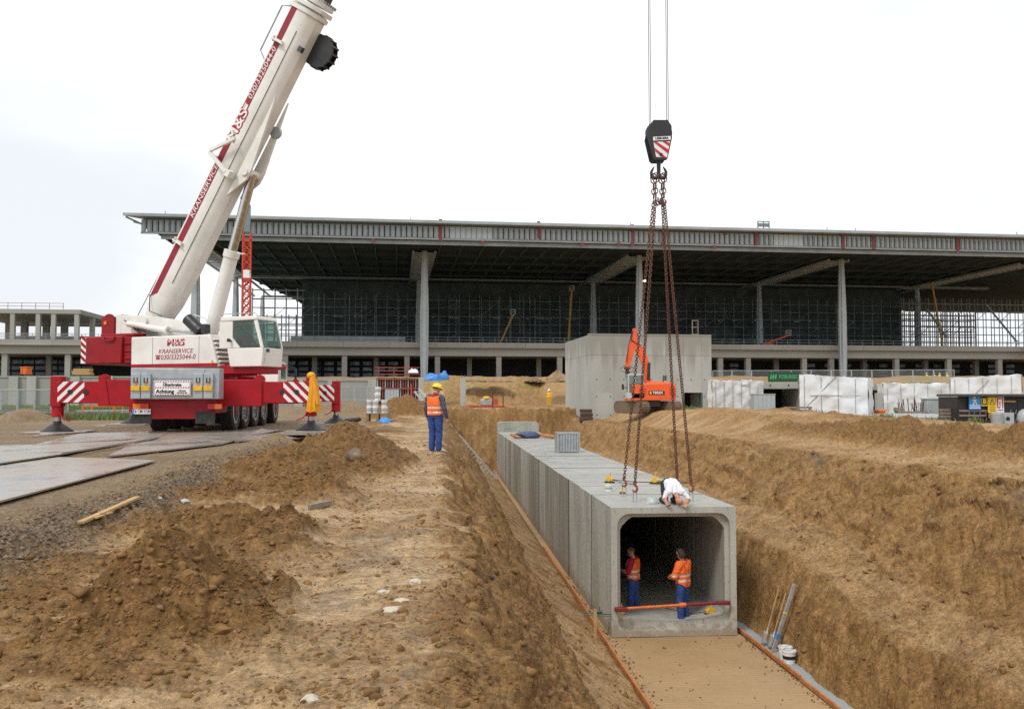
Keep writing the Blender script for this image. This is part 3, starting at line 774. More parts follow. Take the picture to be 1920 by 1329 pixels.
# clods and gravel: too many to count
def ico(sub=1):
    import bmesh
    bm = bmesh.new(); bmesh.ops.create_icosphere(bm, subdivisions=sub, radius=1.0)
    v = np.array([p.co[:] for p in bm.verts]); f = np.array([[p.index for p in fc.verts] for fc in bm.faces]); bm.free()
    return v, f
def scatter(name, pts, sizes, matn, label, flat=0.75, jit=0.45, sub=1):
    bv, bf = ico(sub); n = len(pts)
    r = np.random.RandomState(len(name))
    V = np.repeat(bv[None], n, 0) * (1 + jit * (r.rand(n, len(bv), 1) * 2 - 1))
    V = V * (np.array([1, 1, flat]) * (0.5 + r.rand(n, 1, 3)))
    a = r.rand(n) * 6.283; ca, sa = np.cos(a)[:, None], np.sin(a)[:, None]
    X = V[..., 0] * ca - V[..., 1] * sa; Y = V[..., 0] * sa + V[..., 1] * ca
    V = np.stack([X, Y, V[..., 2]], -1) * np.array(sizes)[:, None, None] + np.array(pts)[:, None, :]
    Fc = (bf[None] + (np.arange(n) * len(bv))[:, None, None]).reshape(-1, 3)
    me = bpy.data.meshes.new(name); co = V.reshape(-1, 3)
    me.vertices.add(len(co)); me.vertices.foreach_set('co', co.ravel())
    me.loops.add(Fc.size); me.loops.foreach_set('vertex_index', Fc.ravel())
    me.polygons.add(len(Fc)); me.polygons.foreach_set('loop_start', np.arange(0, Fc.size, 3)); me.polygons.foreach_set('loop_total', np.full(len(Fc), 3))
    me.update(calc_edges=True)
    me.materials.append(M_(matn))
    o = link(name, me); tag(o, label, None, kind='stuff'); return o
def scatter_pts(n, fn, seed):
    r = np.random.RandomState(seed)
    out = []
    while len(out) < n:
        y = 3.2 * np.exp(r.rand(n * 4) * math.log(30 / 3.2)); x = (r.rand(n * 4) * 2 - 1) * y * .72
        z, zn = terrain(x, y); x = x + DX[0]
        k = r.rand(n * 4) < fn(x, y, zn)
        out += [(a, b, c) for a, b, c in zip(x[k], y[k], z[k])]
    return np.array(out[:n])
def stuff():
    p = scatter_pts(6500, lambda x, y, zn: zn[1] ** 2 * (x - XL(y) < -3.9) * .9 + .006 * (x - XL(y) < -3.9), 21)
    s = 0.006 + 0.026 * np.random.RandomState(2).rand(len(p)) ** 5 + p[:, 1] * .0006
    scatter('mud_clods', p, s, 'clod', 'crumbled brown mud clods strewn over the churned bank')
    p = scatter_pts(6000, lambda x, y, zn: (x - XL(y) < -3.8) * (1 - zn[4]) * (.12 + ss(.0, .35, fbm(x, y, .7, 3, off=271))), 24)
    s = 0.004 + 0.010 * np.random.RandomState(12).rand(len(p)) ** 3 + p[:, 1] * .0006
    scatter('mud_crumbs', p, s, 'clod', 'small dark mud crumbs scattered over the pale sandy flats', jit=.5)
    p = scatter_pts(3800, lambda x, y, zn: np.clip(zn[0] * 1.2, 0, 1), 22)
    s = 0.006 + 0.018 * np.random.RandomState(4).rand(len(p)) ** 3 + p[:, 1] * .0004
    scatter('gravel', p, s, 'stone', 'grey gravel spilling along the edge of the haul road')
    p = scatter_pts(2600, lambda x, y, zn: ((x - XL(y) > 3.7) & (x - XL(y) < 9)) * (.25 + zn[1]) * .8 + ((x - XL(y) > -3.9) & (x - XL(y) < -.5)) * .35, 23)
    s = 0.012 + 0.05 * np.random.RandomState(6).rand(len(p)) ** 3 + p[:, 1] * .0005
    scatter('slope_lumps', p, s, 'clod', 'loose lumps of earth lying on the trench slopes')
stuff()
def spill():
    r = np.random.RandomState(31); n = 900; P = []
    for i in range(n):
        s_ = -5.2 + 14 * r.rand(); k = r.rand()
        t_ = -.15 + abs(r.randn()) * .12 if k < .4 else (3.22 - abs(r.randn()) * .12 if k < .75 else 3.0 * r.rand())
        y = YC + s_; P.append((XL(y) + t_, y, ZF + .002))
    P = np.array(P); sz = .006 + .022 * r.rand(n) ** 3
    P = P[(P[:, 1] < YC - .05) | (P[:, 0] - XL(P[:, 1]) < -.02)]
    scatter('spilled_soil', P, sz[:len(P)], 'clod', 'crumbs of soil spilled along the edges of the sand bed')
spill()
# ---------------------------------------------------------------- trench floor and culvert
AXD = Vector((AX, 1, 0)).normalized(); AXR = Vector((AXD.y, -AXD.x, 0))
TRZ = math.atan2(-AXD.x, AXD.y)      # rotation about z taking +Y onto the trench axis
trench = (XL(YC), YC, ZF)
def TP(t, s, z=0.0):                  # trench coords -> world
    return Vector(trench) + AXR * t + AXD * s + Vector((0, 0, z))

m = MB(); n = 40
vs_ = []
for j in range(n + 1):
    for i in range(9):
        s = -17 + j * (17 + YEND - YC - .5) / n; t = -0.22 + i * 3.44 / 8
        p = TP(t, s, -0.012 + 0.006 * math.sin(3.1 * s + 2 * t)); vs_.append(p)
m.add(vs_, [(j * 9 + i, j * 9 + i + 1, (j + 1) * 9 + i + 1, (j + 1) * 9 + i) for j in range(n) for i in range(8)])
o = m.build('trench_floor', 'sand_screed', smooth=True); tag(o, 'smooth tan sand bed on the trench floor', kind='structure')
m = MB().box((0, 0, 0), (0.34, 1, 0.05))
def strip(name, t, s0, s1, w_, h, z, matn, label):
    m = MB(); k = max(2, int((s1 - s0) / 1.5)); r = random.Random(3)
    ring = []
    for i in range(k + 1):
        s = s0 + (s1 - s0) * i / k; d = r.uniform(-.02, .02)
        ring.append([TP(t - w_ / 2 + d, s, z), TP(t + w_ / 2 + d * .5, s, z), TP(t + w_ / 2 + d * .5, s, z + h), TP(t - w_ / 2 + d, s, z + h)])
    m.loft(ring); o = m.build(name, matn); return tag(o, label, kind='structure')
strip('blinding_strip', 3.46, -17, 48, 0.30, 0.06, -0.04, 'blinding', 'grey lean-concrete strip along the right side of the sand bed')
strip('blinding_strip', -0.42, -17, 48, 0.26, 0.05, -0.04, 'blinding', 'grey lean-concrete strip along the left side of the sand bed')

def board(name, a, b, w_, h, matn, label, cat, group=None):
    a, b = Vector(a), Vector(b); d = b - a
    m = MB(); l = d.length
    m.box((0, 0, h / 2), (w_, l, h))
    o = m.build(name, matn, bevel=0.004, seg=1)
    a = a + Vector((random.uniform(-.02, .02), 0, random.uniform(-.012, .004))); b = b + Vector((random.uniform(-.02, .02), 0, random.uniform(-.012, .004)))
    d = b - a
    o.location = (a + b) / 2
    o.rotation_mode = 'QUATERNION'; 
    y = d.normalized(); x = y.cross(Vector((0, 0, 1))).normalized(); z = x.cross(y)
    o.rotation_quaternion = Matrix((x, y, z)).transposed().to_quaternion()
    return tag(o, label, cat, group)
lens = [(-17, -11.9), (-11.85, -6.9), (-6.85, -2.0), (-1.95, 3.0), (3.05, 7.9), (7.95, 12.6)]
wl = ['nearest orange formwork board edging the left side of the sand bed', 'second orange formwork board along the left edge of the sand bed', 'orange formwork board left of the sand bed in front of the culvert mouth', 'orange formwork board beside the culvert mouth', 'orange formwork board along the second culvert segments', 'weathered formwork board at the foot of the middle culvert segments']
for i, (a, b) in enumerate(lens):
    board('formwork_board', TP(-0.26, a, 0), TP(-0.26, b, 0), 0.05, 0.16, 'wood_orange', wl[i], 'board', 'formwork boards on the left of the sand bed')
wr_ = ['nearest thin board edging the right side of the sand bed', 'second thin board on the right edge of the sand bed', 'thin board on the right of the sand bed beside the shovels', 'thin board ending at the right corner of the culvert mouth']
for i, (a, b) in enumerate([(-17, -12.1), (-12.05, -7.6), (-7.55, -3.6), (-3.55, 0.4)]):
    board('formwork_board', TP(3.26, a, 0), TP(3.26, b, 0), 0.05, 0.09, 'wood_orange', wr_[i], 'board', 'formwork boards on the right of the sand bed')

def rrect(w_, h, r, n=6, cx=0, cz=0):
    pts = []
    for (x, z, a) in ((w_ / 2 - r, h / 2 - r, 0), (-w_ / 2 + r, h / 2 - r, 90), (-w_ / 2 + r, -h / 2 + r, 180), (w_ / 2 - r, -h / 2 + r, 270)):
        for i in range(n + 1):
            q = R(a + 90 * i / n); pts.append((cx + x + r * math.cos(q), cz + z + r * math.sin(q)))
    return pts
def culvert_segment(length, mouth):
    """hollow box, outer CW x CH, wall 0.26; x across 0..CW, y along, z up"""
    m = MB(); m2 = MB()
    cx, cz = CW / 2, CH / 2
    wi, hi = CW - 0.50, CH - 0.56
    c = 0.26
    # inner outline: chamfered top corners, dished floor
    def inner(n=28):
        p = [(wi / 2, hi / 2 - c), (wi / 2 - c, hi / 2), (-wi / 2 + c, hi / 2), (-wi / 2, hi / 2 - c), (-wi / 2, -hi / 2 + .16)]
        for i in range(1, n - 6):
            a = -wi / 2 + wi * i / (n - 6); p.append((a, -hi / 2 + .16 - 0.15 * (1 - (2 * a / wi) ** 2)))
        p.append((wi / 2, -hi / 2 + .16))
        return [(cx + a, cz + b + 0.03) for a, b in p]
    # resample both outlines to the same angular count for lofted rings
    def resample(poly, k=72):
        out = []
        for i in range(k):
            a = 2 * math.pi * i / k; d = (math.cos(a), math.sin(a)); best = None
            for (x0, z0), (x1, z1) in zip(poly, poly[1:] + poly[:1]):
                x0 -= cx; x1 -= cx; z0 -= cz; z1 -= cz
                den = d[0] * (z1 - z0) - d[1] * (x1 - x0)
                if abs(den) < 1e-9: continue
                tt = (x0 * (z1 - z0) - z0 * (x1 - x0)) / den; u = (x0 * d[1] - z0 * d[0]) / den
                if tt > 0 and -1e-6 <= u <= 1 + 1e-6: best = tt if best is None else min(best, tt)
            out.append((cx + d[0] * best, cz + d[1] * best))
        return out
    K = 96
    corners = [(CW, CH), (0, CH), (0, 0), (CW, 0)]
    ou = resample(corners, K)
    for (X, Z) in corners:      # snap exact corners
        j = min(range(K), key=lambda i: (ou[i][0] - X) ** 2 + (ou[i][1] - Z) ** 2); ou[j] = (X, Z)
    sock = resample(rrect(CW - 0.30, CH - 0.30, 0.30, 8, cx, cz), K)
    inn = resample(inner(), K)
    y0, y1 = 0.0, length
    R_ = lambda pts, y: [(x, y, z) for x, z in pts]
    # outer skin
    m.cur = 0
    gi = lambda pts, d: [(cx + (x - cx) * (1 - 2 * d / CW), cz + (z - cz) * (1 - 2 * d / CH)) for x, z in pts]
    g = gi(ou, .05)
    m.loft([R_(ou, y1 - .018), R_(ou, y0 if mouth else y0 + .018)], caps=False)
    m.cur = 4
    m.loft([R_(g, y1), R_(g, y1 - .018), R_(ou, y1 - .018)], caps=False)
    if not mouth: m.loft([R_(ou, y0 + .018), R_(g, y0 + .018), R_(g, y0)], caps=False)
    # assign top faces by position later
    m.cur = 1
    if mouth:
        m.loft([R_(ou, y0), R_(sock, y0)], caps=False)
        m.loft([R_(sock, y0), R_(sock, y0 + 0.13)], caps=False)
        m.loft([R_(sock, y0 + 0.13), R_(inn, y0 + 0.16)], caps=False)
        ys_ = y0 + 0.16
    else:
        m.loft([R_(g, y0), R_(inn, y0)], caps=False); ys_ = y0
    m.cur = 2
    m.loft([R_(inn, ys_), R_(inn, y1)], caps=False)
    m.cur = 1
    m.loft([R_(inn, y1), R_(g, y1)], caps=False)
    for i, f in enumerate(m.f):
        if m.m[i] == 0:
            if all(abs(m.v[k][2] - CH) < 1e-4 for k in f): m.m[i] = 3
    return m
seg_l = [1.35, 1.75, 1.85, 2.35, 1.85, 2.35, 2.35, 2.35, 2.35, 2.35, 2.35, 2.35, 2.35, 2.35, 2.35, 2.35, 2.35, 2.35]
# joints as the photograph shows them on the left flank
s = 0.0; k = 0
ordn = ['front', 'second', 'third', 'fourth', 'fifth', 'sixth', 'seventh', 'eighth', 'ninth', 'tenth', 'eleventh', 'twelfth', 'thirteenth', 'fourteenth', 'fifteenth', 'sixteenth', 'seventeenth', 'eighteenth', 'nineteenth', 'twentieth', 'twenty-first', 'twenty-second']
cache = {}
while s < 46 and k < len(ordn):
    L_ = 2.9 if k == 0 else 2.3
    wet_ = k in (3, 4, 5, 7, 8, 11, 12, 14)
    key = (L_, k == 0, wet_)
    if key not in cache:
        cache[key] = culvert_segment(L_ - 0.003, k == 0).mesh('culvert_segment', ['concrete_wet' if wet_ else 'concrete_side', 'concrete_end', 'concrete_inner', 'concrete_top', 'panel_black'])
        smooth_by_angle(cache[key], 25)
    o = link('culvert_segment', cache[key])
    r = random.Random(k)
    o.location = TP(r.uniform(-.012, .012) if k else 0, s, r.uniform(-.006, .006) if k else 0); o.rotation_euler = (0, 0, TRZ)
    lab = 'hollow precast concrete box culvert segment with open rounded mouth, hung on the chains' if k == 0 else 'precast concrete culvert segment, %s in line counted from the open mouth' % ordn[k]
    tag(o, lab, 'culvert segment', 'culvert segments in the trench')
    s += L_; k += 1
CEND = s
# raised upright head piece closing the far end
m = MB()
m.loft([[(x, y, z) for x, z in rrect(CW, CH + 0.75, 0.22, 5, CW / 2, (CH + .75) / 2)] for y in (0.0, 1.2)])
o = m.build('headwall', 'concrete_side', smooth=True); o.location = TP(0.05, CEND + 0.03); o.rotation_euler = (0, 0, TRZ)
tag(o, 'taller concrete head piece standing at the far end of the culvert', 'concrete block')
# green spray marks on it
g = MB(); r = random.Random(4)
for i in range(9):
    x = .45 + i * .11; g.bar((x, -0.012, CH + .30 + r.uniform(-.07, .07)), (x + .09, -0.012, CH + .34 + r.uniform(-.1, .1)), .03, .035, up=(0, 1, 0))
g.build('spray_mark', 'spray_green', o)

# galvanised metal crate on the culvert
S0 = 22.0
cr_ = thing('metal_crate', 'galvanised corrugated steel crate standing on top of the culvert', 'crate', TP(1.95, S0, CH + .002), TRZ)
cr_w, cr_d, cr_h = 1.05, 1.05, 0.95
m = MB(); m.b2(-cr_w / 2, cr_w / 2, -cr_d / 2, cr_d / 2, .03, .08); m.build('base', 'galv', cr_)
for (side, ax) in ((-1, 'y'), (1, 'y'), (-1, 'x'), (1, 'x')):
    m = MB(); n = 14
    for i in range(n):
        a = -cr_w / 2 + .05 + (cr_w - .1) * (i + .5) / n; d = .022 if i % 2 else -.03
        if ax == 'y': m.box((a, side * (cr_d / 2 - .03 + d), .5), ((cr_w - .1) / n + .001, .02, .84))
        else: m.box((side * (cr_w / 2 - .03 + d), a, .5), (.02, (cr_w - .1) / n + .001, .84))
    m.build('side_panel', 'galv', cr_)
m = MB()
for sx in (-1, 1):
    m.b2(sx * cr_w / 2 - .02, sx * cr_w / 2 + .02, -cr_d / 2, cr_d / 2, cr_h - .05, cr_h); m.b2(-cr_w / 2, cr_w / 2, sx * cr_d / 2 - .021, sx * cr_d / 2 + .021, cr_h - .048, cr_h + .002)
m.build('rim', 'alu', cr_)
for sx in (-1, 1):
    for sy in (-1, 1):
        MB().b2(sx * cr_w / 2 - .03, sx * cr_w / 2 + .03, sy * cr_d / 2 - .03, sy * cr_d / 2 + .03, 0, cr_h - .04).build('corner_post', 'galv', cr_)

# bundled sheet over two poles at the far end of the culvert
tb = thing('covered_poles', 'dark blue sheet bundled over brown wooden poles at the far end of the culvert', 'tarpaulin', TP(1.35, 36.5, CH + .002), TRZ)
m = MB(); m.sphere((0, .2, .1), (.85, .6, .34), 14, 8)
rr = random.Random(2)
m.v = [(x + rr.uniform(-.08, .08), y + rr.uniform(-.08, .08), max(0.0, z + rr.uniform(-.05, .05))) for x, y, z in m.v]
m.build('sheet', 'navy_sheet', tb, smooth=True)
for a, b in (((-1.05, .1, .22), (-.62, -1.3, .09)), ((.75, .3, .2), (1.65, -1.1, .1)), ((.9, .5, .22), (1.85, -.9, .1))):
    MB().tube(a, b, .085, .1, 8).build('pole', 'wood_orange', tb, smooth=True)
# ---------------------------------------------------------------- mobile crane
CD = 27.5
cz0 = zat(811, CD)
cO = Vector((xat(342.5, CD), CD, cz0))
cFw = Vector((-0.096, 1, 0)).normalized(); cRt = Vector((cFw.y, -cFw.x, 0))
crane = thing('mobile_crane', 'red and white five-axle mobile crane standing on its outriggers with boom raised', 'crane', cO, math.atan2(-cFw.x, cFw.y))
def CP(px, py, yl):
    """pixel -> carrier coords on the cross plane yl metres ahead of the rear outriggers"""
    d = ray(px, py); o = Vector((0, 0, CAMZ)) - cO
    k = (yl - o.dot(cFw)) / d.dot(cFw); p = o + d * k
    return Vector((p.dot(cRt), yl, p.z))
SY = 3.0
HK = at(1235, 300, 24.5)
sO = cO + cFw * SY
hd = Vector((HK.x - sO.x, HK.y - sO.y, 0)).normalized(); lf = Vector((-hd.y, hd.x, 0))
srz = math.atan2(hd.y, hd.x) - math.atan2(-cFw.x, cFw.y)
def SP(px, py, ys):
    """pixel -> slewing-platform coords (h ahead, ys left, z) on the vertical plane ys"""
    d = ray(px, py); o = Vector((0, 0, CAMZ)) - sO
    k = (ys - o.dot(lf)) / d.dot(lf); p = o + d * k
    return Vector((p.dot(hd), ys, p.z))
def spart(mb, name, mats, parent=None, bevel=0, smooth=False):
    """part built in slewing-platform coords"""
    o = mb.build(name, mats, crane if parent is None else parent, bevel, smooth)
    if parent is None: o.location = (0, SY, 0); o.rotation_euler = (0, 0, srz)
    return o
def side_prism(mb, poly, y0, y1):
    """poly [(h, z)] extruded from y0 to y1"""
    n = len(poly)
    a = [(h, y0, z) for h, z in poly]; b = [(h, y1, z) for h, z in poly]
    mb.add(a + b, [tuple(range(n)), tuple(range(2 * n - 1, n - 1, -1))] + [(i, n + i, n + (i + 1) % n, (i + 1) % n) for i in range(n)])
    return mb

# --- carrier
c = MB()
c.b2(-.62, .62, -.75, 12.2, .80, 1.28)
c.b2(-1.28, 1.28, 2.0, 9.9, 1.22, 1.46)
c.build('chassis', 'red_paint', crane, bevel=.02)
c = MB(); c.b2(-1.20, 1.20, -.95, .55, .60, 1.28); c.prism([(-.7, -.35), (.7, -.35), (.9, 0), (-.9, 0)], 0, .3, Matrix.Translation((0, -.97, .78)) @ Matrix.Rotation(R(90), 4, 'X') @ Matrix.Translation((0, 0, -.3)))
c.build('rear_frame', 'dark_red', crane, bevel=.02)
for sx in (-1, 1):
    c = MB(); c.b2(sx * .66, sx * 1.32, 2.1, 9.8, 1.465, 1.55); c.build('side_deck', 'alu', crane)
c = MB(); c.b2(-1.25, 1.25, 4.6, 7.0, 1.56, 1.80); c.lathe([(1.0, 1.5), (1.0, 1.98)], 28, Matrix.Translation((0, SY, 0))); c.build('slewing_ring', 'red_paint', crane, smooth=True)
# rear cabinet
zc0, zc1 = CP(330, 748, -1.2).z, CP(330, 690, -1.2).z
xc0, xc1 = CP(245, 715, -1.2).x, CP(411, 715, -1.2).x
cab_ = MB().b2(xc0, xc1, -1.2, -.6, zc0, zc1).build('rear_cabinet', 'galv', crane, bevel=.015)
MB().b2(xc0 + .42, xc1 - .42, -1.225, -1.2, zc1 - .30, zc1 - .03).build('cabinet_panel', 'galv', cab_, bevel=.006)
for px0, px1 in ((246, 263), (265, 282), (363, 380), (382, 399)):
    a, b = CP(px0, 700, -1.28), CP(px1, 747, -1.28)
    h = MB().b2(a.x, b.x, -1.30, -1.205, b.z, a.z).build('chock_bracket', 'galv', cab_, bevel=.01)
    mx_, w_ = (a.x + b.x) / 2, (b.x - a.x)
    MB().b2(mx_ - w_ * .46, mx_ + w_ * .46, -1.345, -1.302, b.z + .22, b.z + .36).build('wheel_chock', 'yellow_steel', h, bevel=.008)
    c = MB()
    for dx in (-.045, .045): c.b2(mx_ + dx - .012, mx_ + dx + .012, -1.318, -1.302, a.z - .26, a.z - .12)
    c.b2(mx_ - .045, mx_ + .045, -1.317, -1.302, a.z - .275, a.z - .25); c.build('handle', 'letter_black', h)
    MB().b2(mx_ - .035, mx_ + .035, -1.315, -1.302, b.z + .38, b.z + .46).build('reflector', 'amber', h)
# warning board
a, b = CP(288, 714, -1.31), CP(357, 741, -1.31)
bd = MB().b2(a.x, b.x, -1.30, -1.24, b.z, a.z).build('warning_board', 'sign_white', crane, bevel=.008)
wz, ww = a.z - b.z, b.x - a.x
st = MB()
def dashes(z0, z1, n, lean):
    for i in range(n):
        x0 = a.x + .02 + (ww - .04) * (i + .1) / n; x1 = x0 + (ww - .04) / n * .52
        st.add([(x0, -1.306, z0), (x1, -1.306, z0), (x1 + lean, -1.306, z1), (x0 + lean, -1.306, z1)], [(0, 1, 2, 3)])
dashes(a.z - .035, a.z - .008, 14, .02); dashes(a.z - wz * .50, a.z - wz * .42, 14, .02); dashes(b.z + .008, b.z + .035, 14, .02)
for i in range(6):
    z0 = b.z + .04 + i * wz / 7; st.add([(a.x + .006, -1.306, z0), (a.x + .03, -1.306, z0 + .02), (a.x + .03, -1.306, z0 + .05), (a.x + .006, -1.306, z0 + .03)], [(0, 1, 2, 3)])
    st.add([(b.x - .03, -1.306, z0), (b.x - .006, -1.306, z0 + .02), (b.x - .006, -1.306, z0 + .05), (b.x - .03, -1.306, z0 + .03)], [(0, 1, 2, 3)])
st.build('stripes', 'sign_red', bd)
FB = lambda x, z, y=-1.307: frame((x, y, z), (1, 0, 0), (0, 0, 1))
text('lettering', 'Überbreite', .115, 'letter_black', bd, FB((a.x + b.x) / 2, a.z - wz * .27), .002, bold=.004)
text('lettering', 'Achtung', .15, 'letter_black', bd, FB(a.x + ww * .31, b.z + wz * .27), .002, bold=.005)
text('lettering', 'Fahrzeug', .055, 'letter_black', bd, FB(a.x + ww * .77, b.z + wz * .33), .002, bold=.002)
text('lettering', 'schwenkt aus', .055, 'letter_black', bd, FB(a.x + ww * .77, b.z + wz * .19), .002, bold=.002)
# lamps, plate, bumper
for (p0, p1, m1, m2) in ((250, 278, 'amber', 'lamp_red'), (390, 417, 'lamp_red', 'amber')):
    q, r2 = CP(p0, 757, -1.0), CP(p1, 767, -1.0); mid = (q.x + r2.x) / 2
    t = MB().b2(q.x, r2.x, -1.05, -.96, r2.z, q.z).build('tail_lamp', m1, crane, bevel=.008)
    if m2 == 'amber': MB().b2(mid, r2.x - .02, -1.058, -1.051, r2.z + .01, q.z - .01).build('lens', m2, t)
    else: MB().b2(mid, r2.x - .02, -1.058, -1.051, r2.z + .01, q.z - .01).build('lens', m2, t)
q, r2 = CP(249, 767, -1.0), CP(283, 776, -1.0)
pl = MB().b2(q.x, r2.x, -1.04, -1.015, r2.z, q.z).build('number_plate', 'sign_white', crane)
MB().b2(q.x, q.x + .05, -1.045, -1.041, r2.z, q.z).build('plate_band', 'sign_blue', pl)
text('lettering', 'B CM 1130', .12, 'letter_black', pl, FB((q.x + r2.x) / 2 + .03, (q.z + r2.z) / 2, -1.043), .001, bold=.002, sx=.8)
for sx, x0 in ((-1, -1.18), (1, .62)):
    MB().b2(x0, x0 + .56, -.98, -.95, .30, .66).build('mud_flap', 'rubber', crane)
# wheels
def wheel_mesh():
    t = MB(); t.lathe([(.42, -.19), (.60, -.215), (.665, -.17), (.68, -.08), (.68, .08), (.665, .17), (.60, .215), (.42, .19)], 32)
    for i in range(32):   # tread lugs
        an = 2 * math.pi * i / 32
        for sgn in (-1, 1):
            t.box((.688 * math.cos(an + sgn * .04), .688 * math.sin(an + sgn * .04), sgn * .09), (.02, .05, .15), (0, 0, an))
    r_ = MB(); r_.lathe([(.425, .10), (.43, .192), (.40, .20), (.39, .14), (.36, .11)], 32, close=True)
    h = MB(); h.lathe([(.0, .02), (.37, .04), (.37, .10), (.20, .12), (.15, .21), (.0, .21)], 24)
    for i in range(10):
        an = 2 * math.pi * i / 10; h.tube((.27 * math.cos(an), .27 * math.sin(an), .09), (.27 * math.cos(an), .27 * math.sin(an), .14), .022, n=6)
    return t.mesh('tyre', 'rubber'), r_.mesh('rim', 'white_paint'), h.mesh('hub', 'dark_red')
TM, RM, HM = wheel_mesh()
for me in (TM, RM, HM): smooth_by_angle(me, 35)
for yl in (1.55, 3.2, 5.0, 6.75, 9.3):
    for sx in (-1, 1):
        wl_ = link('wheel', TM, crane); wl_.location = (sx * 1.08, yl, .675)
        wl_.rotation_euler = (0, R(90) * sx, 0)
        link('rim', RM, wl_); link('hub', HM, wl_)
# axle fenders
for yl in (2.4, 5.9):
    for sx in (-1, 1): MB().b2(sx * .85, sx * 1.3, yl - .9, yl + .9, 1.39, 1.43).build('fender', 'dark_grey', crane)
# aluminium step ladders hanging between wheels
for yl in (2.35, 4.1, 5.9):
    c = MB()
    for dy in (-.14, .14): c.bar((1.36, yl + dy, .35), (1.36, yl + dy, 1.25), .03, .05)
    for i in range(4): c.bar((1.36, yl - .14, .45 + i * .24), (1.36, yl + .14, .45 + i * .24), .03, .04)
    c.build('step_ladder', 'alu', crane)
# outriggers
zb0, zb1 = CP(480, 757, 0).z, CP(480, 713, 0).z
for yl, tagn in ((0.0, 'rear'), (7.8, 'front')):
    for sx in (-1, 1):
        X1 = 3.84 if sx > 0 else (-3.62 if yl < 1 else -3.84)
        c = MB()
        c.box((sx * 1.72, yl, (zb0 + zb1) / 2 - .02), (1.35, .46, zb1 - zb0 + .08))
        bm_ = c.build('outrigger_beam', 'red_paint', crane, bevel=.02)
        # sloped end cheek and lifting lug
        ck = MB(); zc = (zb0 + zb1) / 2
        for dy in (-.245, .245):
            q = [(sx * 2.38, zb1 + .14), (sx * 2.20, zb1 + .14), (sx * 2.05, zb0 - .05), (sx * 2.38, zb0 - .05)]
            n4 = [(x, yl + dy - .012, z) for x, z in q] + [(x, yl + dy + .012, z) for x, z in q]
            ck.add(n4, [(0, 1, 2, 3), (7, 6, 5, 4), (0, 4, 5, 1), (1, 5, 6, 2), (2, 6, 7, 3), (3, 7, 4, 0)])
        ck.lathe([(.13, -.06), (.13, .06)], 16, Matrix.Translation((sx * 2.28, yl, zb1 + .05)) @ Matrix.Rotation(R(90), 4, 'X'))
        ck.build('end_cheek', 'red_paint', bm_)
        ex = MB(); ex.box(((sx * 2.35 + X1) / 2, yl, zc - .01), (abs(X1) - 2.30, .38, zb1 - zb0 - .06))
        ex.build('extension', 'red_paint', bm_, bevel=.015)
        # warning stripes near the tip, on both faces
        xa, xb = X1 - sx * .82, X1 - sx * .06
        for fy in (-.197, .197):
            w_ = MB(); w_.box(((xa + xb) / 2, yl + fy, zc), (abs(xb - xa), .008, zb1 - zb0 - .10)); pl_ = w_.build('stripe_panel', 'stripe_white', bm_)
        rd = MB(); H_ = zb1 - zb0 - .10; W_ = abs(xb - xa)
        for fy in (-.203, .203):
            for i in range(-3, 4):
                x0 = i * .30; q = []
                for (u, v_) in ((x0, 0), (x0 + .15, 0), (x0 + .15 + H_, H_), (x0 + H_, H_)): q.append([u, v_])
                # clip to [0, W]
                def clip(poly, lo, hi):
                    for lim, sg in ((lo, 1), (hi, -1)):
                        out_ = []
                        for (p, q2) in zip(poly, poly[1:] + poly[:1]):
                            ip, iq = sg * (p[0] - lim) >= 0, sg * (q2[0] - lim) >= 0
                            if ip: out_.append(p)
                            if ip != iq:
                                k_ = (lim - p[0]) / (q2[0] - p[0]); out_.append([lim, p[1] + k_ * (q2[1] - p[1])])
                        poly = out_
                        if not poly: return []
                    return poly
                q = clip(q, 0, W_)
                if len(q) < 3: continue
                xx = (lambda u: min(xa, xb) + u) if sx < 0 else (lambda u: max(xa, xb) - u)
                v4 = [(xx(u), yl + fy, zc - H_ / 2 + v_) for u, v_ in q]
                rd.add(v4, [tuple(range(len(v4)))])
        rd.build('stripes', 'red_paint', bm_)
        for u in (.42, .86):
            for fy in (-.21, .21): MB().lathe([(.075, -.008), (.075, .008)], 16, Matrix.Translation((X1 - sx * u, yl + fy, zc)) @ Matrix.Rotation(R(90), 4, 'X')).build('pin_hole', 'black_steel', bm_)
        jk = MB(); jk.box((X1, yl, zc + .02), (.30, .40, zb1 - zb0 + .18)); jk.lathe([(.17, zb0 - .38), (.17, zb0 + .1)], 16, Matrix.Translation((X1, yl, 0)))
        jo = jk.build('jack', 'red_paint', crane, bevel=.015)
        MB().lathe([(.095, .22), (.095, zb0 - .36)], 16, Matrix.Translation((X1, yl, 0))).build('jack_rod', 'jack_steel', jo, smooth=True)
        MB().lathe([(.46, .055), (.46, .075), (.12, .30), (.11, .36)], 14, Matrix.Translation((X1, yl, 0))).build('jack_foot', 'black_steel', jo, smooth=True)
        lv = MB(); lv.path([(X1 - sx * .1, yl - .15, zb0 - .25), (X1 - sx * .22, yl - .2, zb0 - .42), (X1 - sx * .42, yl - .2, zb0 - .5)], .022); lv.build('lever', 'red_paint', jo)
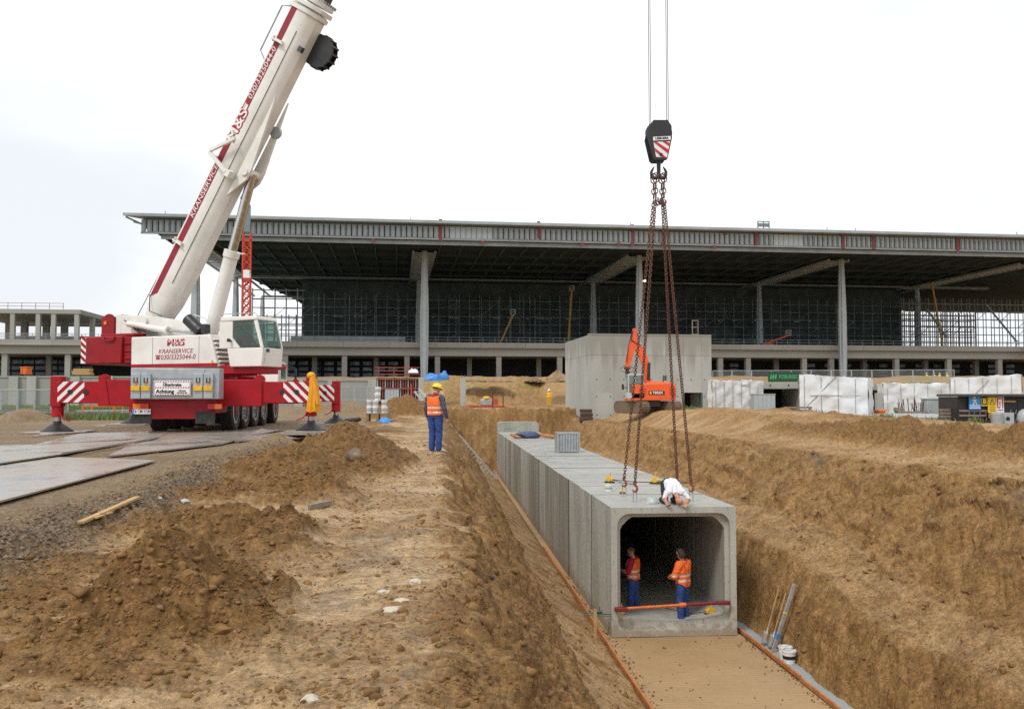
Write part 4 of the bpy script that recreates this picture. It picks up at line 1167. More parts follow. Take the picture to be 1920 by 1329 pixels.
# carrier cab (front, partly hidden)
cc = MB(); side = [(10.1, 1.0), (12.35, 1.0), (12.45, 1.9), (12.2, 2.55), (10.3, 2.6), (10.1, 2.3)]
n = len(side)
cc.add([(-1.25, y, z) for y, z in side] + [(1.25, y, z) for y, z in side], [tuple(range(n - 1, -1, -1)), tuple(range(n, 2 * n))] + [(i, (i + 1) % n, n + (i + 1) % n, n + i) for i in range(n)])
ccb = cc.build('carrier_cab', 'cab_white', crane, bevel=.04)
for sx in (-1, 1): MB().box((sx * 1.256, 11.35, 2.15), (.012, 1.3, .62)).build('side_window', 'cab_glass', ccb)
MB().box((1.262, 11.2, 1.35), (.01, 1.9, .22)).build('stripe', 'red_paint', ccb)
text('lettering', 'LIEBHERR', .17, 'letter_white', ccb, frame((1.27, 11.0, 1.35), (0, 1, 0), (0, 0, 1)), .002, bold=.003)
mi = MB(); mi.tube((1.28, 12.0, 2.45), (1.62, 12.15, 2.35), .02); mi.box((1.66, 12.15, 2.0), (.08, .22, .62)); mi.build('mirror', 'black_steel', ccb, bevel=.02)
for sx in (-1, 1): MB().box((sx * 1.05, 12.42, 1.2), (.3, .06, .18)).build('headlight', 'sign_white', ccb)

# --- slewing platform
zt = lambda px, py, ys: SP(px, py, ys).z
# platform plate and red ring skirt
m = MB(); m.b2(-2.3, 2.5, -1.0, 1.0, 1.98, 2.12); spart(m, 'platform', 'red_paint', bevel=.02)
m = MB(); m.b2(1.2, 3.2, -1.25, -.35, 1.80, 2.08); m.tube((1.6, -1.1, 1.85), (2.9, -1.1, 1.85), .13, n=12); spart(m, 'cab_carrier', 'red_paint', bevel=.02)
# engine housing (camera side)
Y0 = -1.36
hpts = [SP(245, 689, Y0), SP(409, 689, Y0), SP(393, 631, Y0), SP(247, 628, Y0)]
hz0 = (hpts[0].z + hpts[1].z) / 2; hz1 = (hpts[2].z + hpts[3].z) / 2
h0, h1, h2 = hpts[0].x, hpts[1].x, hpts[2].x
hp = [(h0, hz0), (h1, hz0), (h2, hz1), (h0, hz1)]
hs = spart(side_prism(MB(), hp, Y0, -.58), 'engine_housing', 'white_paint', bevel=.035)
MB().b2(h0 + .01, h1 - .03, Y0 - .006, Y0 + .004, hz0 + .02, hz0 + .125).build('stripe', 'red_paint', hs)
for px in (286, 373):
    x = SP(px, 660, Y0).x; MB().b2(x - .006, x + .006, Y0 - .004, Y0 + .004, hz0 + .03, hz1 - .04).build('panel_joint', 'dark_grey', hs)
FH = lambda px, py, e=0.005: frame(SP(px, py, Y0 - e), (1, 0, 0), (0, 0, 1))
kx = 1.32
text('lettering', 'M&S', .30, 'letter_red', hs, FH(329.5, 642.5, .0045), .002, bold=.012, sx=kx)
text('lettering', 'M&S', .30, 'letter_white', hs, FH(327.3, 641.5, .009), .002, bold=-.004, sx=kx)
text('lettering', 'KRANSERVICE', .205, 'letter_red', hs, FH(328.5, 658.5), .002, shear=.25, sx=kx * .83)
text('lettering', '030/3325044-0', .225, 'letter_red', hs, FH(333, 669.5), .002, shear=.2, sx=kx * .80)
ph = SP(296, 669.5, Y0 - .005)
MB().box((ph.x, Y0 - .005, ph.z - .03), (.15, .006, .09)).box((ph.x, Y0 - .005, ph.z + .05), (.21, .006, .035)).build('phone_symbol', 'letter_red', hs)
tr_ = SP(398, 678, Y0 - .004)
def warn_tri(cx, y, cz, s_, parent):
    o = MB().add([(cx - s_, y, cz - s_ * .8), (cx + s_, y, cz - s_ * .8), (cx, y, cz + s_)], [(0, 1, 2)]).build('warning_sign', 'yellow_steel', parent)
    MB().add([(cx - s_ * .35, y - .003, cz - s_ * .5), (cx + s_ * .35, y - .003, cz - s_ * .5), (cx, y - .003, cz + s_ * .4)], [(0, 1, 2)]).build('symbol', 'letter_black', o) if False else None
    return o
warn_tri(tr_.x, Y0 - .006, tr_.z, .085, hs)
# louvred front face of the housing
lv = MB(); fh = hz1 - hz0; sl = math.atan2(h1 - h2, fh)
for i in range(6):
    k = (i + .6) / 6.4; z = hz1 - .06 - k * (fh - .12); x = h2 + (h1 - h2) * (hz1 - z) / fh
    lv.box((x + .035, -.97, z), (.06, .60, .055), (0, R(35), 0))
lv.build('louvre', 'white_paint', hs)
lg = MB()
for i in range(6):
    k = (i + .6) / 6.4; z = hz1 - .105 - k * (fh - .12); x = h2 + (h1 - h2) * (hz1 - z) / fh
    lg.box((x + .004, -.97, z), (.02, .60, .05))
lg.build('vent_gap', 'dark_grey', hs)
# far-side housing
spart(MB().b2(h0, h1 - .2, .58, Y0 * -1, hz0, hz1), 'far_housing', 'white_paint', bevel=.035)
# side frames that carry the boom foot
pv = SP(297, 604, 0.0)
for ys in (-.54, .54):
    fr = [SP(230, 592, ys), SP(275, 591, ys), SP(355, 603, ys), SP(394, 628, ys), SP(400, 652, ys), SP(240, 652, ys), SP(228, 622, ys)]
    spart(side_prism(MB(), [(p.x, p.z) for p in fr], ys - .05, ys + .05), 'boom_frame', 'white_paint', bevel=.012)
m = MB(); q = SP(275, 600, -.6); m.lathe([(.13, -.68), (.13, .68)], 18, Matrix.Translation((pv.x, 0, pv.z)) @ Matrix.Rotation(R(90), 4, 'X')); spart(m, 'boom_pin', 'white_paint', smooth=True)
# ram on the frame
ra, rb, rc = SP(240, 607, -.72), SP(312, 619, -.72), SP(385, 626, -.72)
rm = spart(MB().tube(ra, rb, .10, n=14).tube(rb - Vector((.02, 0, 0)), rb + (rc - rb).normalized() * .08, .14, n=14), 'ram', 'white_paint', smooth=True)
MB().tube(rb, rc, .05, n=10).build('ram_rod', 'jack_steel', rm, smooth=True)
hsz = MB()
for k in range(5):
    p0 = SP(233 + 6 * k, 600 + 4 * k, -.64); hsz.path([p0, p0 + Vector((.25, -.05, -.12 - .04 * k)), p0 + Vector((.7, -.02, -.28)), p0 + Vector((1.2, 0, -.30 - .02 * k))], .018)
spart(hsz, 'hose', 'black_steel')
# exhaust silencer and box
a, b = SP(352, 598, -.8), SP(377, 622, -.8)
spart(MB().tube(a, b, .20, n=16), 'silencer', 'black_steel', smooth=True)
a, b = SP(382, 608, -.85), SP(391, 625, -.85); spart(MB().b2(a.x, b.x, -1.0, -.75, b.z, a.z), 'filter_box', 'black_steel', bevel=.03)
rl = MB(); rl.path([SP(350, 596, -.6), SP(365, 591, -.6), SP(385, 596, -.6), SP(392, 612, -.6)], .018)
rl.path([SP(350, 596, .4), SP(365, 591, .4), SP(385, 596, .4), SP(392, 612, .4)], .018); spart(rl, 'guard_rail', 'white_paint')
# counterweight
cw = [SP(152, 632, Y0), SP(228, 632, Y0), SP(228, 683, Y0), SP(152, 683, Y0)]
cz1, cz0_ = cw[0].z, cw[3].z; ch0 = cw[0].x; ch1 = cw[1].x
cwo = spart(MB().b2(ch0, ch1, Y0, 1.36, cz0_, cz1), 'counterweight', 'dark_red', bevel=.04)
x2 = SP(245, 650, Y0).x
m = MB().b2(ch1 + .005, x2, Y0 + .10, 1.26, cz0_ + .02, cz1 - .03)
for k in range(3): m.b2(ch1 + .04, x2 - .02, Y0 + .06, Y0 + .11, cz0_ + .15 + k * .25, cz0_ + .2 + k * .25)
m.build('ballast_frame', 'dark_red', cwo, bevel=.015)
MB().b2(ch0 + .6, x2 - .1, -1.1, 1.1, cz1, cz1 + .10).build('ballast_plate', 'dark_red', cwo, bevel=.02)
m = MB(); k = (cz1 - cz0_) / 4
m.b2(ch0 + .01, ch0 + .24, Y0 - .006, Y0 + .002, cz0_ + .03, cz1 - .03); m.build('stripe_panel', 'stripe_white', cwo)
m = MB()
for i in range(4):
    z = cz0_ + .04 + i * k; m.add([(ch0 + .012, Y0 - .01, z + .16), (ch0 + .238, Y0 - .01, z), (ch0 + .238, Y0 - .01, z + .13), (ch0 + .012, Y0 - .01, z + .29)], [(0, 1, 2, 3)])
m.build('stripes', 'red_paint', cwo)
MB().path([(ch0 + 1.05, Y0 - .02, cz1 - .02), (ch0 + 1.1, Y0 - .06, cz1 - .14), (ch0 + 1.3, Y0 - .06, cz1 - .17), (ch0 + 1.5, Y0 - .06, cz1 - .14), (ch0 + 1.55, Y0 - .02, cz1 - .02)], .025).build('handle', 'dark_red', cwo)
# winch
a, b = SP(193, 590, -.5), SP(216, 615, -.5)
wn = MB(); wn.b2(a.x, b.x, -.55, .55, b.z - .35, a.z - .1)
wn.lathe([(.30, -.52), (.30, -.47), (.22, -.46), (.22, .46), (.30, .47), (.30, .52)], 20, Matrix.Translation(((a.x + b.x) / 2, 0, a.z - .28)) @ Matrix.Rotation(R(90), 4, 'X'))
wo = spart(wn, 'winch', 'dark_red', smooth=True)
MB().box(((a.x + b.x) / 2 - .1, -.57, a.z - .3), (.12, .02, .12)).build('sticker', 'amber', wo)
m = MB(); p = SP(222, 600, -.5); m.b2(p.x - .12, p.x + .12, -.5, .5, hz1 - .3, SP(222, 589, -.5).z); spart(m, 'rear_post', 'white_paint', bevel=.02)

# --- crane cab (camera side, ahead of the housing)
K0, K1 = -1.40, -.38
cabpx = dict(rear_b=(432, 640), )
q = lambda px, py: SP(px, py, K0)
cb0 = (q(437, 687).z + q(490, 688).z) / 2; cb1 = q(480, 592).z; sill = q(460, 652).z
hr, hf = q(431, 660).x, q(491, 660).x; htop = q(481, 594).x; hrt = q(412, 600).x
hwin0, hwin1 = q(436, 620).x, q(487, 645).x
cabo = spart(side_prism(MB(), [(hr, cb0), (hf, cb0), (hf + .03, sill), (hr - .12, sill)], K0, K1), 'cab', 'cab_white', bevel=.03)
side_prism(MB(), [(hrt, cb1 - .14), (htop + .02, cb1 - .12), (htop - .02, cb1), (hrt + .04, cb1 + .01)], K0, K1).build('roof', 'cab_white', cabo, bevel=.03)
for ys in (K0, K1 - .06):
    pb = MB(); side_prism(pb, [(hrt, sill + .004), (hwin0, sill + .004), (hwin0, cb1 - .145), (hrt, cb1 - .145)], ys, ys + .06)
    side_prism(pb, [(hwin0 + .004, sill + .004), (hwin0 + .30, sill + .004), (hwin0 + .004, sill + .32)], ys, ys + .06)
    pb.build('cab_side', 'cab_white', cabo)
    side_prism(MB(), [(hf - .06, sill + .004), (hf + .03, sill + .004), (htop + .015, cb1 - .125), (htop - .10, cb1 - .145)], ys, ys + .05).build('cab_post', 'cab_white', cabo)
    side_prism(MB(), [(hwin0 + .30, sill + .006), (hf - .062, sill + .006), (htop - .102, cb1 - .15), (hwin0 + .006, cb1 - .15), (hwin0 + .006, sill + .33)], ys + .018, ys + .03).build('side_window', 'cab_glass', cabo)
MB().b2(hrt, hrt + .05, K0 + .062, K1 - .062, sill + .004, cb1 - .145).build('back_wall', 'cab_white', cabo)
# windscreen (faces along the boom)
ws = MB(); ws.add([(hf + .02, K0 + .07, sill + .01), (hf + .02, K1 - .08, sill + .01), (htop + .0, K1 - .08, cb1 - .13), (htop + .0, K0 + .07, cb1 - .13),
                   (hf + .03, K0 + .07, sill + .01), (hf + .03, K1 - .08, sill + .01), (htop + .012, K1 - .08, cb1 - .13), (htop + .012, K0 + .07, cb1 - .13)],
                  [(0, 3, 2, 1), (4, 5, 6, 7), (0, 1, 5, 4), (1, 2, 6, 5), (2, 3, 7, 6), (3, 0, 4, 7)])
ws.build('windscreen', 'cab_glass', cabo)
m = MB(); m.box((hf + .02, K0 + .25, sill - .08), (.05, .14, .10)); m.build('wiper_motor', 'black_steel', cabo)
warn_tri(hf + .0, K0 - .01, cb0 + .35, .0, cabo) if False else None
m = MB().add([(hf + .006, K0 + .35, cb0 + .25), (hf + .006, K0 + .55, cb0 + .25), (hf + .006, K0 + .45, cb0 + .45)], [(0, 1, 2)]).build('warning_sign', 'yellow_steel', cabo)
m = MB().box((hf + .006, K0 + .75, cb0 + .62), (.008, .22, .10)).build('sticker', 'letter_black', cabo)
rl = MB(); rl.path([(hrt, K0 + .05, cb1 + .02), (hrt + .05, K0 + .05, cb1 + .10), (htop - .1, K0 + .05, cb1 + .10), (htop, K0 + .05, cb1 + .01)], .014); rl.build('handrail', 'galv', cabo); rl = MB(); rl.path([(hf + .05, K0 + .04, cb0 + .1), (hf + .09, K0 + .04, cb0 + .3), (hf + .09, K0 + .04, sill - .1), (hf + .04, K0 + .04, sill)], .014)
rl.build('handrail', 'galv', cabo)
m = MB(); m.tube((hwin0 - .05, K0, sill + .22), (hwin0 - .05, K0 - .10, sill + .24), .03); m.box((hwin0 - .05, K0 - .12, sill + .24), (.09, .06, .10)); m.build('work_lamp', 'black_steel', cabo)
m = MB(); m.b2(hr + .15, hr + .6, K0 + .28, K1 - .25, sill - .35, sill - .2); m.b2(hr + .05, hr + .17, K0 + .28, K1 - .25, sill - .3, sill + .35); m.build('seat', 'dark_grey', cabo)
m = MB(); m.b2(hr + .05, hf - .06, K0 + .07, K1 - .07, sill + .003, sill + .02); m.build('console', 'dark_grey', cabo)
CABSEAT = (hr + .38, (K0 + K1) / 2, sill)

# --- boom
tip = HK + Vector((0, 0, 0))
bl_px = SP(585, 22, 0.0)                # a point on the centre line at the collar
bd_ = Vector((bl_px.x - pv.x, 0, bl_px.z - pv.z)); BA = math.atan2(bd_.z, bd_.x); B1 = bd_.length
hook_h = (Vector((HK.x, HK.y, 0)) - Vector((sO.x, sO.y, 0))).length
BL = (hook_h - pv.x) / math.cos(BA)
boom = bpy.data.objects.new('boom', None)
def boom_ring(x, w_, h, zc=0.0):
    p = []
    for (y, z) in ((-w_ / 2, h * .42), (-w_ / 2 + .05, h / 2), (w_ / 2 - .05, h / 2), (w_ / 2, h * .42), (w_ / 2, -h * .18), (w_ / 2 - .10, -h * .36), (w_ / 2 - .26, -h * .5), (-w_ / 2 + .26, -h * .5), (-w_ / 2 + .10, -h * .36), (-w_ / 2, -h * .18)):
        p.append((x, y, z + zc))
    return p
BW, BH = .90, 1.07
m = MB()
m.loft([boom_ring(-.35, .6, .7), boom_ring(.9, BW, BH * .95), boom_ring(1.4, BW, BH), boom_ring(B1, BW, BH)])
bo = m.build('boom', 'white_paint', crane, smooth=True)
bo.location = (0, SY, 0)
bo.matrix_local = Matrix.Translation((0, SY, 0)) @ Matrix.Rotation(srz, 4, 'Z') @ Matrix.Translation((pv.x, 0, pv.z)) @ Matrix.Rotation(-BA, 4, 'Y')
def BX(px, py, ys=-BW / 2):
    p = SP(px, py, ys) - Vector((pv.x, 0, pv.z)); return Vector((p.x * math.cos(BA) + p.z * math.sin(BA), ys, -p.x * math.sin(BA) + p.z * math.cos(BA)))
zs1 = BH * .40; zs0 = BH * .40 - .24
xs0 = BX(300, 553).x; ys_ = -BW / 2
m = MB(); m.add([(xs0 - .25, ys_ - .005, zs1), (xs0, ys_ - .005, zs0), (B1 - .15, ys_ - .005, zs0), (B1 - .15, ys_ - .005, zs1)], [(0, 1, 2, 3)])
m.build('stripe', 'stripe_red', bo)
FBm = lambda x, z, e: frame((x, ys_ - e, z), (1, 0, 0), (0, 0, 1))
zm = (zs0 + zs1) / 2
text('lettering', 'KRANSERVICE', .25, 'letter_white', bo, FBm(BX(393, 366).x, zm, .008), .002, shear=.15, sx=1.25)
text('lettering', '030/3325044-0', .27, 'letter_white', bo, FBm(BX(502, 144).x, zm, .008), .002, shear=.15, sx=1.12)
xm = BX(452, 240).x
text('lettering', 'M&S', .50, 'letter_red', bo, FBm(xm + .02, zm - .05, .007), .002, bold=.03, sx=1.25)
text('lettering', 'M&S', .50, 'letter_white', bo, FBm(xm, zm - .03, .011), .002, bold=.006, sx=1.25)
xp = BX(502, 144).x - 1.22
MB().box((xp, ys_ - .008, zm - .03), (.20, .004, .09)).box((xp, ys_ - .008, zm + .05), (.26, .004, .04)).build('phone_symbol', 'letter_white', bo)
# weld seam, brackets, collars
MB().b2(1.6, B1 - .8, ys_ - .012, ys_ + .004, -BH * .18 - .008, -BH * .18 + .008).build('seam', 'dark_grey', bo)
m = MB()
for x, g_ in ((B1 - .10, .05), (B1 + .10, .09), (B1 + .30, .05)):
    m.loft([boom_ring(x - .07, BW + 2 * g_, BH + 2 * g_), boom_ring(x + .07, BW + 2 * g_, BH + 2 * g_)])
m.build('collar', 'white_paint', bo, bevel=.01)
m = MB()
for i in range(9):
    for z in (-.4, .55): m.box((B1 + .42, -.44 + i * .11, z * 1.1), (.10, .05, .05))
m.build('collar_bolts', 'galv', bo)['kind'] = 'stuff'
def bracket(px, py, w_, name='bracket'):
    x = BX(px, py).x; m = MB()
    m.box((x, ys_ - .06, .30), (.09, .12, w_)); m.tube((x - .1, ys_ - .12, .42), (x + .1, ys_ - .12, .42), .04); m.tube((x - .03, ys_ - .14, .42 - w_), (x - .03, ys_ - .14, .5), .025)
    return m.build(name, 'white_paint', bo)
bracket(348, 462, .35); bracket(548, 92, .45); 
# jib holder arms half way up
xj = BX(445, 290).x; m = MB()
m.bar((xj - .35, ys_ - .25, .62), (xj + .45, ys_ - .25, -.10), .10, .10); m.bar((xj - .45, ys_ - .28, .45), (xj - .45, ys_ - .02, .45), .09, .09); m.bar((xj - .40, ys_ - .24, .62), (xj - .65, ys_ - .24, -.35), .09, .12); m.box((xj - .66, ys_ - .12, -.42), (.22, .30, .2))
m.build('jib_holder', 'white_paint', bo)
# luffing cylinder lug under the boom
xl = BX(478, 330, 0).x
m = MB()
for y in (-.32, .32):
    side_prism(m, [(xl - 1.0, -BH * .49), (xl - .2, -BH * .49 - .42), (xl + .2, -BH * .49 - .42), (xl + 2.6, -BH * .49)], y - .04, y + .04)
m.lathe([(.13, -.42), (.13, .42)], 16, Matrix.Translation((xl, 0, -BH * .49 - .25)) @ Matrix.Rotation(R(90), 4, 'X'))
m.build('cylinder_lug', 'white_paint', bo)
# work lamp, hose drum, pulley, inspection rail
xd = BX(608, 85, 0).x
dm = MB(); TMx = Matrix.Translation((xd - .25, .30, -BH * .5 - .30)) @ Matrix.Rotation(R(90), 4, 'X')
dm.lathe([(.52, -.15), (.55, -.12), (.30, -.10), (.30, .10), (.55, .12), (.52, .15)], 26, TMx)
dr = dm.build('cable_drum', 'black_steel', bo, smooth=True)
m = MB()
for i in range(14):
    a = 2 * math.pi * i / 14; m.box((.54 * math.cos(a), .54 * math.sin(a), 0), (.05, .06, .34), (0, 0, a), TMx)
m.build('drum_rib', 'black_steel', dr)
m = MB(); m.bar((xd + .1, .25, -BH * .45), (xd - .25, .25, -BH * .5 - .3), .08, .1); m.box((xd - .5, -.35, -BH * .5 - .05), (.18, .14, .16)); m.build('lamp_bracket', 'dark_grey', bo)
xpu = BX(515, 250, 0).x; MB().lathe([(.20, -.06), (.20, .06)], 18, Matrix.Translation((xpu, .3, -BH * .5 - .10)) @ Matrix.Rotation(R(90), 4, 'X')).build('pulley', 'galv', bo, smooth=True)
m = MB(); m.path([(B1 - .2, -.35, BH * .5 + .05), (B1 - .3, -.35, BH * .5 + .35), (B1 - 1.9, -.35, BH * .5 + .35), (B1 - 2.1, -.35, BH * .5 + .02)], .03); m.build('tube_guard', 'galv', bo)
# telescoped sections and head
prev = B1 + .38
secs = [(B1 + 2.6, .76, .88), (B1 + 5.6, .70, .80), (B1 + 11.0, .64, .73), (BL - .3, .56, .66)]
for (x1, w_, h_) in secs:
    m = MB(); m.loft([boom_ring(prev, w_, h_), boom_ring(x1, w_, h_)]); s_ = m.build('inner_section', 'dark_grey' if x1 < B1 + 6 else 'white_paint', bo, smooth=True); prev = x1 + .001
m = MB()
for y in (-.36, .36): side_prism(m, [(BL - .5, .38), (BL + .35, .25), (BL + .35, -.6), (BL - .5, -.38)], y - .04, y + .04)
hdm = m.build('boom_head', 'white_paint', bo)
for y in (-.25, 0, .25): MB().lathe([(.30, -.05), (.24, 0), (.30, .05)], 18, Matrix.Translation((BL, y, -.25)) @ Matrix.Rotation(R(90), 4, 'X')).build('sheave', 'dark_grey', hdm, smooth=True)
# luffing cylinder, in platform coords
lp = Vector((pv.x + xl * math.cos(BA) - (-BH * .49 - .25) * math.sin(BA), 0, pv.z + xl * math.sin(BA) + (-BH * .49 - .25) * math.cos(BA)))
lb = SP(392, 640, 0.0)
lm = SP(432, 470, 0.0); tpar = (lm - lb).dot((lp - lb).normalized()); dl = (lp - lb).normalized(); lmid = lb + dl * tpar
lc = spart(MB().tube(lb - dl * .3, lmid, .235, n=24).tube(lmid - dl * .22, lmid + dl * .02, .27, n=24), 'luffing_cylinder', 'white_paint', smooth=True)
MB().tube(lmid, lp, .155, n=20).build('piston_rod', 'chrome', lc, smooth=True)
MB().tube(lmid + Vector((.25, -.05, -.1)), lmid + Vector((.75, -.3, -.18)), .025).build('pin', 'white_paint', lc)
# hoist rope over the back of the boom and the falls to the hook
def b2s(x, y, z): return Vector((pv.x + x * math.cos(BA) - z * math.sin(BA), y, pv.z + x * math.sin(BA) + z * math.cos(BA)))
wz_ = SP(266, 589, 0); 
spart(MB().tube(Vector((-3.3, 0, hz1 + .55)), b2s(9.0, 0, BH * .5 + .14), .014, n=6).tube(b2s(9.0, 0, BH * .5 + .14), b2s(BL, 0, BH * .5 - .1), .014, n=6), 'hoist_rope', 'rope')
# cable hanging at the boom foot
spart(MB().path([b2s(xs0 - .2, ys_ - .03, zs1), b2s(xs0 - .25, ys_ - .05, zs1 - .05) + Vector((0, 0, -.5)), SP(303, 592, -.55)], .016), 'hose', 'black_steel')

# four rope falls
tipw = sO + hd * (hook_h) ; tipz = cz0 + b2s(BL, 0, -.25).z
hb_top = at(1235, 232, 24.5)
rp = MB()
for px in (1217.3, 1220.3, 1250.2, 1253.2):
    p = at(px, 240, 24.5); top = Vector((tipw.x + (p.x - HK.x), p.y, tipz)) 
    rp.tube(crane.matrix_world.inverted() @ p if False else p, top, .011, n=6)
ro = rp.build('hoist_fall', 'rope')
bpy.context.view_layer.update()
ro.parent = crane; ro.matrix_parent_inverse = crane.matrix_basis.inverted()

# --- hook block
hbw = thing('hook_block', 'black hook block with red and white stripes hanging from the crane ropes', 'hook block', at(1235, 305, 24.5), 0)
HP = lambda px, py, e=0.0: at(px, py, 24.5) - Vector(hbw.location) + Vector((0, e, 0))
def plate(mb, pts, y0, y1):
    n = len(pts); A = [(p.x, y0, p.z) for p in pts]; B = [(p.x, y1, p.z) for p in pts]
    mb.add(A + B, [tuple(range(n)), tuple(range(2 * n - 1, n - 1, -1))] + [(i, n + i, n + (i + 1) % n, (i + 1) % n) for i in range(n)]); return mb
cheek = [(1250, 229), (1223, 229), (1217, 238), (1213, 262), (1222, 300), (1226, 304), (1247, 304), (1250, 300), (1258, 262), (1257, 240)]
m = MB(); plate(m, [HP(*p) for p in cheek], -.20, -.15); plate(m, [HP(p[0] - 3, p[1]) for p in cheek], .15, .20); m.box(tuple(HP(1235, 268)), (.34, .30, .30)); m.build('cheek_plate', 'black_steel', hbw, bevel=.01)
m = MB()
for i, px in enumerate((1219, 1251)):
    p = HP(px if i else 1220, 250); m.lathe([(.25, -.05), (.20, 0), (.25, .05)], 20, Matrix.Translation((p.x * .55, -.05 + .1 * i, p.z)) @ Matrix.Rotation(R(90), 4, 'X'))
m.build('sheave', 'dark_grey', hbw, smooth=True)
lb_ = MB(); plate(lb_, [HP(1255, 259.5), HP(1222.5, 261), HP(1222.5, 268), HP(1255, 266.5)], -.212, -.203); lbo = lb_.build('name_plate', 'sign_white', hbw)
text('lettering', 'LIEBHERR', .085, 'letter_black', lbo, frame(HP(1238.6, 263.8) + Vector((0, -.214, 0)), (1, 0, .03), (0, 0, 1)), .001, bold=.004, sx=1.0)
sp_ = [HP(1254, 269.5), HP(1223, 270.5), HP(1228, 298), HP(1248, 300)]
m = MB(); plate(m, sp_, -.208, -.203); spo = m.build('stripe_panel', 'stripe_white', hbw)
m = MB()
for (q) in (((1223, 270.5), (1229, 270.3), (1252, 285), (1250, 292)), ((1240, 270), (1247, 269.8), (1254, 273), (1253, 279)), ((1225, 281), (1226.5, 288), (1240, 299.4), (1247.6, 299.8))):
    plate(m, [HP(*p) for p in q], -.216, -.211)
m.build('stripes', 'sign_red', spo)
MB().lathe([(.045, -.01), (.045, .01)], 14, Matrix.Translation(HP(1237, 294) + Vector((0, -.225, 0))) @ Matrix.Rotation(R(90), 4, 'X')).build('pin', 'black_steel', hbw)
m = MB(); m.tube(HP(1235, 303), HP(1235, 330), .06, .05, 10)
for sg in (-1, 1):
    pts = [HP(1235, 329)] + [HP(1235 + sg * a, b) for a, b in ((5, 334), (10, 334), (13, 329), (14, 323), (11, 317), (8, 313))]
    m.path(pts, [.06, .06, .055, .05, .04, .03, .012], 8)
m.build('hook', 'black_steel', hbw, smooth=True)
MB().tube(HP(1228, 228), HP(1229, 192), .006, n=5).build('antenna', 'galv', hbw)

# --- lifting chains
ZT = ZF + CH
CT0, CT1 = 0.62, CW - 0.62
anch = [(TP(.84, 1.15, CH), 'near left'), (TP(.84, 2.55, CH), 'rear left'), (TP(CW - .80, 1.15, CH), 'near right'), (TP(CW - .80, 2.55, CH), 'rear right')]
hz = at(1235, 333, 24.5)
def link_mesh(L_, w_, r_):
    m = MB(); pts = []
    for i in range(10):
        a = 2 * math.pi * i / 10; x = (w_ / 2) * math.cos(a); y = (w_ / 2) * math.sin(a) + (L_ / 2 - w_ / 2) * (1 if math.sin(a) > 0 else -1)
        pts.append(Vector((x, 0, y)))
    vs = []; fs = []; n = 4
    for i, p in enumerate(pts):
        d = (pts[(i + 1) % 10] - pts[i - 1]).normalized(); s_ = Vector((0, 1, 0)); u = d.cross(s_)
        for j in range(n):
            t = 2 * math.pi * (j + .5) / n; vs.append(p + (s_ * math.cos(t) + u * math.sin(t)) * r_)
    for i in range(10):
        for j in range(n): fs.append((i * n + j, i * n + (j + 1) % n, ((i + 1) % 10) * n + (j + 1) % n, ((i + 1) % 10) * n + j))
    return vs, fs
for i, (A, nm) in enumerate(anch):
    A = A + Vector((0, 0, .0))
    sgx = -1 if 'left' in nm else 1; dy = -.06 if 'near' in nm else .06
    top = hz + Vector((sgx * .11 + (.02 if 'near' in nm else -.02), dy, -.02))
    fork = top + Vector((0.01 * sgx, 0, -.62)); bot = A + Vector((0, 0, .46))
    ct = thing('lifting_chain', {'near left': 'rusty lifting chain hooked to the front left eye of the culvert mouth segment', 'rear left': 'rusty lifting chain running to the rear left eye of the culvert mouth segment', 'near right': 'rusty lifting chain hooked to the front right eye beside the white-shirted worker', 'rear right': 'rusty lifting chain running down behind the white-shirted worker'}[nm], 'chain', A, 0, 'four lifting chains')
    O = A
    m = MB()
    # coupling ring and heavy links at the top
    for (cp, ln, wd, rr_, rot) in ((top, .26, .16, .02, 0), (top + Vector((0, 0, -.22)), .17, .12, .02, 90), (top + Vector((0, 0, -.36)), .15, .11, .019, 0), (top + Vector((0, 0, -.49)), .15, .11, .019, 90)):
        v_, f_ = link_mesh(ln, wd, rr_); m.add(v_, f_, Matrix.Translation(cp - O) @ Matrix.Rotation(R(rot), 4, 'Z'))
    m.build('master_link', 'rust_chain', ct, smooth=True)
    # shortening hook with loose tail
    m = MB(); tl = top + Vector((sgx * -.05, -.05, -.55)) - O
    m.path([tl, tl + Vector((0, 0, -.12)), tl + Vector((.05, 0, -.2)), tl + Vector((.10, 0, -.14)), tl + Vector((.09, 0, -.07))], [.02, .025, .028, .022, .014], 6); m.build('grab_hook', 'rust_chain', ct, smooth=True)
    d = bot - fork; n_ = int(d.length / .074); m = MB(); qd = (-d).to_track_quat('Z', 'Y').to_matrix().to_4x4()
    v_, f_ = link_mesh(.106, .072, .0125)
    for k in range(n_):
        p = fork + d * ((k + .5) / n_) - O
        m.add(v_, f_, Matrix.Translation(p) @ qd @ Matrix.Rotation(R(90 * (k % 2)), 4, 'Z'))
    m.build('chain_links', 'rust_chain', ct, smooth=True)
    m = MB(); b = bot - O
    m.path([b + Vector((0, 0, .05)), b + Vector((-.01, 0, -.02)), b + Vector((.045, 0, -.07)), b + Vector((.06, 0, -.14)), b + Vector((.02, 0, -.2)), b + Vector((-.04, 0, -.19)), b + Vector((-.06, 0, -.14))], [.03, .035, .03, .035, .035, .026, .012], 8)
    m.tube(b + Vector((-.05, 0, .03)), b + Vector((.05, 0, .03)), .022, n=6)
    m.build('hook', 'hook_red', ct, smooth=True)
    m = MB(); m.path([(-.045, 0, 0), (-.045, 0, .24), (0, 0, .285), (.045, 0, .24), (.045, 0, 0)], .016, 6); m.box((0, 0, .012), (.16, .12, .024)); m.build('lifting_eye', 'galv', ct, smooth=True)
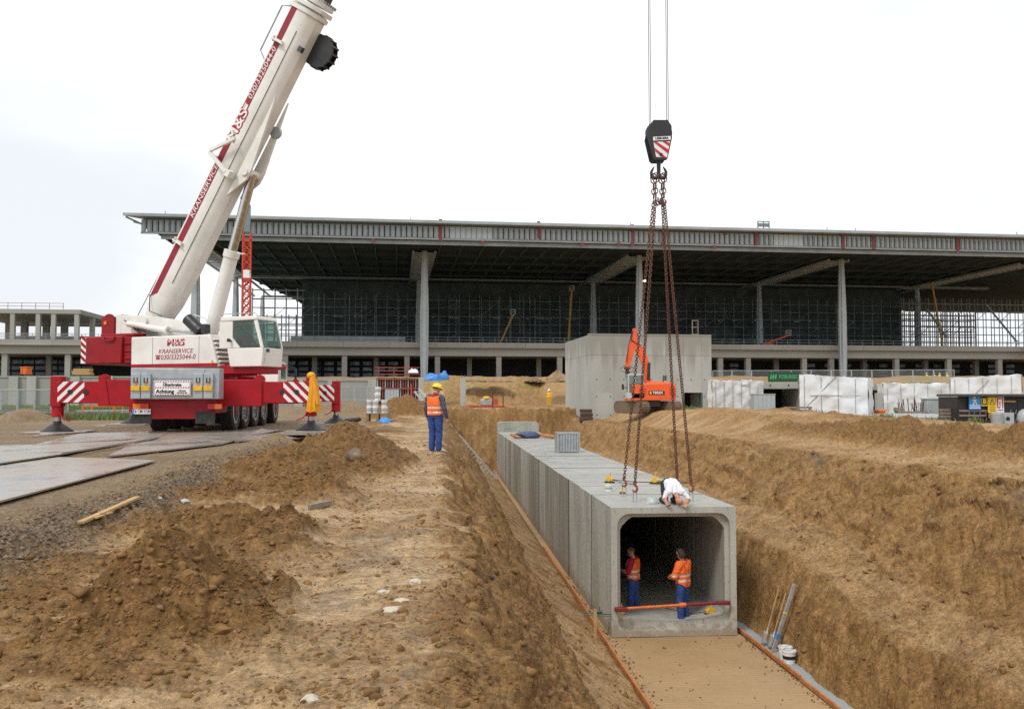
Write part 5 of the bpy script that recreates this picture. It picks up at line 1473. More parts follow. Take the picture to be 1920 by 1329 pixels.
# ---------------------------------------------------------------- terminal building
TA = R(7.3); TD0 = 179.0
tO = at(795, 742, TD0); tO.z = 3.8
tx = Vector((math.cos(TA), math.sin(TA), 0)); ty = Vector((-math.sin(TA), math.cos(TA), 0))
def TX(px, py, yl):
    d = ray(px, py); o = Vector((0, 0, CAMZ)) - tO
    k = (yl - o.dot(ty)) / d.dot(ty); p = o + d * k
    return Vector((p.dot(tx), yl, p.z))
term = thing('airport_terminal', 'huge unfinished terminal hall with a wide flat steel roof on slender columns', 'building', tO, TA)
OV = -14.0
zs = TX(795, 468, 0).z                   # soffit level
zf0 = TX(795, 447, OV).z; zf1 = TX(795, 424, OV).z; zc1 = TX(795, 418, OV).z
xl_ = TX(264, 440, OV).x; xr_ = TX(2080, 460, OV).x
# roof plate: front edge along the fascia, left edge drawn in towards the back
bk = at(563, 560, 287) - tO; bkx, bky = bk.dot(tx), bk.dot(ty)
xr_b = TX(1990, 560, bky).x
plan = [(xl_ + .6, OV + .5), (xr_, OV + .5), (xr_b + 70, bky + 2), (bkx + .4, bky + 2)]
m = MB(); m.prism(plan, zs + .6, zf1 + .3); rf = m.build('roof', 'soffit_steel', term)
# underside beams across and along
sb = MB(); k = 0
for i in range(13):
    f = i / 12; ya = OV + 1 + (bky - OV) * f
    xa = xl_ + (bkx - xl_) * f + 1
    sb.b2(xa, xr_ + 5, ya - .25, ya + .25, zs - .1, zs + .6)
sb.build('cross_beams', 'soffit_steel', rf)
sb = MB(); n = 44
for i in range(n):
    x0 = xl_ + 2 + (xr_ - xl_) * i / n
    yb = bky
    x1 = x0
    if x0 < bkx: yb = OV + (bky - OV) * (x0 - xl_) / (bkx - xl_)
    sb.b2(x0 - .12, x0 + .12, OV + .8, yb, zs + .15, zs + .62)
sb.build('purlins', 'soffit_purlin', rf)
# cornice and lower edge strips
m = MB(); e0 = TX(230, 408, OV - 2.0).x
m.add([(e0, OV - 2.0, zc1 - .35), (xr_, OV - 2.0, zc1 - .35), (xr_, OV + 6, zc1 - .35), (xl_ + 4, OV + 6, zc1 - .35), (e0, OV - 2.0, zc1 + .15), (xr_, OV - 2.0, zc1 + .15), (xr_, OV + 6, zc1 + .15), (xl_ + 4, OV + 6, zc1 + .15)],
      [(3, 2, 1, 0), (4, 5, 6, 7), (0, 1, 5, 4), (1, 2, 6, 5), (2, 3, 7, 6), (3, 0, 4, 7)])
m.build('cornice', 'fascia_metal', rf)
m = MB(); m.bar((e0 + .4, OV - 1.6, zc1 - .5), (xl_ + .2, OV, zf0 + 1.4), .25, .25); m.bar((e0 + .4, OV + 3, zc1 - .5), (xl_ + 3.0, OV + 4.5, zf0 + 1.4), .25, .25); m.build('corner_strut', 'steel_green', rf)
m = MB(); m.b2(xl_ + .3, xr_, OV + .35, OV + .5, zf1 - .02, zc1 - .36); m.build('upper_band', 'steel_green', rf)
m = MB(); m.b2(xl_, xr_, OV - .15, OV + .15, zf0 - .25, zf0 + .05); m.build('lower_rail', 'fascia_metal', rf)
m = MB(); m.b2(xl_ + 3.2, xr_, OV + .9, OV + 1.1, zf0 - 1.0, zf0 - .26); m.build('soffit_edge', 'fascia_metal', rf)
# fascia cassettes, one by one
npan = 190; pw = (xr_ - xl_) / npan
pm = MB(); pm.b2(.09, pw - .09, -.10, .10, zf0 + .06, zf1 - .02); pm.b2(pw * .30, pw * .70, -.30, -.098, zf0 + .12, zf1 - .35)
pme = pm.mesh('fascia_panel', 'fascia_metal')
pmu = MB(); pmu.b2(.04, pw - .04, -.10, .10, zf0 + .06, zf1 - .02); pmu.b2(pw * .32, pw * .72, -.17, -.098, zf0 + .12, zf1 - .3); pmu_e = pmu.mesh('fascia_panel', 'column_steel')
for i in range(npan):
    gap = 55 <= i <= 62 or 118 <= i <= 123
    o = link('fascia_panel', pmu_e if gap else pme, rf); o.location = (xl_ + i * pw, OV, 0)
# primer-red connection plates
for px, y0, y1 in ((826, 411, 452), (1010, 415, 448), (1186, 421, 462), (1243, 424, 462), (1360, 430, 440), (1418, 430, 460), (1472, 432, 440), (1581, 440, 466), (1638, 441, 468), (1796, 447, 474), (700, 448, 455), (905, 452, 458), (1092, 455, 462), (1340, 460, 467), (1160, 455, 461)):
    a, b = TX(px - 3, y0, OV - .25), TX(px + 3, y1, OV - .25)
    MB().b2(a.x, b.x, OV - .32, OV - .22, b.z, a.z).build('connection_plate', 'primer_red', rf)
# roof edge rail and plant box
a, b = TX(1421, 427, OV + 8), TX(1442, 415, OV + 8); m = MB()
for xx in (a.x, (a.x + b.x) / 2, b.x): m.b2(xx - .08, xx + .08, OV + 7.9, OV + 8.1, zc1 - .3, b.z)
m.b2(a.x, b.x, OV + 7.95, OV + 8.05, b.z - .2, b.z); m.b2(a.x, b.x, OV + 7.9, OV + 8.1, a.z + .2, b.z - .45); m.build('roof_frame', 'steel_green', rf)
for px in (155 * 2, 770, 1182, 1550, 1603, 1905):
    a = TX(px, 400, OV + .5); MB().b2(a.x - .05, a.x + .05, OV + .4, OV + .5, zc1 + .15, zc1 + 1.1).build('rail_post', 'steel_green', rf)

# columns: slender cross-shaped shafts swelling in the middle
def col_mesh(z0, z1, s_=1.0):
    m = MB(); rings = []
    for f, w_ in ((0, .62), (.25, .80), (.55, .82), (.85, .62), (1, .5)):
        z = z0 + (z1 - z0) * f; a = w_ * s_; b = a * .45
        rings.append([(a, -b, z), (a, b, z), (b, b, z), (b, a, z), (-b, a, z), (-b, b, z), (-a, b, z), (-a, -b, z), (-b, -b, z), (-b, -a, z), (b, -a, z), (b, -b, z)])
    m.loft(rings); return m.mesh('column', 'column_steel')
cm = col_mesh(0, zs - .3)
BAY = 43.75
for j in range(3):
    for k in range(-1, 4):
        o = link('column', cm, term); o.location = (k * BAY, j * BAY, 0)
# lattice girders along the column rows front to back
for k in range(-1, 4):
    g = MB()
    for sx in (-1, 1): g.b2(k * BAY + sx * 2.2 - .2, k * BAY + sx * 2.2 + .2, 1.0, 2 * BAY, zs - .55, zs - .12)
    gi = g.build('girder', 'column_steel', term)
    for i in range(40):
        y = 2 + i * 2.15
        MB().b2(k * BAY - 2.0, k * BAY + 2.0, y - .45, y + .45, zs - .5, zs - .35).build('girder_slat', 'column_steel', gi) if i < 22 else None
g = MB()
for j in (1, 2): g.b2(-BAY, 3 * BAY + 20, j * BAY - .9, j * BAY + .9, zs - .6, zs - .13)
g.build('row_girder', 'steel_green', term)

# podium
PY = 3.5
zp1 = TX(795, 642, PY).z; zp0 = TX(795, 667, PY).z; zpm = TX(795, 652, PY).z
xp0 = TX(-90, 650, PY).x; xp1 = TX(2050, 660, PY).x
n = 26; w_ = (xp1 - xp0) / n
for i in range(n):
    MB().b2(xp0 + i * w_ + .02, xp0 + (i + 1) * w_ - .02, PY - 1.0, PY, zpm, zp1).build('parapet_panel', 'concrete_podium', term)
MB().b2(xp0, xp1, PY + .01, PY + 62, zp0, zpm + .3).build('podium_slab', 'concrete_podium', term)
for px in (10, 128, 418, 535, 646, 763, 820, 935, 1049, 1350, 1402, 1507, 1558, 1680, 1778, 1873, 1960):
    a = TX(px, 690, PY + .8)
    MB().b2(a.x - .52, a.x + .52, PY + .3, PY + 1.3, 0, zp0 - .002).build('pillar', 'concrete_podium', term, bevel=.03, seg=1)
for px in (92, 470, 590, 705, 880, 1010, 1110, 1300, 1455, 1620, 1735, 1830):
    a = TX(px, 690, PY + 9); MB().b2(a.x - .5, a.x + .5, PY + 8.6, PY + 9.6, 0, zp0 - .002).build('pillar', 'concrete_wall', term)
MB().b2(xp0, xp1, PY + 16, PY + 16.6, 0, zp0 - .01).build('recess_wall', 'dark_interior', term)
r = random.Random(5)
for px in list(range(10, 170, 22)) + list(range(545, 760, 24)) + list(range(1350, 1420, 26)) + list(range(1520, 1900, 34)):
    a = TX(px, 690, PY + 15.8)
    for q in range(3):
        z0 = zp0 - 1.4 - q * 1.25; MB().b2(a.x - 1.0, a.x + 1.0, PY + 15.7, PY + 15.98, z0, z0 + .75).build('window_pane', 'blue_pane', term)
# railing on the podium edge
m = MB()
for z in (zp1 + .55, zp1 + 1.1): m.b2(xp0, xp1, PY - .32, PY - .26, z - .03, z + .03)
k = xp0
while k < xp1: m.b2(k - .04, k + .04, PY - .33, PY - .25, zp1, zp1 + 1.1); k += 2.4
o = m.build('railing', 'steel_green', term)
a, b = TX(545, 640, PY - .2), TX(760, 640, PY - .2)
MB().b2(a.x, b.x, PY - .22, PY - .18, zp1, zp1 + 1.15).build('rail_screen', 'steel_green', term)
# glazed hall, its front painted dark for the shade under the deep roof
HY = 50.0
h0_ = TX(566, 560, HY).x; h1_ = TX(1690, 600, HY).x
MB().b2(h0_, h1_, HY, HY + 55, zpm, zs - .2).build('hall', 'hall_shade', term)
# floors seen as broken pale lines in the hall front
r = random.Random(9)
for (za, cnt) in ((TX(900, 597, HY).z, 60), (TX(1200, 605, HY).z, 0)):
    for i in range(cnt):
        x = h0_ + (h1_ - h0_) * r.random(); l_ = r.uniform(.5, 2.4)
        MB().b2(x, min(h1_, x + l_), HY - .12, HY - .02, za + r.uniform(-.1, .1), za + .35).build('floor_edge', 'scaffold', term) if r.random() < .75 else None

# scaffolding (thin poles: one mass)
def scaffold(name, label, x0, x1, y0, z0, z1, dx, dz, rows, matn, r_=.05, diag=True, seed=1, drop=0.0):
    t = thing(name, label, 'scaffolding', tO + tx * x0 + ty * y0 + Vector((0, 0, z0)), TA)
    W_, H_ = x1 - x0, z1 - z0; rr = random.Random(seed)
    a = MB(); b = MB(); c_ = MB()
    nx = int(W_ / dx); nz = int(H_ / dz)
    for j in range(rows):
        y = j * 1.2
        for i in range(nx + 1):
            top = H_ * (1 - drop * rr.random()); a.bar((i * dx, y, 0), (i * dx, y, top), r_ * 2, r_ * 2)
        for k in range(1, nz + 1):
            b.bar((0, y, k * dz), (W_, y, k * dz), r_ * 1.6, r_ * 1.6)
    for k in range(1, nz + 1):
        for i in range(nx):
            if rr.random() < .35: c_.box(((i + .5) * dx, .6, k * dz - .12), (dx * .95, 1.0, .06))
            if diag and rr.random() < .10: b.bar((i * dx, -.06, (k - 1) * dz), ((i + 1) * dx, -.06, k * dz), r_ * 1.5, r_ * 1.5)
    o = a.build('standards', matn, t); o['kind'] = 'stuff'
    o = b.build('ledgers', matn, t); o['kind'] = 'stuff'
    if c_.v: o = c_.build('decks', 'scaffold_dark', t); o['kind'] = 'stuff'
    return t
zz = zpm + .3
scaffold('scaffolding', 'tall scaffold grid in front of the dark hall', h0_ + .5, h1_ - .5, HY - 2.4, zz, zs - 3.5, 2.57, 2.0, 1, 'scaffold_dark', .05, True, 1)
m_t = thing('scaffolding', 'row of pale upright scaffold poles before the dark hall', 'scaffolding', tO + tx * h0_ + ty * (HY - 3.2) + Vector((0, 0, zz)), TA)
m = MB(); i = 0
for px in (598, 608, 655, 678, 703, 726, 748, 855, 903, 935, 958, 982, 1003, 1050, 1069):
    a = TX(px, 560, HY - 3.2); r_ = .10 if px % 3 else .07
    m.bar((a.x - h0_, 0, 0), (a.x - h0_, 0, (zs - zz) * .78), r_, r_)
o = m.build('poles', 'scaffold', m_t); o['kind'] = 'stuff'
xa, xb = TX(472, 600, 30).x, TX(570, 600, 30).x
scaffold('scaffolding', 'open scaffold tower seen against the sky left of the hall', xa, xb, 30, zz, TX(500, 540, 30).z, 2.5, 2.0, 2, 'scaffold', .07, True, 4)
xa, xb = TX(1695, 600, 40).x, TX(1925, 600, 40).x
scaffold('scaffolding', 'dense scaffold grid seen against the sky right of the hall', xa, xb, 40, zz, TX(1800, 560, 40).z, 2.3, 2.0, 2, 'scaffold_dark', .075, True, 6)
xa, xb = TX(1560, 600, 85).x, TX(1830, 600, 85).x
scaffold('scaffolding', 'far scaffold mass deep under the right end of the roof', xa, xb, 85, zz, TX(1700, 585, 85).z, 2.0, 1.7, 3, 'scaffold_dark', .10, True, 8)
xa, xb = TX(500, 600, 80).x, TX(640, 600, 80).x
scaffold('scaffolding', 'far scaffold mass under the left end of the roof', xa, xb, 80, zz, TX(560, 590, 80).z, 2.0, 1.7, 2, 'scaffold_dark', .09, True, 9)
# leaning props at the right opening
for p0, p1, lab in (((1848, 570), (1906, 640), 'long dark raking prop under the right end of the roof'), ((1738, 580), (1775, 632), 'short dark raking prop beside the yellow lift')):
    a, b = TX(p0[0], p0[1], 36), TX(p1[0], p1[1], 36)
    A, B = tO + tx * a.x + ty * 36 + Vector((0, 0, a.z)), tO + tx * b.x + ty * 36 + Vector((0, 0, b.z))
    q = thing('raking_prop', lab, 'prop', B); m = MB(); m.bar(A - B, (0, 0, 0), .35, .35); m.build('shaft', 'scaffold_dark', q); MB().box((0, 0, .1), (.9, .9, .2)).build('foot', 'scaffold_dark', q)

# ---------------------------------------------------------------- concrete frame building on the left
LBY = 3.0
frm = thing('frame_building', 'raw concrete frame building with open bays on the podium at far left', 'building', tO + tx * TX(150, 640, LBY).x + ty * LBY + Vector((0, 0, zp1)), TA)
ox = TX(150, 640, LBY).x
zt1 = TX(100, 580, LBY).z - zp1; zt0 = TX(100, 588, LBY).z - zp1
LX = lambda px, yl=LBY: TX(px, 620, yl).x - ox
x0b = LX(-120); yb_ = 34.0
m = MB(); m.b2(x0b, 0, 0, 1.0, zt0, zt1); m.build('front_beam', 'concrete_podium', frm)
m = MB(); m.b2(-1.0, 0, 1.0, yb_, zt0, zt1); m.build('side_beam', 'concrete_podium', frm)
m = MB(); m.b2(x0b, 0, yb_ - 1.0, yb_, zt0, zt1 - .02); m.build('rear_beam', 'concrete_podium', frm)
m = MB(); m.b2(x0b, -.5, 1.0, yb_ - 1, zt1 - .5, zt1 - .1); m.build('roof_slab', 'concrete_podium', frm)
for px in (-60, -10, 22, 70, 99, 142.5):
    x = LX(px); MB().b2(x - .4, x + .4, .1, .9, 0, zt0 - .002).build('post', 'concrete_podium', frm)
for y in (8.5, 17, 25, 33):
    MB().b2(-.9, -.1, y - .5, y + .5, 0, zt0 - .002).build('post', 'concrete_podium', frm)
for px in (15, 44, 85, 119):
    x = LX(px, LBY + 20); MB().b2(x - .6, x + .6, 20, 21.2, 0, zt0).build('post', 'concrete_podium', frm)
m = MB(); m.b2(x0b, -1.2, yb_ - 3, yb_ - 2.7, 0, 2.6); m.build('low_wall', 'concrete_wall', frm)
m = MB()
for z in (.6, 1.2): m.b2(x0b, LX(118), .3, .36, zt1 + z - .04, zt1 + z + .04)
k = x0b
while k < LX(118): m.b2(k - .04, k + .04, .3, .37, zt1, zt1 + 1.2); k += 2.5
m.build('roof_rail', 'formwork_red', frm)
m = MB(); m.b2(x0b, -.2, -.9, -.8, .02, 1.25); m.build('mesh_guard', 'wire_mesh', frm)

# ---------------------------------------------------------------- lattice mast
ML = 150.0
mb_ = at(460, 700, ML); mz = hgt(mb_.x, mb_.y)
mast = thing('tower_mast', 'orange-red lattice crane mast rising beside the terminal', 'mast', (mb_.x, mb_.y, mz), .2)
mh = zat(436, ML) - mz; m = MB(); w_ = .62
for sx in (-1, 1):
    for sy in (-1, 1): m.bar((sx * w_, sy * w_, 0), (sx * w_, sy * w_, mh), .24, .24)
m.build('chord', 'mast_red', mast)
m = MB(); k = 0; z = 0
while z < mh - 1.2:
    for s_ in (-1, 1):
        a, b = (-w_, w_) if k % 2 else (w_, -w_)
        m.bar((a, s_ * w_, z), (b, s_ * w_, z + 1.2), .18, .18); m.bar((s_ * w_, a, z), (s_ * w_, b, z + 1.2), .18, .18); m.bar((b, s_ * w_, z), (a, s_ * w_, z + 1.2), .14, .14)
        m.bar((-w_, s_ * w_, z), (w_, s_ * w_, z), .09, .09)
    z += 1.2; k += 1
o = m.build('lacing', 'mast_red', mast); o['kind'] = 'stuff'
m = MB(); m.b2(-w_ - .1, w_ + .1, -w_ - .12, -w_ - .08, zat(522, ML) - mz, zat(507, ML) - mz); m.build('panel', 'sign_white', mast)
m = MB(); 
for q in (524, 450): m.b2(-w_ - .13, w_ + .13, -w_ - .12, w_ + .12, zat(q + 4, ML) - mz, zat(q, ML) - mz)
m.build('joint_frame', 'mast_red', mast)
m = MB(); m.b2(-w_ * .8, w_ * .8, -w_ * .8, w_ * .8, mh, zat(385, ML) - mz); m.build('upper_mast', 'steel_green', mast)

# ---------------------------------------------------------------- machines on the podium
def boom_lift(px0, py0, pts, yl, matn, label, bodyw=2.4, cage=True):
    b = TX(px0, py0, yl); base = tO + tx * b.x + ty * yl + Vector((0, 0, zpm + .3))
    t = thing('boom_lift', label, 'lift', base, TA)
    m = MB(); m.b2(-bodyw / 2, bodyw / 2, -.8, .8, .5, 1.4); m.build('body', matn, t, bevel=.08)
    for sx in (-1, 1):
        for sy in (-1, 1): MB().lathe([(.42, -.15), (.42, .15)], 14, Matrix.Translation((sx * bodyw * .36, sy * .85, .42)) @ Matrix.Rotation(R(90), 4, 'X')).build('wheel', 'rubber', t)
    P = [Vector((0, 0, 1.4))] + [Vector((TX(a, c, yl).x - b.x, 0, TX(a, c, yl).z - zpm - .3)) for a, c in pts]
    for i in range(len(P) - 1): MB().bar(P[i], P[i + 1], .32 - .06 * i, .36 - .08 * i).build('arm', matn, t)
    if cage:
        e = P[-1]; m = MB()
        for sx in (-.5, .5):
            for sy in (-.4, .4): m.bar(e + Vector((sx, sy, 0)), e + Vector((sx, sy, 1.1)), .06, .06)
        for z in (0.03, .55, 1.1):
            for sy in (-.4, .4): m.bar(e + Vector((-.5, sy, z)), e + Vector((.5, sy, z)), .06, .06)
            for sx in (-.5, .5): m.bar(e + Vector((sx, -.4, z)), e + Vector((sx, .4, z)), .06, .06)
        m.build('basket', 'galv', t)
    return t
simple('lift_yellow', (0.42, 0.24, 0.04), 0.6, var=0.2, scale=1)
boom_lift(937, 640, [(962, 590)], 20, 'lift_yellow', 'dull yellow boom lift leaning right in the hall middle')
boom_lift(1065, 640, [(1072, 545)], 20, 'lift_yellow', 'slender dull yellow boom lift left of the concrete block')
boom_lift(1438, 648, [(1445, 640), (1478, 629)], 8, 'mast_red', 'small red boom lift with white basket on the podium')
boom_lift(1768, 655, [(1747, 530)], 18, 'lift_yellow', 'yellow telescopic crane reaching up at the right opening', 4.2, False)
q = TX(1209, 529, 4); lamp = MB().lathe([(.05, 0), (.35, .1), (.35, .35), (.1, .45)], 12).build('site_lamp', 'sign_white')
mlp, ntl, pl_ = newmat('lamp_glow'); pl_.inputs['Emission Color'].default_value = (1, .85, .5, 1); pl_.inputs['Emission Strength'].default_value = 6
lamp.data.materials[0] = mlp
lamp.location = tO + tx * q.x + ty * 4 + Vector((0, 0, q.z)); tag(lamp, 'small lit site lamp beside the terminal column behind the chains', 'lamp')
# ---------------------------------------------------------------- middle distance
def wall_run(name, px0, px1, pyt, Y0, Y1, th, label, matn='concrete_wall', zb=None, pil=None):
    a, b = at(px0, pyt, Y0), at(px1, pyt, Y1)
    za = min(hgt(a.x, a.y), hgt(b.x, b.y)) - .3 if zb is None else zb
    d = Vector((b.x - a.x, b.y - a.y, 0)); l = d.length
    t = thing(name, label, 'wall', (a.x, a.y, za), math.atan2(d.y, d.x))
    n = max(1, int(l / 3.6)); H_ = (a.z + b.z) / 2 - za
    for i in range(n):
        MB().b2(l * i / n + .012, l * (i + 1) / n - .012, 0, th, 0, H_).build('wall_panel', matn, t)
    for p in (pil or []):
        q = at(p, 740, (Y0 + Y1) / 2); x = (Vector((q.x, q.y, 0)) - Vector((a.x, a.y, 0))).dot(d.normalized())
        MB().b2(x - .45, x + .45, -.35, -.002, 0, H_ + .15).build('pilaster', 'concrete_block', t)
    m = MB(); m.b2(0, l, -.08, th + .08, H_, H_ + .18); m.build('coping', 'concrete_wall', t)
    return t
wall_run('basement_wall', -60, 246, 708, 95, 97, .5, 'grey concrete basement wall with pilasters behind the left outrigger', pil=(30, 62, 116, 140, 200))
wall_run('basement_wall', 520, 704, 714, 96, 98, .5, 'grey concrete basement wall right of the crane', pil=(560, 622, 698))
def planks(px, py, Y, label, n=4, matn='wood_yellow', w_=2.6):
    p = at(px, py, Y); t = thing('plank_stack', label, 'planks', (p.x, p.y, p.z), .05)
    for i in range(n):
        MB().box((.05 * (-1) ** i, 0, .12 + i * .22), (w_ - .1 * i, 1.0, .2)).build('plank', matn, t)
planks(155, 703, 97, 'stack of yellow timber on top of the left basement wall', 3, 'wood_yellow', 1.9)
# orange container on the terrace
def crate(name, px, py, Y, w_, h, matn, label, cat, lid=True):
    p = at(px, py, Y); t = thing(name, label, cat, p, 0)
    MB().b2(-w_ / 2, w_ / 2, -.5, .5, 0, h).build('body', matn, t, bevel=.04)
    MB().b2(-w_ / 2 - .05, w_ / 2 + .05, -.55, .55, h, h + .12).build('lid', matn, t, bevel=.02)
    for sx in (-1, 1): MB().b2(sx * w_ * .3 - .06, sx * w_ * .3 + .06, -.56, -.50, h * .2, h * .8).build('rib', matn, t)
    return t
crate('orange_box', 49, 702, 99, .75, .7, 'orange_box', 'small orange box on the terrace edge at far left', 'box')
crate('orange_box', 1650, 782, 66, .46, .42, 'orange_box', 'small orange box standing on the wet concrete slab', 'box')
# formwork with red waling and reinforcement
p0, p1 = at(706, 770, 92), at(786, 770, 93)
fz = hgt(p0.x, p0.y) - .2
fw = thing('wall_formwork', 'rusty red wall formwork with dense upright bars and a guard rail on top', 'formwork', (p0.x, p0.y, fz), math.atan2(p1.y - p0.y, p1.x - p0.x))
W_ = (p1 - p0).length; H_ = zat(708, 92) - fz
MB().b2(0, W_, .25, .4, 0, H_).build('sheeting', 'panel_black', fw)
for i in range(17):
    x = .1 + (W_ - .2) * i / 16; MB().b2(x - .05, x + .05, .08, .24, 0, H_).build('stud', 'formwork_red' if i % 3 else 'galv', fw)
for z in (.3, .95, H_ - 1.1, H_ - .12): MB().b2(0, W_, -.06, .075, z - .08, z + .08).build('waler', 'formwork_red', fw)
MB().box((W_ * .8, -.5, H_ * .4), (.12, .12, H_ * .8), (R(-12), 0, 0)).build('brace', 'mast_red', fw)
for z in (.35, .7, 1.05): MB().b2(-.2, W_, -.1, -.04, H_ + z - .04, H_ + z + .04).build('guard_rail', 'formwork_red', fw)
for x in (.2, W_ * .4, W_ * .7): MB().b2(x - .04, x + .04, -.12, -.02, H_, H_ + 1.1).build('rail_post', 'formwork_red', fw)
# grey mesh panel leaning on it
q = at(735, 752, 90); t = thing('sheet_screen', 'grey sheet panel standing in front of the red formwork', 'panel', (q.x, q.y, hgt(q.x, q.y)), 0)
ww_ = 26 * 90 / F
for i in range(5): MB().box((-ww_ / 2 + ww_ * (i + .5) / 5, 0, .85), (ww_ / 5 - .02, .05, 1.7)).build('sheet', 'sheet_grey', t)
MB().b2(-ww_ / 2, ww_ / 2, -.04, .04, 1.7, 1.78).build('rail', 'galv', t)
# free concrete pillars
for px, yt, yb, Y, lab in ((790, 708, 752, 91, 'square concrete pillar at the right end of the red formwork'), (868, 709, 753, 92, 'lone square concrete pillar standing in the foundation pit')):
    a, b = at(px - 5, yt, Y), at(px + 5, yb, Y); w_ = b.x - a.x
    t = thing('concrete_pillar', lab, 'pillar', ((a.x + b.x) / 2, Y, min(b.z, hgt(b.x, Y))), .1)
    MB().b2(-w_ / 2, w_ / 2, -w_ / 2, w_ / 2, 0, a.z - t.location.z).build('shaft', 'concrete_block', t, bevel=.02)
    m = MB()
    for sx in (-.15, .15):
        for sy in (-.15, .15): m.tube((sx, sy, a.z - t.location.z), (sx, sy, a.z - t.location.z + .35), .02, n=5)
    m.build('rebar', 'rebar', t)
# blue tarpaulins, white bags, dirt heaps on the terrace
def lump(name, px, py, Y, rx, ry, rz, matn, label, cat, seed=1, jit=.25, n=14, z=None):
    p = at(px, py, Y); r = random.Random(seed); m = MB(); m.sphere((0, 0, 0), (rx, ry, rz), n, 8)
    m.v = [(x * (1 + r.uniform(-jit, jit)), y * (1 + r.uniform(-jit, jit)), max(-.06 * rz, zz_ * (1 + r.uniform(-jit, jit)))) for x, y, zz_ in m.v]
    o = m.build(name, matn, smooth=True); o.location = (p.x, p.y, p.z if z is None else z); return tag(o, label, cat)
lump('tarpaulin', 811, 713, 100, 1.0, .8, .75, 'blue_plastic', 'crumpled bright blue tarpaulin beside the terminal column foot', 'tarpaulin', 3)
lump('tarpaulin', 832, 711, 101, .55, .6, .85, 'blue_plastic', 'blue sheet over a stack, right of the crumpled blue tarpaulin', 'tarpaulin', 5)
lump('white_bag', 775, 699, 92, .5, .4, .42, 'white_plastic', 'white bag lying on top of the red formwork', 'bag', 8)
def heap(px, py, Y, w_, h, label, matn='heap_earth', seed=1):
    p = at(px, py, Y); r = np.random.RandomState(seed); n, k = 40, 14; vs = []; fs = []
    for j in range(k + 1):
        for i in range(n):
            a = 2 * math.pi * i / n; f = j / k
            rad = w_ / 2 * (1 - f) * (1 + .16 * math.sin(3 * a + seed) + .08 * r.randn() * (1 - f)); z = h * (f ** .85) * (1 + .05 * r.randn() * (f < 1))
            vs.append((rad * math.cos(a), rad * math.sin(a) * .8, z - .15))
    for j in range(k):
        for i in range(n): fs.append((j * n + i, j * n + (i + 1) % n, (j + 1) * n + (i + 1) % n, (j + 1) * n + i))
    m = MB(); m.add(vs, fs); o = m.build('earth_heap', matn, smooth=True); o.location = (p.x, p.y, p.z); tag(o, label, 'heap'); return o
heap(1044, 714, 104, 3.6, 1.35, 'pointed sand heap left of the concrete block', 'heap_sand', 2)
heap(930, 714, 106, 3.6, .65, 'low brown earth heap in front of the terminal pillars', 'heap_sand', 3)
heap(885, 713, 105, 3.4, .6, 'low brown heap right of the blue sheets', 'heap_sand', 4)
heap(1003, 713, 110, 2.4, .5, 'small dark heap between the sand heaps', 'heap_earth', 6)
# pit things: yellow worker stands in people section; small machines
t = thing('pit_pump', 'red pump frame with yellow top in the foundation pit', 'pump', (lambda p: (p.x, p.y, hgt(p.x, p.y)))(at(912, 752, 94)), .1)
MB().b2(-2.4, 1.9, -.3, .3, .0, .28).build('skid', 'mast_red', t, bevel=.03); MB().b2(-.6, .6, -.35, .35, .30, .95).build('tank', 'galv', t, bevel=.08); MB().lathe([(.42, .95), (.45, 1.1), (.2, 1.25)], 14).build('cap', 'yellow_steel', t)
t = thing('red_cabinet', 'red cabinet hung between two posts in the foundation pit', 'cabinet', (lambda p: (p.x, p.y, hgt(p.x, p.y)))(at(932, 754, 93)), .05)
for x in (-.45, .62): MB().b2(x - .05, x + .05, -.05, .05, 0, 1.5).build('post', 'rust_block', t)
MB().b2(-.5, .7, -.07, .07, 1.5, 1.6).build('beam', 'rust_block', t); MB().b2(-.40, .10, -.2, .1, .35, 1.0).build('box', 'mast_red', t, bevel=.02)

# ---------------------------------------------------------------- concrete block (shaft building)
A, B, C = at(1060, 755, 79), at(1104.5, 762, 69), at(1335, 768, 70.5)
zb = min(hgt(B.x, B.y), hgt(C.x, C.y)) - .4
zt_ = (zat(628, 69) + zat(630, 70.5)) / 2
blk = thing('concrete_block_house', 'bare concrete block building with weathered walls behind the excavator', 'building', (B.x, B.y, zb), math.atan2(C.y - B.y, C.x - B.x))
fx = Vector((C.x - B.x, C.y - B.y, 0)); Wb = fx.length; fx.normalize(); fy = Vector((-fx.y, fx.x, 0))
al = Vector((A.x - B.x, A.y - B.y, 0)); ax_, ay_ = al.dot(fx), al.dot(fy); Hb = zt_ - zb
door0 = (at(1283, 750, 70).x - B.x) / fx.x; door1 = (at(1318, 750, 70).x - B.x) / fx.x; dz1 = zat(736, 70) - zb
th = .4
def lift_wall(name, x0, x1, z0, z1): return MB().b2(x0, x1, 0, th, z0, z1).build(name, 'concrete_block', blk)
rows_ = [(0, dz1), (dz1 + .004, Hb * .78), (Hb * .78 + .015, Hb)]
for (z0, z1) in rows_:
    cuts = [0, Wb * .2, Wb * .42, Wb * .62, door0, door1, Wb]
    for a, b in zip(cuts[:-1], cuts[1:]):
        if z0 == 0 and a == door0: continue
        lift_wall('wall_panel', a + .006, b - .006, z0, z1)
th_ = MB()
for zi in (.9, 2.3, 3.6):
    for xi in range(9): th_.lathe([(.05, -.006), (.05, .006)], 8, Matrix.Translation((.6 + xi * (Wb - 1.2) / 8, -.004, zi)) @ Matrix.Rotation(R(90), 4, 'X'))
th_.build('tie_holes', 'dark_grey', blk)['kind'] = 'stuff'
MB().b2(door0 - .1, door1 + .1, 2.2, 2.3, 0, dz1 + .3).build('door_recess', 'dark_interior', blk)
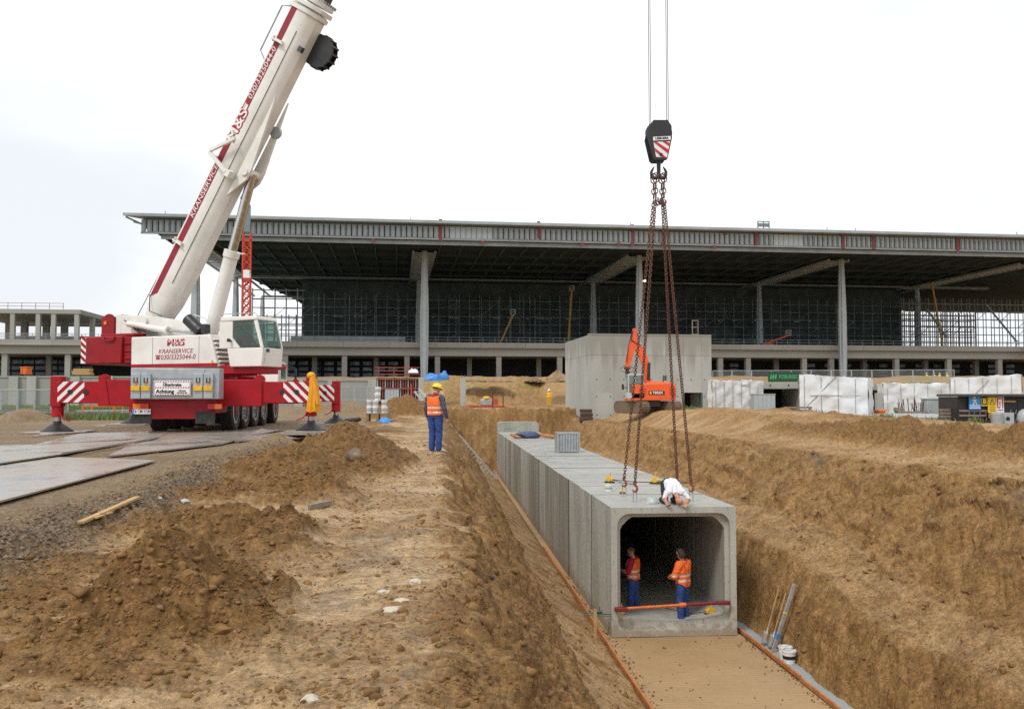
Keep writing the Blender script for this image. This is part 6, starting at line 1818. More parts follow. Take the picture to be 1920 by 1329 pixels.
for sx in (door0, door1): MB().b2(sx - .05, sx + .05, -.02, th - .01, 0, dz1 - .01).build('door_jamb', 'green_steel', blk)
n = 4
for i in range(n):
    for (z0, z1) in ((0, Hb * .78), (Hb * .78 + .015, Hb)):
        f0, f1 = i / n, (i + 1) / n
        p, q = Vector((ax_ * f0, ay_ * f0 + .01)), Vector((ax_ * f1, ay_ * f1 - .006))
        m = MB(); m.prism([(p.x, p.y), (p.x + th, p.y), (q.x + th, q.y), (q.x, q.y)], z0, z1); m.build('side_panel', 'concrete_block', blk)
m = MB(); m.prism([(.42, .42), (Wb, .42), (Wb, ay_), (ax_ + .5, ay_)], Hb - .9, Hb - .6); m.build('roof_slab', 'concrete_block', blk)
MB().b2(Wb - .4, Wb - .002, .41, ay_, 0, Hb - .01).build('far_wall', 'concrete_block', blk)
m = MB(); m.b2(0, Wb, -.03, th + .02, Hb, Hb + .10); m.build('parapet_cap', 'concrete_block', blk)
# ladder frame on its roof
q = (at(1302, 630, 71).x - B.x) / fx.x
lf_ = thing('ladder_frame', 'thin access frame standing on the roof of the concrete block', 'frame', blk.location + fx * q + fy * .2 + Vector((0, 0, Hb + .1)), 0)
for x in (-.22, .22): MB().b2(x - .03, x + .03, -.03, .03, 0, 1.15).build('upright', 'wood_grey', lf_)
for z in (.05, .6, 1.12): MB().b2(-.22, .22, -.025, .025, z - .03, z + .03).build('rung', 'wood_grey', lf_)
# pile of rusty blocks at its foot
q = at(1099, 758, 66); t = thing('rusty_weights', 'pile of rusty steel weights at the foot of the concrete block', 'weights', (q.x, q.y, hgt(q.x, q.y)), 0)
for i, (x, z, w_, h) in enumerate(((0, .2, .95, .42), (.02, .56, .9, .26), (-.02, .84, .86, .24))): MB().box((x, 0, z), (w_, .7, h)).build('weight', 'rust_block', t, bevel=.06)

# ---------------------------------------------------------------- excavator
EY = 60.0
eb = at(1215, 770, EY); ez = hgt(eb.x, eb.y); 
exc = thing('excavator', 'orange crawler excavator with raised folded arm in front of the concrete block', 'excavator', (eb.x, eb.y, ez), 0)
EP = lambda px, py, y=0.0: Vector(((at(px, py, EY + y).x - eb.x), y, at(px, py, EY + y).z - ez))
zt0 = 0.0
for sx, px in ((-1, 1184), (1, 1243)):
    x = EP(px, 760).x; M0 = Matrix.Translation((x, .0, 0)) @ Matrix.Rotation(R(24), 4, 'Z')
    prof = []
    for i in range(9): a = R(90 + 180 * i / 8); prof.append((-1.35 + .38 * math.cos(a), .40 + .38 * math.sin(a)))
    for i in range(9): a = R(-90 + 180 * i / 8); prof.append((1.35 + .38 * math.cos(a), .40 + .38 * math.sin(a)))
    m = MB(); n = len(prof); vs = [(-.3, p[0], p[1]) for p in prof] + [(.3, p[0], p[1]) for p in prof]
    m.add(vs, [tuple(range(n - 1, -1, -1)), tuple(range(n, 2 * n))] + [(i, (i + 1) % n, n + (i + 1) % n, n + i) for i in range(n)], M0)
    tr_o = m.build('track', 'track_mud', exc)
    m = MB()
    per = []
    for a, b in zip(prof, prof[1:] + prof[:1]):
        l = math.dist(a, b); k = max(1, int(l / .16))
        for i in range(k): per.append(((a[0] + (b[0] - a[0]) * (i + .5) / k, a[1] + (b[1] - a[1]) * (i + .5) / k), math.atan2(b[1] - a[1], b[0] - a[0])))
    for (p, an) in per: m.box((0, p[0], p[1]), (.64, .10, .06), Euler((an, 0, 0)).to_matrix(), M0)
    o = m.build('track_shoe', 'track_mud', tr_o); o['kind'] = 'stuff'
m = MB(); m.b2(-.7, .7, -.8, .8, .45, .85); m.lathe([(.6, .85), (.6, 1.0)], 18); m.build('undercarriage', 'black_steel', exc)
zb0_, zb1_ = EP(1220, 747).z, EP(1220, 720).z
xb0, xb1 = EP(1181, 740).x, EP(1262, 740).x
m = MB(); m.b2(xb0 - .3, xb1, -1.15, 1.15, zb0_ - .12, zb0_); m.build('deck', 'excavator_orange', exc, bevel=.03)
ring = []
for x, s_ in ((xb0, 1), (xb0 + 1.9, 1), (xb1 - .35, 1), (xb1 - .06, .9), (xb1 + .06, .7)):
    zt2 = zb1_ + (.12 if xb0 + .9 < x < xb1 - .3 else 0); hy = 1.15 * s_
    ring.append([(x, -hy, zb0_ + .003), (x, hy, zb0_ + .003), (x, hy, zt2 - .12), (x, hy - .12, zt2), (x, -hy + .12, zt2), (x, -hy, zt2 - .12)])
m = MB(); m.loft(ring); bdy = m.build('engine_cover', 'excavator_orange', exc, smooth=True)
MB().b2(xb0 + .9, xb1 - .7, -.7, .7, zb1_ + .02, zb1_ + .16).build('hood', 'excavator_orange', bdy, bevel=.03)
a, b = EP(1216, 733, -1.15), EP(1246, 740, -1.15)
lp_ = MB().b2(a.x, b.x, -1.172, -1.152, b.z, a.z).build('name_plate', 'letter_black', bdy)
text('lettering', 'TEREX', .20, 'letter_white', lp_, frame(((a.x + b.x) / 2 + .08, -1.175, (a.z + b.z) / 2), (1, 0, 0), (0, 0, 1)), .001, bold=.006, sx=1.15)
MB().box((a.x + .13, -1.175, (a.z + b.z) / 2), (.13, .006, .14)).build('emblem', 'sign_yellow', lp_)
for xx in (EP(1200, 735).x, EP(1256, 735).x):
    for i in range(4): MB().b2(xx - .22, xx + .22, -1.162, -1.15, zb0_ + .22 + i * .13, zb0_ + .26 + i * .13).build('vent', 'dark_red', bdy)
# cab
c0, c1 = EP(1170, 742).x, EP(1204, 742).x; cz1_, czs = EP(1185, 702).z, EP(1185, 720).z
cbn = MB().b2(c0 + .05, c1, -1.15, -.2, zb0_, zb0_ + .35).build('cab', 'excavator_grey', exc, bevel=.03)
MB().b2(c0 + .12, c1 - .02, -1.13, -.22, cz1_ - .10, cz1_).build('cab_roof', 'excavator_grey', cbn, bevel=.04)
for (x, y) in ((c0 + .15, -1.1), (c0 + .15, -.25), (c1 - .07, -1.1), (c1 - .07, -.25), ((c0 + c1) / 2, -1.1)): MB().b2(x - .04, x + .04, y - .04, y + .04, zb0_ + .35, cz1_ - .1).build('cab_post', 'excavator_grey', cbn)
MB().b2((c0 + c1) / 2 + .05, c1 - .12, -1.11, -1.09, zb0_ + .9, cz1_ - .14).build('side_window', 'cab_glass', cbn)
MB().b2(c0 + .2, (c0 + c1) / 2 - .05, -1.11, -1.09, zb0_ + .4, cz1_ - .14).build('door_window', 'cab_glass', cbn)
MB().b2(c0 + .14, c0 + .16, -1.05, -.3, zb0_ + .4, cz1_ - .14).build('windscreen', 'cab_glass', cbn)
MB().b2((c0 + c1) / 2 + .05, c1 - .12, -1.13, -1.10, zb0_ + .36, zb0_ + .88).build('lower_panel', 'excavator_orange', cbn)
m = MB(); m.tube((c0 + .1, -1.1, zb0_ + .7), (c0 - .2, -1.2, zb0_ + .7), .025); m.box((c0 - .22, -1.2, zb0_ + .75), (.14, .06, .35)); m.build('mirror', 'black_steel', cbn)
m = MB(); x = EP(1240, 715).x; m.tube((x, -.8, zb1_), (x, -.8, zb1_ + .55), .04); m.box((x + .14, -.8, zb1_ + .4), (.14, .08, .3)); m.build('exhaust', 'dark_grey', exc)
# arm: boom up to the knee, stick hanging back down
def beam(pts, w_, name, matn, parent):
    m = MB()
    for (a, wa), (b, wb) in zip(pts[:-1], pts[1:]):
        d = (b - a).normalized(); s_ = Vector((-d.z, 0, d.x))
        m.loft([[a + s_ * wa + Vector((0, -w_, 0)), a + s_ * wa + Vector((0, w_, 0)), a - s_ * wa + Vector((0, w_, 0)), a - s_ * wa + Vector((0, -w_, 0))],
                [b + s_ * wb + Vector((0, -w_, 0)), b + s_ * wb + Vector((0, w_, 0)), b - s_ * wb + Vector((0, w_, 0)), b - s_ * wb + Vector((0, -w_, 0))]])
    return m.build(name, matn, parent)
E0, E1, E2, E3 = EP(1213, 716, .1), EP(1211, 683, .1), EP(1188, 641, .1), EP(1187, 617, .1)
bo_ = beam([(E0, .22), (E1, .24), (EP(1203, 665, .1), .24), (E2, .17)], .17, 'arm_boom', 'excavator_orange', exc)
stk = beam([(EP(1190, 616, .1), .12), (E2, .22), (EP(1179, 672, .1), .20), (EP(1176, 688, .1), .14)], .15, 'arm_stick', 'excavator_orange', exc)
m = MB(); m.tube(EP(1196, 622, .1), EP(1202, 650, .1), .09, n=10); m.build('arm_ram', 'galv', bo_); MB().tube(EP(1202, 650, .1), EP(1212, 672, .1), .13, n=10).build('ram_barrel', 'excavator_orange', bo_)
m = MB(); m.tube(EP(1216, 712, -.2), EP(1217, 680, -.2), .10, n=10); m.tube(EP(1206, 712, .4), EP(1207, 680, .4), .10, n=10); m.build('boom_ram', 'black_steel', bo_)
m = MB(); a = EP(1176, 688, .1); m.box(a + Vector((0, 0, -.08)), (.38, .35, .16)); m.tube(a, a + Vector((0, 0, -.75)), .12, n=10); m.box(a + Vector((.02, 0, -.35)), (.3, .3, .1)); m.build('tool_coupler', 'rust_block', stk)
m = MB()
for sg in (-1, 1): m.path([a + Vector((0, 0, .2)), a + Vector((sg * .45, 0, -.1)), a + Vector((sg * .35, 0, -.3)), a + Vector((0, 0, -.35))], .02)
m.path([EP(1187, 620, -.05), EP(1183, 636, -.1), EP(1192, 643, -.1), EP(1203, 648, -.1)], .03); m.path([EP(1185, 622, -.05), EP(1178, 650, -.1), EP(1175, 680, -.1)], .025); m.build('hose', 'black_steel', stk)

# ---------------------------------------------------------------- right-hand basement front, wrapped scaffolds
def wrapped(px0, px1, yt0, yt1, yb, Y0, Y1, label, seed, depth=3.0, poles=5, brace=True):
    a, b = at(px0, yb, Y0), at(px1, yb, Y1)
    z0 = min(a.z, b.z, hgt(a.x, a.y) - .05, hgt(b.x, b.y) - .05)
    d = Vector((b.x - a.x, b.y - a.y, 0)); l = d.length
    t = thing('wrapped_scaffold', label, 'scaffold wrap', (a.x, a.y, z0), math.atan2(d.y, d.x), 'white wrapped scaffolds')
    h0_, h1_ = at(px0, yt0, Y0).z - z0, at(px1, yt1, Y1).z - z0
    r = np.random.RandomState(seed); nx, nz = max(8, int(l / .22)), 16
    def sheet(fn, nx, nz, name):
        vs = []; ph = r.rand(6) * 6
        for j in range(nz + 1):
            for i in range(nx + 1):
                u, v_ = i / nx, j / nz
                wr = .045 * math.sin(9 * u + 4 * v_ + ph[0]) * math.sin(7 * v_ + ph[1]) + .03 * math.sin(23 * u - 11 * v_ + ph[2]) + .028 * r.randn()
                vs.append(fn(u, v_, wr))
        m = MB(); m.add(vs, [(j * (nx + 1) + i, j * (nx + 1) + i + 1, (j + 1) * (nx + 1) + i + 1, (j + 1) * (nx + 1) + i) for j in range(nz) for i in range(nx)])
        o = m.build(name, 'wrap_white', t, smooth=True); return o
    hh = lambda u: h0_ + (h1_ - h0_) * u
    sheet(lambda u, v_, w__: (u * l, w__ - .06, v_ * hh(u)), nx, nz, 'front_sheet')
    sheet(lambda u, v_, w__: (w__ - .05, (1 - u) * depth, v_ * h0_), 10, 12, 'side_sheet')
    sheet(lambda u, v_, w__: (l + w__ + .05, u * depth, v_ * h1_), 10, 12, 'side_sheet')
    sheet(lambda u, v_, w__: (u * l, v_ * depth, hh(u) + w__), nx, 8, 'roof_sheet')
    m = MB(); m.b2(-.05, l + .05, -.08, -.04, 0, .01); 
    for i in range(poles):
        x = l * (i + .3) / poles; MB().tube((x, -.10, 0), (x, -.10, hh(x / l) - .1), .022, n=6).build('pole', 'scaffold_dark', t)
    if brace:
        MB().tube((l * .1, -.13, h0_ * .25), (l * .55, -.13, h0_ * .95), .022, n=6).build('brace', 'wood_grey', t); MB().tube((l * .15, -.12, h0_ * .52), (l * .9, -.12, h0_ * .52), .02, n=6).build('brace', 'scaffold_dark', t)
    return t
wrapped(1336, 1431, 713, 714, 771, 70, 72, 'white wrapped scaffold box right of the concrete block', 1, 3, 6, False)
wrapped(1500, 1628, 702, 709, 784, 66, 64, 'tallest white wrapped scaffold box with crossed braces, near the picture middle right', 2, 4, 4, True)
wrapped(1657, 1783, 719, 719, 776, 74, 73, 'long white wrapped wall behind the wet concrete slab', 3, 2, 5, False)
wrapped(1784, 1917, 709, 702, 792, 66, 64, 'white wrapped scaffold rising to the right behind the sign shed', 4, 3, 5, True)
# concrete deck edge, dark openings
def opening(px0, px1, yt, yl, yb, Y, label):
    a, b = at(px0, yb, Y), at(px1, yb, Y); z0 = min(a.z, hgt(a.x, Y) - .1); w_ = b.x - a.x
    t = thing('basement_opening', label, 'basement', (a.x, Y, z0), 0)
    zl_, zt2 = at(px0, yl, Y).z - z0, at(px0, yt, Y).z - z0
    MB().b2(-.3, w_ + .3, 0, .6, zl_, zt2).build('lintel', 'concrete_wall', t, bevel=.02)
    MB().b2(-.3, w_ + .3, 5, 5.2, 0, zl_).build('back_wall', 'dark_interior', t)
    for x in (-.3, w_): MB().b2(x, x + .3, .02, 5, 0, zl_ - .005).build('side_wall', 'concrete_wall', t)
    MB().b2(-.3, w_ + .3, .61, 5.2, zl_ + .2, zt2 - .05).build('deck', 'concrete_wall', t)
    for x in (.2 * w_, .7 * w_): MB().lathe([(.07, -.01), (.07, .01)], 10, Matrix.Translation((x, -.01, (zl_ + zt2) / 2)) @ Matrix.Rotation(R(90), 4, 'X')).build('drain_hole', 'dark_interior', t)
opening(1431, 1500, 717, 728, 772, 74, 'dark basement opening under a concrete lintel between the wrapped boxes')
opening(1625, 1658, 721, 731, 774, 77, 'narrow basement opening right of the tallest wrapped box')
t = thing('concrete_pillar', 'concrete pillar in the narrow basement opening', 'pillar', (lambda p: (p.x, p.y, hgt(p.x, p.y)))(at(1648, 772, 71)), 0)
MB().b2(-.22, .22, -.22, .22, 0, 1.75).build('shaft', 'concrete_block', t)
# wet slab
a, b = at(1622, 790, 58), at(1775, 795, 56)
m = MB(); m.add([(a.x - .5, 53.5, 0), (b.x + .5, 52.5, 0), (b.x + 3, 70, 0), (a.x + 2, 71, 0)], [(0, 1, 2, 3)])
sz_ = max(hgt(a.x, 56), hgt(b.x, 56), hgt((a.x + b.x) / 2, 62)) + .06
m = MB(); m.prism([(a.x - .3, 54.5), (b.x + .5, 54.0), (b.x + 4.2, 71), (a.x + 2.2, 72)], sz_ - .35, sz_)
o = m.build('wet_slab', 'concrete_slab'); tag(o, 'wet concrete floor slab before the white wrapped wall', kind='structure')
# steel cabinet, wooden barrier, banner, fence on the deck
t = thing('site_cabinet', 'light grey steel cabinet in front of the first wrapped box', 'cabinet', (lambda p: (p.x, p.y, hgt(p.x, p.y)))(at(1434, 776, 62)), 0)
w_ = 40 * 62 / F
MB().b2(-w_ / 2, w_ / 2, 0, .9, .05, 1.12).build('body', 'sheet_grey', t, bevel=.015)
for i in range(5): MB().b2(-w_ / 2 + w_ * i / 5 + .02, -w_ / 2 + w_ * (i + 1) / 5 - .02, -.02, -.001, .1, 1.05).build('panel', 'sheet_grey', t)
MB().b2(-w_ / 2 - .03, w_ / 2 + .03, -.04, .94, 1.122, 1.17).build('lid', 'galv', t)
def barrier(px0, px1, yt, yb, Y, label, rails=3):
    a, b = at(px0, yb, Y), at(px1, yb, Y); z0 = hgt(a.x, Y); t = thing('wooden_barrier', label, 'barrier', (a.x, Y, z0), 0); w_ = b.x - a.x; h = at(px0, yt, Y).z - z0
    for x in (0.05, w_ / 2, w_ - .05): MB().b2(x - .05, x + .05, 0, .08, 0, h).build('post', 'wood_grey', t)
    for i in range(rails): MB().b2(-.1, w_ + .1, -.04, -.002, h * (i + .7) / (rails + .1) - .06, h * (i + .7) / (rails + .1) + .06).build('rail', 'wood_grey', t)
    MB().bar((w_ * .5, -.1, h * .6), (w_ * .3, -.7, 0), .05, .08).build('strut', 'wood_grey', t)
barrier(1473, 1520, 762, 777, 61, 'low wooden barrier beside the tallest wrapped box', 2)
barrier(1765, 1815, 766, 796, 50, 'wooden barrier left of the sign shed', 4)
q = TX(1468, 704, -20)
def banner():
    a, b = at(1440, 697, 105), at(1497, 716, 105)
    t = thing('green_banner', 'dark green banner with bright green lettering on the deck fence', 'banner', ((a.x + b.x) / 2, 105, b.z), 0)
    w_, h = b.x - a.x, a.z - b.z; pl = MB().b2(-w_ / 2, w_ / 2, -.03, .03, 0, h).build('cloth', 'banner_green', t)
    text('lettering', 'POBURSKI', .62, 'letter_green', t, frame((w_ * .16, -.035, h * .5), (1, 0, 0), (0, 0, 1)), .003, bold=.012, sx=.75)
    m = MB()
    for i in range(3): m.bar((-w_ * .42 + i * .28, -.04, h * .25), (-w_ * .42 + i * .28 + .1, -.04, h * .75), .03, .14, up=(1, 0, 0))
    m.bar((-w_ * .44, -.045, h * .4), (-w_ * .24, -.045, h * .55), .03, .12); m.build('emblem', 'letter_green', t)
banner()
def fence(px0, px1, yt, yb, Y0, Y1, label, n, zb=None):
    a, b = at(px0, yb, Y0), at(px1, yb, Y1); d = Vector((b.x - a.x, b.y - a.y, 0)); l = d.length
    z0 = min(a.z, b.z); h = at(px0, yt, Y0).z - a.z
    t = thing('site_fence', label, 'fence', (a.x, a.y, z0), math.atan2(d.y, d.x))
    for i in range(n):
        x0, x1 = l * i / n + .03, l * (i + 1) / n - .03
        m = MB()
        for x in (x0, x1): m.tube((x, 0, 0), (x, 0, h), .035, n=6)
        for z in (.12, h): m.tube((x0, 0, z), (x1, 0, z), .03, n=6)
        f = m.build('fence_panel', 'galv', t)
        MB().b2(x0, x1, -.006, .006, .12, h).build('wire_mesh', 'wire_mesh', f)
        MB().box((x1 + .03, 0, .06), (.25, .6, .12)).build('foot_block', 'concrete_wall', t)
fence(1336, 1790, 694, 716, 112, 108, 'wire fence along the raised deck in front of the terminal', 12)
fence(-30, 128, 731, 782, 48, 47, 'wire site fence on the grass behind the left outrigger', 5)
fence(640, 712, 725, 752, 84, 85, 'wire fence in front of the concrete wall right of the crane', 3)
# clutter on the wet slab
t = thing('rebar_bundle', 'tangle of upright steel bars on the wet slab by the wrapped wall', 'rebar', (at(1708, 776, 68).x, 68, sz_ + .01), 0); r = random.Random(3); m = MB()
for i in range(26):
    x = r.uniform(-.9, .9); m.tube((x, r.uniform(-.2, .2), 0), (x + r.uniform(-.15, .15), r.uniform(-.2, .2), r.uniform(.6, 1.15)), .022, n=5)
o = m.build('bars', 'rust_block', t); o['kind'] = 'stuff'; MB().b2(-1.1, 1.1, -.3, .3, 0, .12).build('sleeper', 'wood_grey', t); MB().b2(-1.2, -.6, -.25, .25, .12, .4).build('block', 'wood_grey', t)
crate('grey_container', 1747, 775, 69, 1.15, 1.05, 'sheet_grey', 'tall grey cabinet on the wet slab right of the steel bars', 'cabinet')

# ---------------------------------------------------------------- sign shed
SYD = 49.0
sb_ = at(1860, 800, SYD); szb = hgt(sb_.x, SYD)
shed = thing('sign_shed', 'black boarded site shed with warning signs under a flat roof at far right', 'shed', (sb_.x, SYD, szb), 0)
SX = lambda px, py=770, y=0.0: (at(px, py, SYD + y).x - sb_.x); SZ = lambda py: zat(py, SYD) - szb
x = SX(1799)
for i in range(5):
    x0 = SX(1799) + (SX(1985) - SX(1799)) * i / 5; x1 = SX(1799) + (SX(1985) - SX(1799)) * (i + 1) / 5
    MB().b2(x0 + .01, x1 - .01, .12, .2, SZ(796), SZ(742)).build('board', 'panel_black', shed)
MB().b2(SX(1799), SX(1985), .2, 2.4, SZ(798), SZ(744)).build('body', 'panel_black', shed)
MB().b2(SX(1797), SX(1990), -.35, 2.5, SZ(744) + .02, SZ(739)).build('roof', 'dark_grey', shed, bevel=.01)
MB().b2(SX(1797), SX(1990), -.36, 2.5, SZ(739) + .003, SZ(738)).build('roof_edge', 'alu', shed)
for z in (770, 779): MB().b2(SX(1800), SX(1850), .02, .11, SZ(z) - .05, SZ(z) + .05).build('rail', 'wood_grey', shed)
MB().b2(SX(1882), SX(1905), .02, .11, SZ(754), SZ(751)).build('rail', 'wood_yellow', shed)
for px in (1818, 1827, 1838, 1849, 1855, 1895, 1905):
    for py in (772, 787): MB().bar((SX(px), .06, SZ(py + 4)), (SX(px) + .06, .06, SZ(py - 4)), .02, .025).build('clip', 'galv', shed)
def sign(px0, px1, y0, y1, matn, lab_name='sign'):
    return MB().b2(SX(px0), SX(px1), -.06, .0, SZ(y1), SZ(y0)).build(lab_name, matn, shed)
FS = lambda px, py: frame((SX(px), -.065, SZ(py)), (1, 0, 0), (0, 0, 1))
s1 = sign(1816.5, 1838, 743.5, 767.5, 'sign_blue', 'blue_sign'); s1['label'] = 'blue mandatory sign with a white walking figure'
m = MB(); c_ = (SX(1827), SZ(751)); m.lathe([(.055, -.006), (.055, .006)], 12, Matrix.Translation((c_[0] - .02, -.066, c_[1] + .19)) @ Matrix.Rotation(R(90), 4, 'X'))
for a, b, w_ in (((-.02, .14), (.01, -.05), .11), ((.0, -.04), (-.10, -.22), .055), ((.02, -.04), (.10, -.20), .055), ((-.02, .10), (.12, .02), .04), ((-.04, .10), (-.12, .0), .04)):
    m.bar((c_[0] + a[0], -.066, c_[1] + a[1]), (c_[0] + b[0], -.066, c_[1] + b[1]), .008, w_, up=(1, 0, 0))
m.build('figure', 'sign_white', s1)
for i, py in enumerate((760, 764)): MB().b2(SX(1817.5), SX(1837), -.066, -.061, SZ(py + 1), SZ(py - .4)).build('text_line', 'sign_white', s1)
s2 = sign(1839.5, 1851, 746, 761, 'sign_yellow'); MB().b2(SX(1840.3), SX(1850.2), -.066, -.061, SZ(759), SZ(746.8)).build('field', 'letter_black', s2)
text('lettering', 'B', .34, 'sign_yellow', s2, FS(1845.3, 752.7), .004, bold=.02)
s3 = sign(1852, 1866.5, 744.5, 773.5, 'sign_yellow')
MB().add([(SX(1854.5), -.066, SZ(759)), (SX(1864.5), -.066, SZ(759)), (SX(1859.5), -.066, SZ(747.5))], [(0, 1, 2)]).build('triangle', 'letter_black', s3)
MB().add([(SX(1856.5), -.069, SZ(757.8)), (SX(1862.5), -.069, SZ(757.8)), (SX(1859.5), -.069, SZ(750.5))], [(0, 1, 2)]).build('triangle', 'sign_yellow', s3)
for py in (762.5, 766.5, 770): MB().b2(SX(1854), SX(1865), -.066, -.061, SZ(py + .6), SZ(py - .6)).build('text_line', 'letter_black', s3)
s4 = sign(1867.5, 1881.5, 744.5, 773, 'sign_white')
m = MB(); m.b2(SX(1868.7), SX(1871), -.067, -.061, SZ(765), SZ(746)); m.b2(SX(1871), SX(1878), -.067, -.061, SZ(748.5), SZ(746)); m.b2(SX(1878), SX(1880.2), -.067, -.061, SZ(765.5), SZ(746)); m.b2(SX(1871), SX(1873.2), -.067, -.061, SZ(765.5), SZ(763)); m.b2(SX(1873.2), SX(1874.8), -.067, -.061, SZ(765.5), SZ(753)); m.build('symbol', 'sign_red', s4)
MB().b2(SX(1869), SX(1880), -.067, -.061, SZ(769.5), SZ(768)).build('text_line', 'letter_black', s4)
MB().b2(SX(1853), SX(1892), -.08, .0, SZ(784), SZ(774.5)).build('chipboard', 'osb', shed)
m = MB(); m.lathe([(.30, 0), (.34, .55), (.22, .62)], 16, Matrix.Translation((SX(1860), -.5, 0))); o = m.build('gas_drum', 'galv'); o.parent = shed
MB().b2(SX(1872), SX(1892), -.5, -.2, 0, .62).build('grey_box', 'sheet_grey', shed, bevel=.02); MB().lathe([(.11, -.01), (.11, .01)], 16, Matrix.Translation((SX(1880), -.505, .30)) @ Matrix.Rotation(R(90), 4, 'X')).build('hole', 'dark_interior', shed)
m = MB(); m.sphere((SX(1912), -.5, .35), (.42, .4, .48), 12, 8); o = m.build('film_bundle', 'film', shed, smooth=True)
# grass tufts and low weeds by the shed (uncountable)
def grass_patch(name, pts, h, label, seed=1):
    r = np.random.RandomState(seed); n = len(pts); P = np.array(pts)
    a = r.rand(n) * 6.28; hh = h * (.5 + r.rand(n)); w_ = hh * .10
    lean = (r.rand(n, 2) - .5) * hh[:, None] * .9
    v = np.zeros((n, 3, 3)); v[:, 0] = P; v[:, 1] = P; v[:, 2] = P
    v[:, 0, 0] += np.cos(a) * w_; v[:, 0, 1] += np.sin(a) * w_; v[:, 1, 0] -= np.cos(a) * w_; v[:, 1, 1] -= np.sin(a) * w_
    v[:, 2, 0] += lean[:, 0]; v[:, 2, 1] += lean[:, 1]; v[:, 2, 2] += hh
    me = bpy.data.meshes.new(name); me.vertices.add(n * 3); me.vertices.foreach_set('co', v.ravel()); me.loops.add(n * 3); me.loops.foreach_set('vertex_index', np.arange(n * 3)); me.polygons.add(n); me.polygons.foreach_set('loop_start', np.arange(0, n * 3, 3)); me.polygons.foreach_set('loop_total', np.full(n, 3)); me.update(calc_edges=True)
    me.materials.append(M_('grass')); o = link(name, me); tag(o, label, kind='stuff')
r = np.random.RandomState(12)
y = 41 + 48 * r.rand(42000) ** 1.6; x = -(0.375 + .32 * r.rand(42000)) * y
z, zn = terrain(x, y); k = r.rand(42000) < zn[3]
grass_patch('grass', np.stack([x, y, z], -1)[k], .26, 'short green grass strip behind the crane')
pts = []
for (px, py, Y, n_, sp) in ((1652, 790, 53, 110, .5), (1690, 797, 51, 90, .9), (1762, 800, 50, 60, .6), (1834, 803, 46, 90, .3), (1536, 785, 61, 60, .9), (1293, 765, 66, 110, .5), (1470, 775, 61, 40, .6), (630, 755, 84, 90, 1.0)):
    q = at(px, py, Y)
    for i in range(n_): X_, Y_ = q.x + r.randn() * sp * .6, Y + r.randn() * sp * .5; pts.append((X_, Y_, 0))
pts = np.array(pts); pts[:, 2] = terrain(pts[:, 0], pts[:, 1])[0]
grass_patch('weeds', pts, .24, 'scattered green weeds along the edge of the site')
# ---------------------------------------------------------------- people
def capsule(mb, a, b, ra, rb, n=12):
    a, b = Vector(a), Vector(b); d = b - a; l = d.length
    if l < 1e-5: mb.sphere(a, ra, n, 8); return
    q = d.to_track_quat('Z', 'Y').to_matrix()
    rings = []
    for k in range(5):
        t = math.pi / 2 * (1 - k / 4.0)
        rings.append((-ra * math.sin(t), max(.0005, ra * math.cos(t))))
    for k in range(5):
        t = math.pi / 2 * (k / 4.0)
        rings.append((l + rb * math.sin(t), max(.0005, rb * math.cos(t))))
    mb.loft([[a + q @ Vector((r_ * math.cos(2 * math.pi * i / n), r_ * math.sin(2 * math.pi * i / n), z)) for i in range(n)] for z, r_ in rings])
REST = dict(hip=(0, 0, .96), waist=(0, .0, 1.10), chest=(0, .01, 1.32), neck=(0, -.01, 1.50), head=(0, .03, 1.665),
            shL=(-.185, -.01, 1.43), shR=(.185, -.01, 1.43), elL=(-.245, -.02, 1.14), elR=(.245, -.02, 1.14), wrL=(-.25, .05, .90), wrR=(.25, .05, .90),
            hpL=(-.095, 0, .93), hpR=(.095, 0, .93), knL=(-.11, .02, .50), knR=(.11, .02, .50), anL=(-.115, -.02, .09), anR=(.115, -.02, .09), toL=(-.14, .17, .035), toR=(.14, .17, .035))
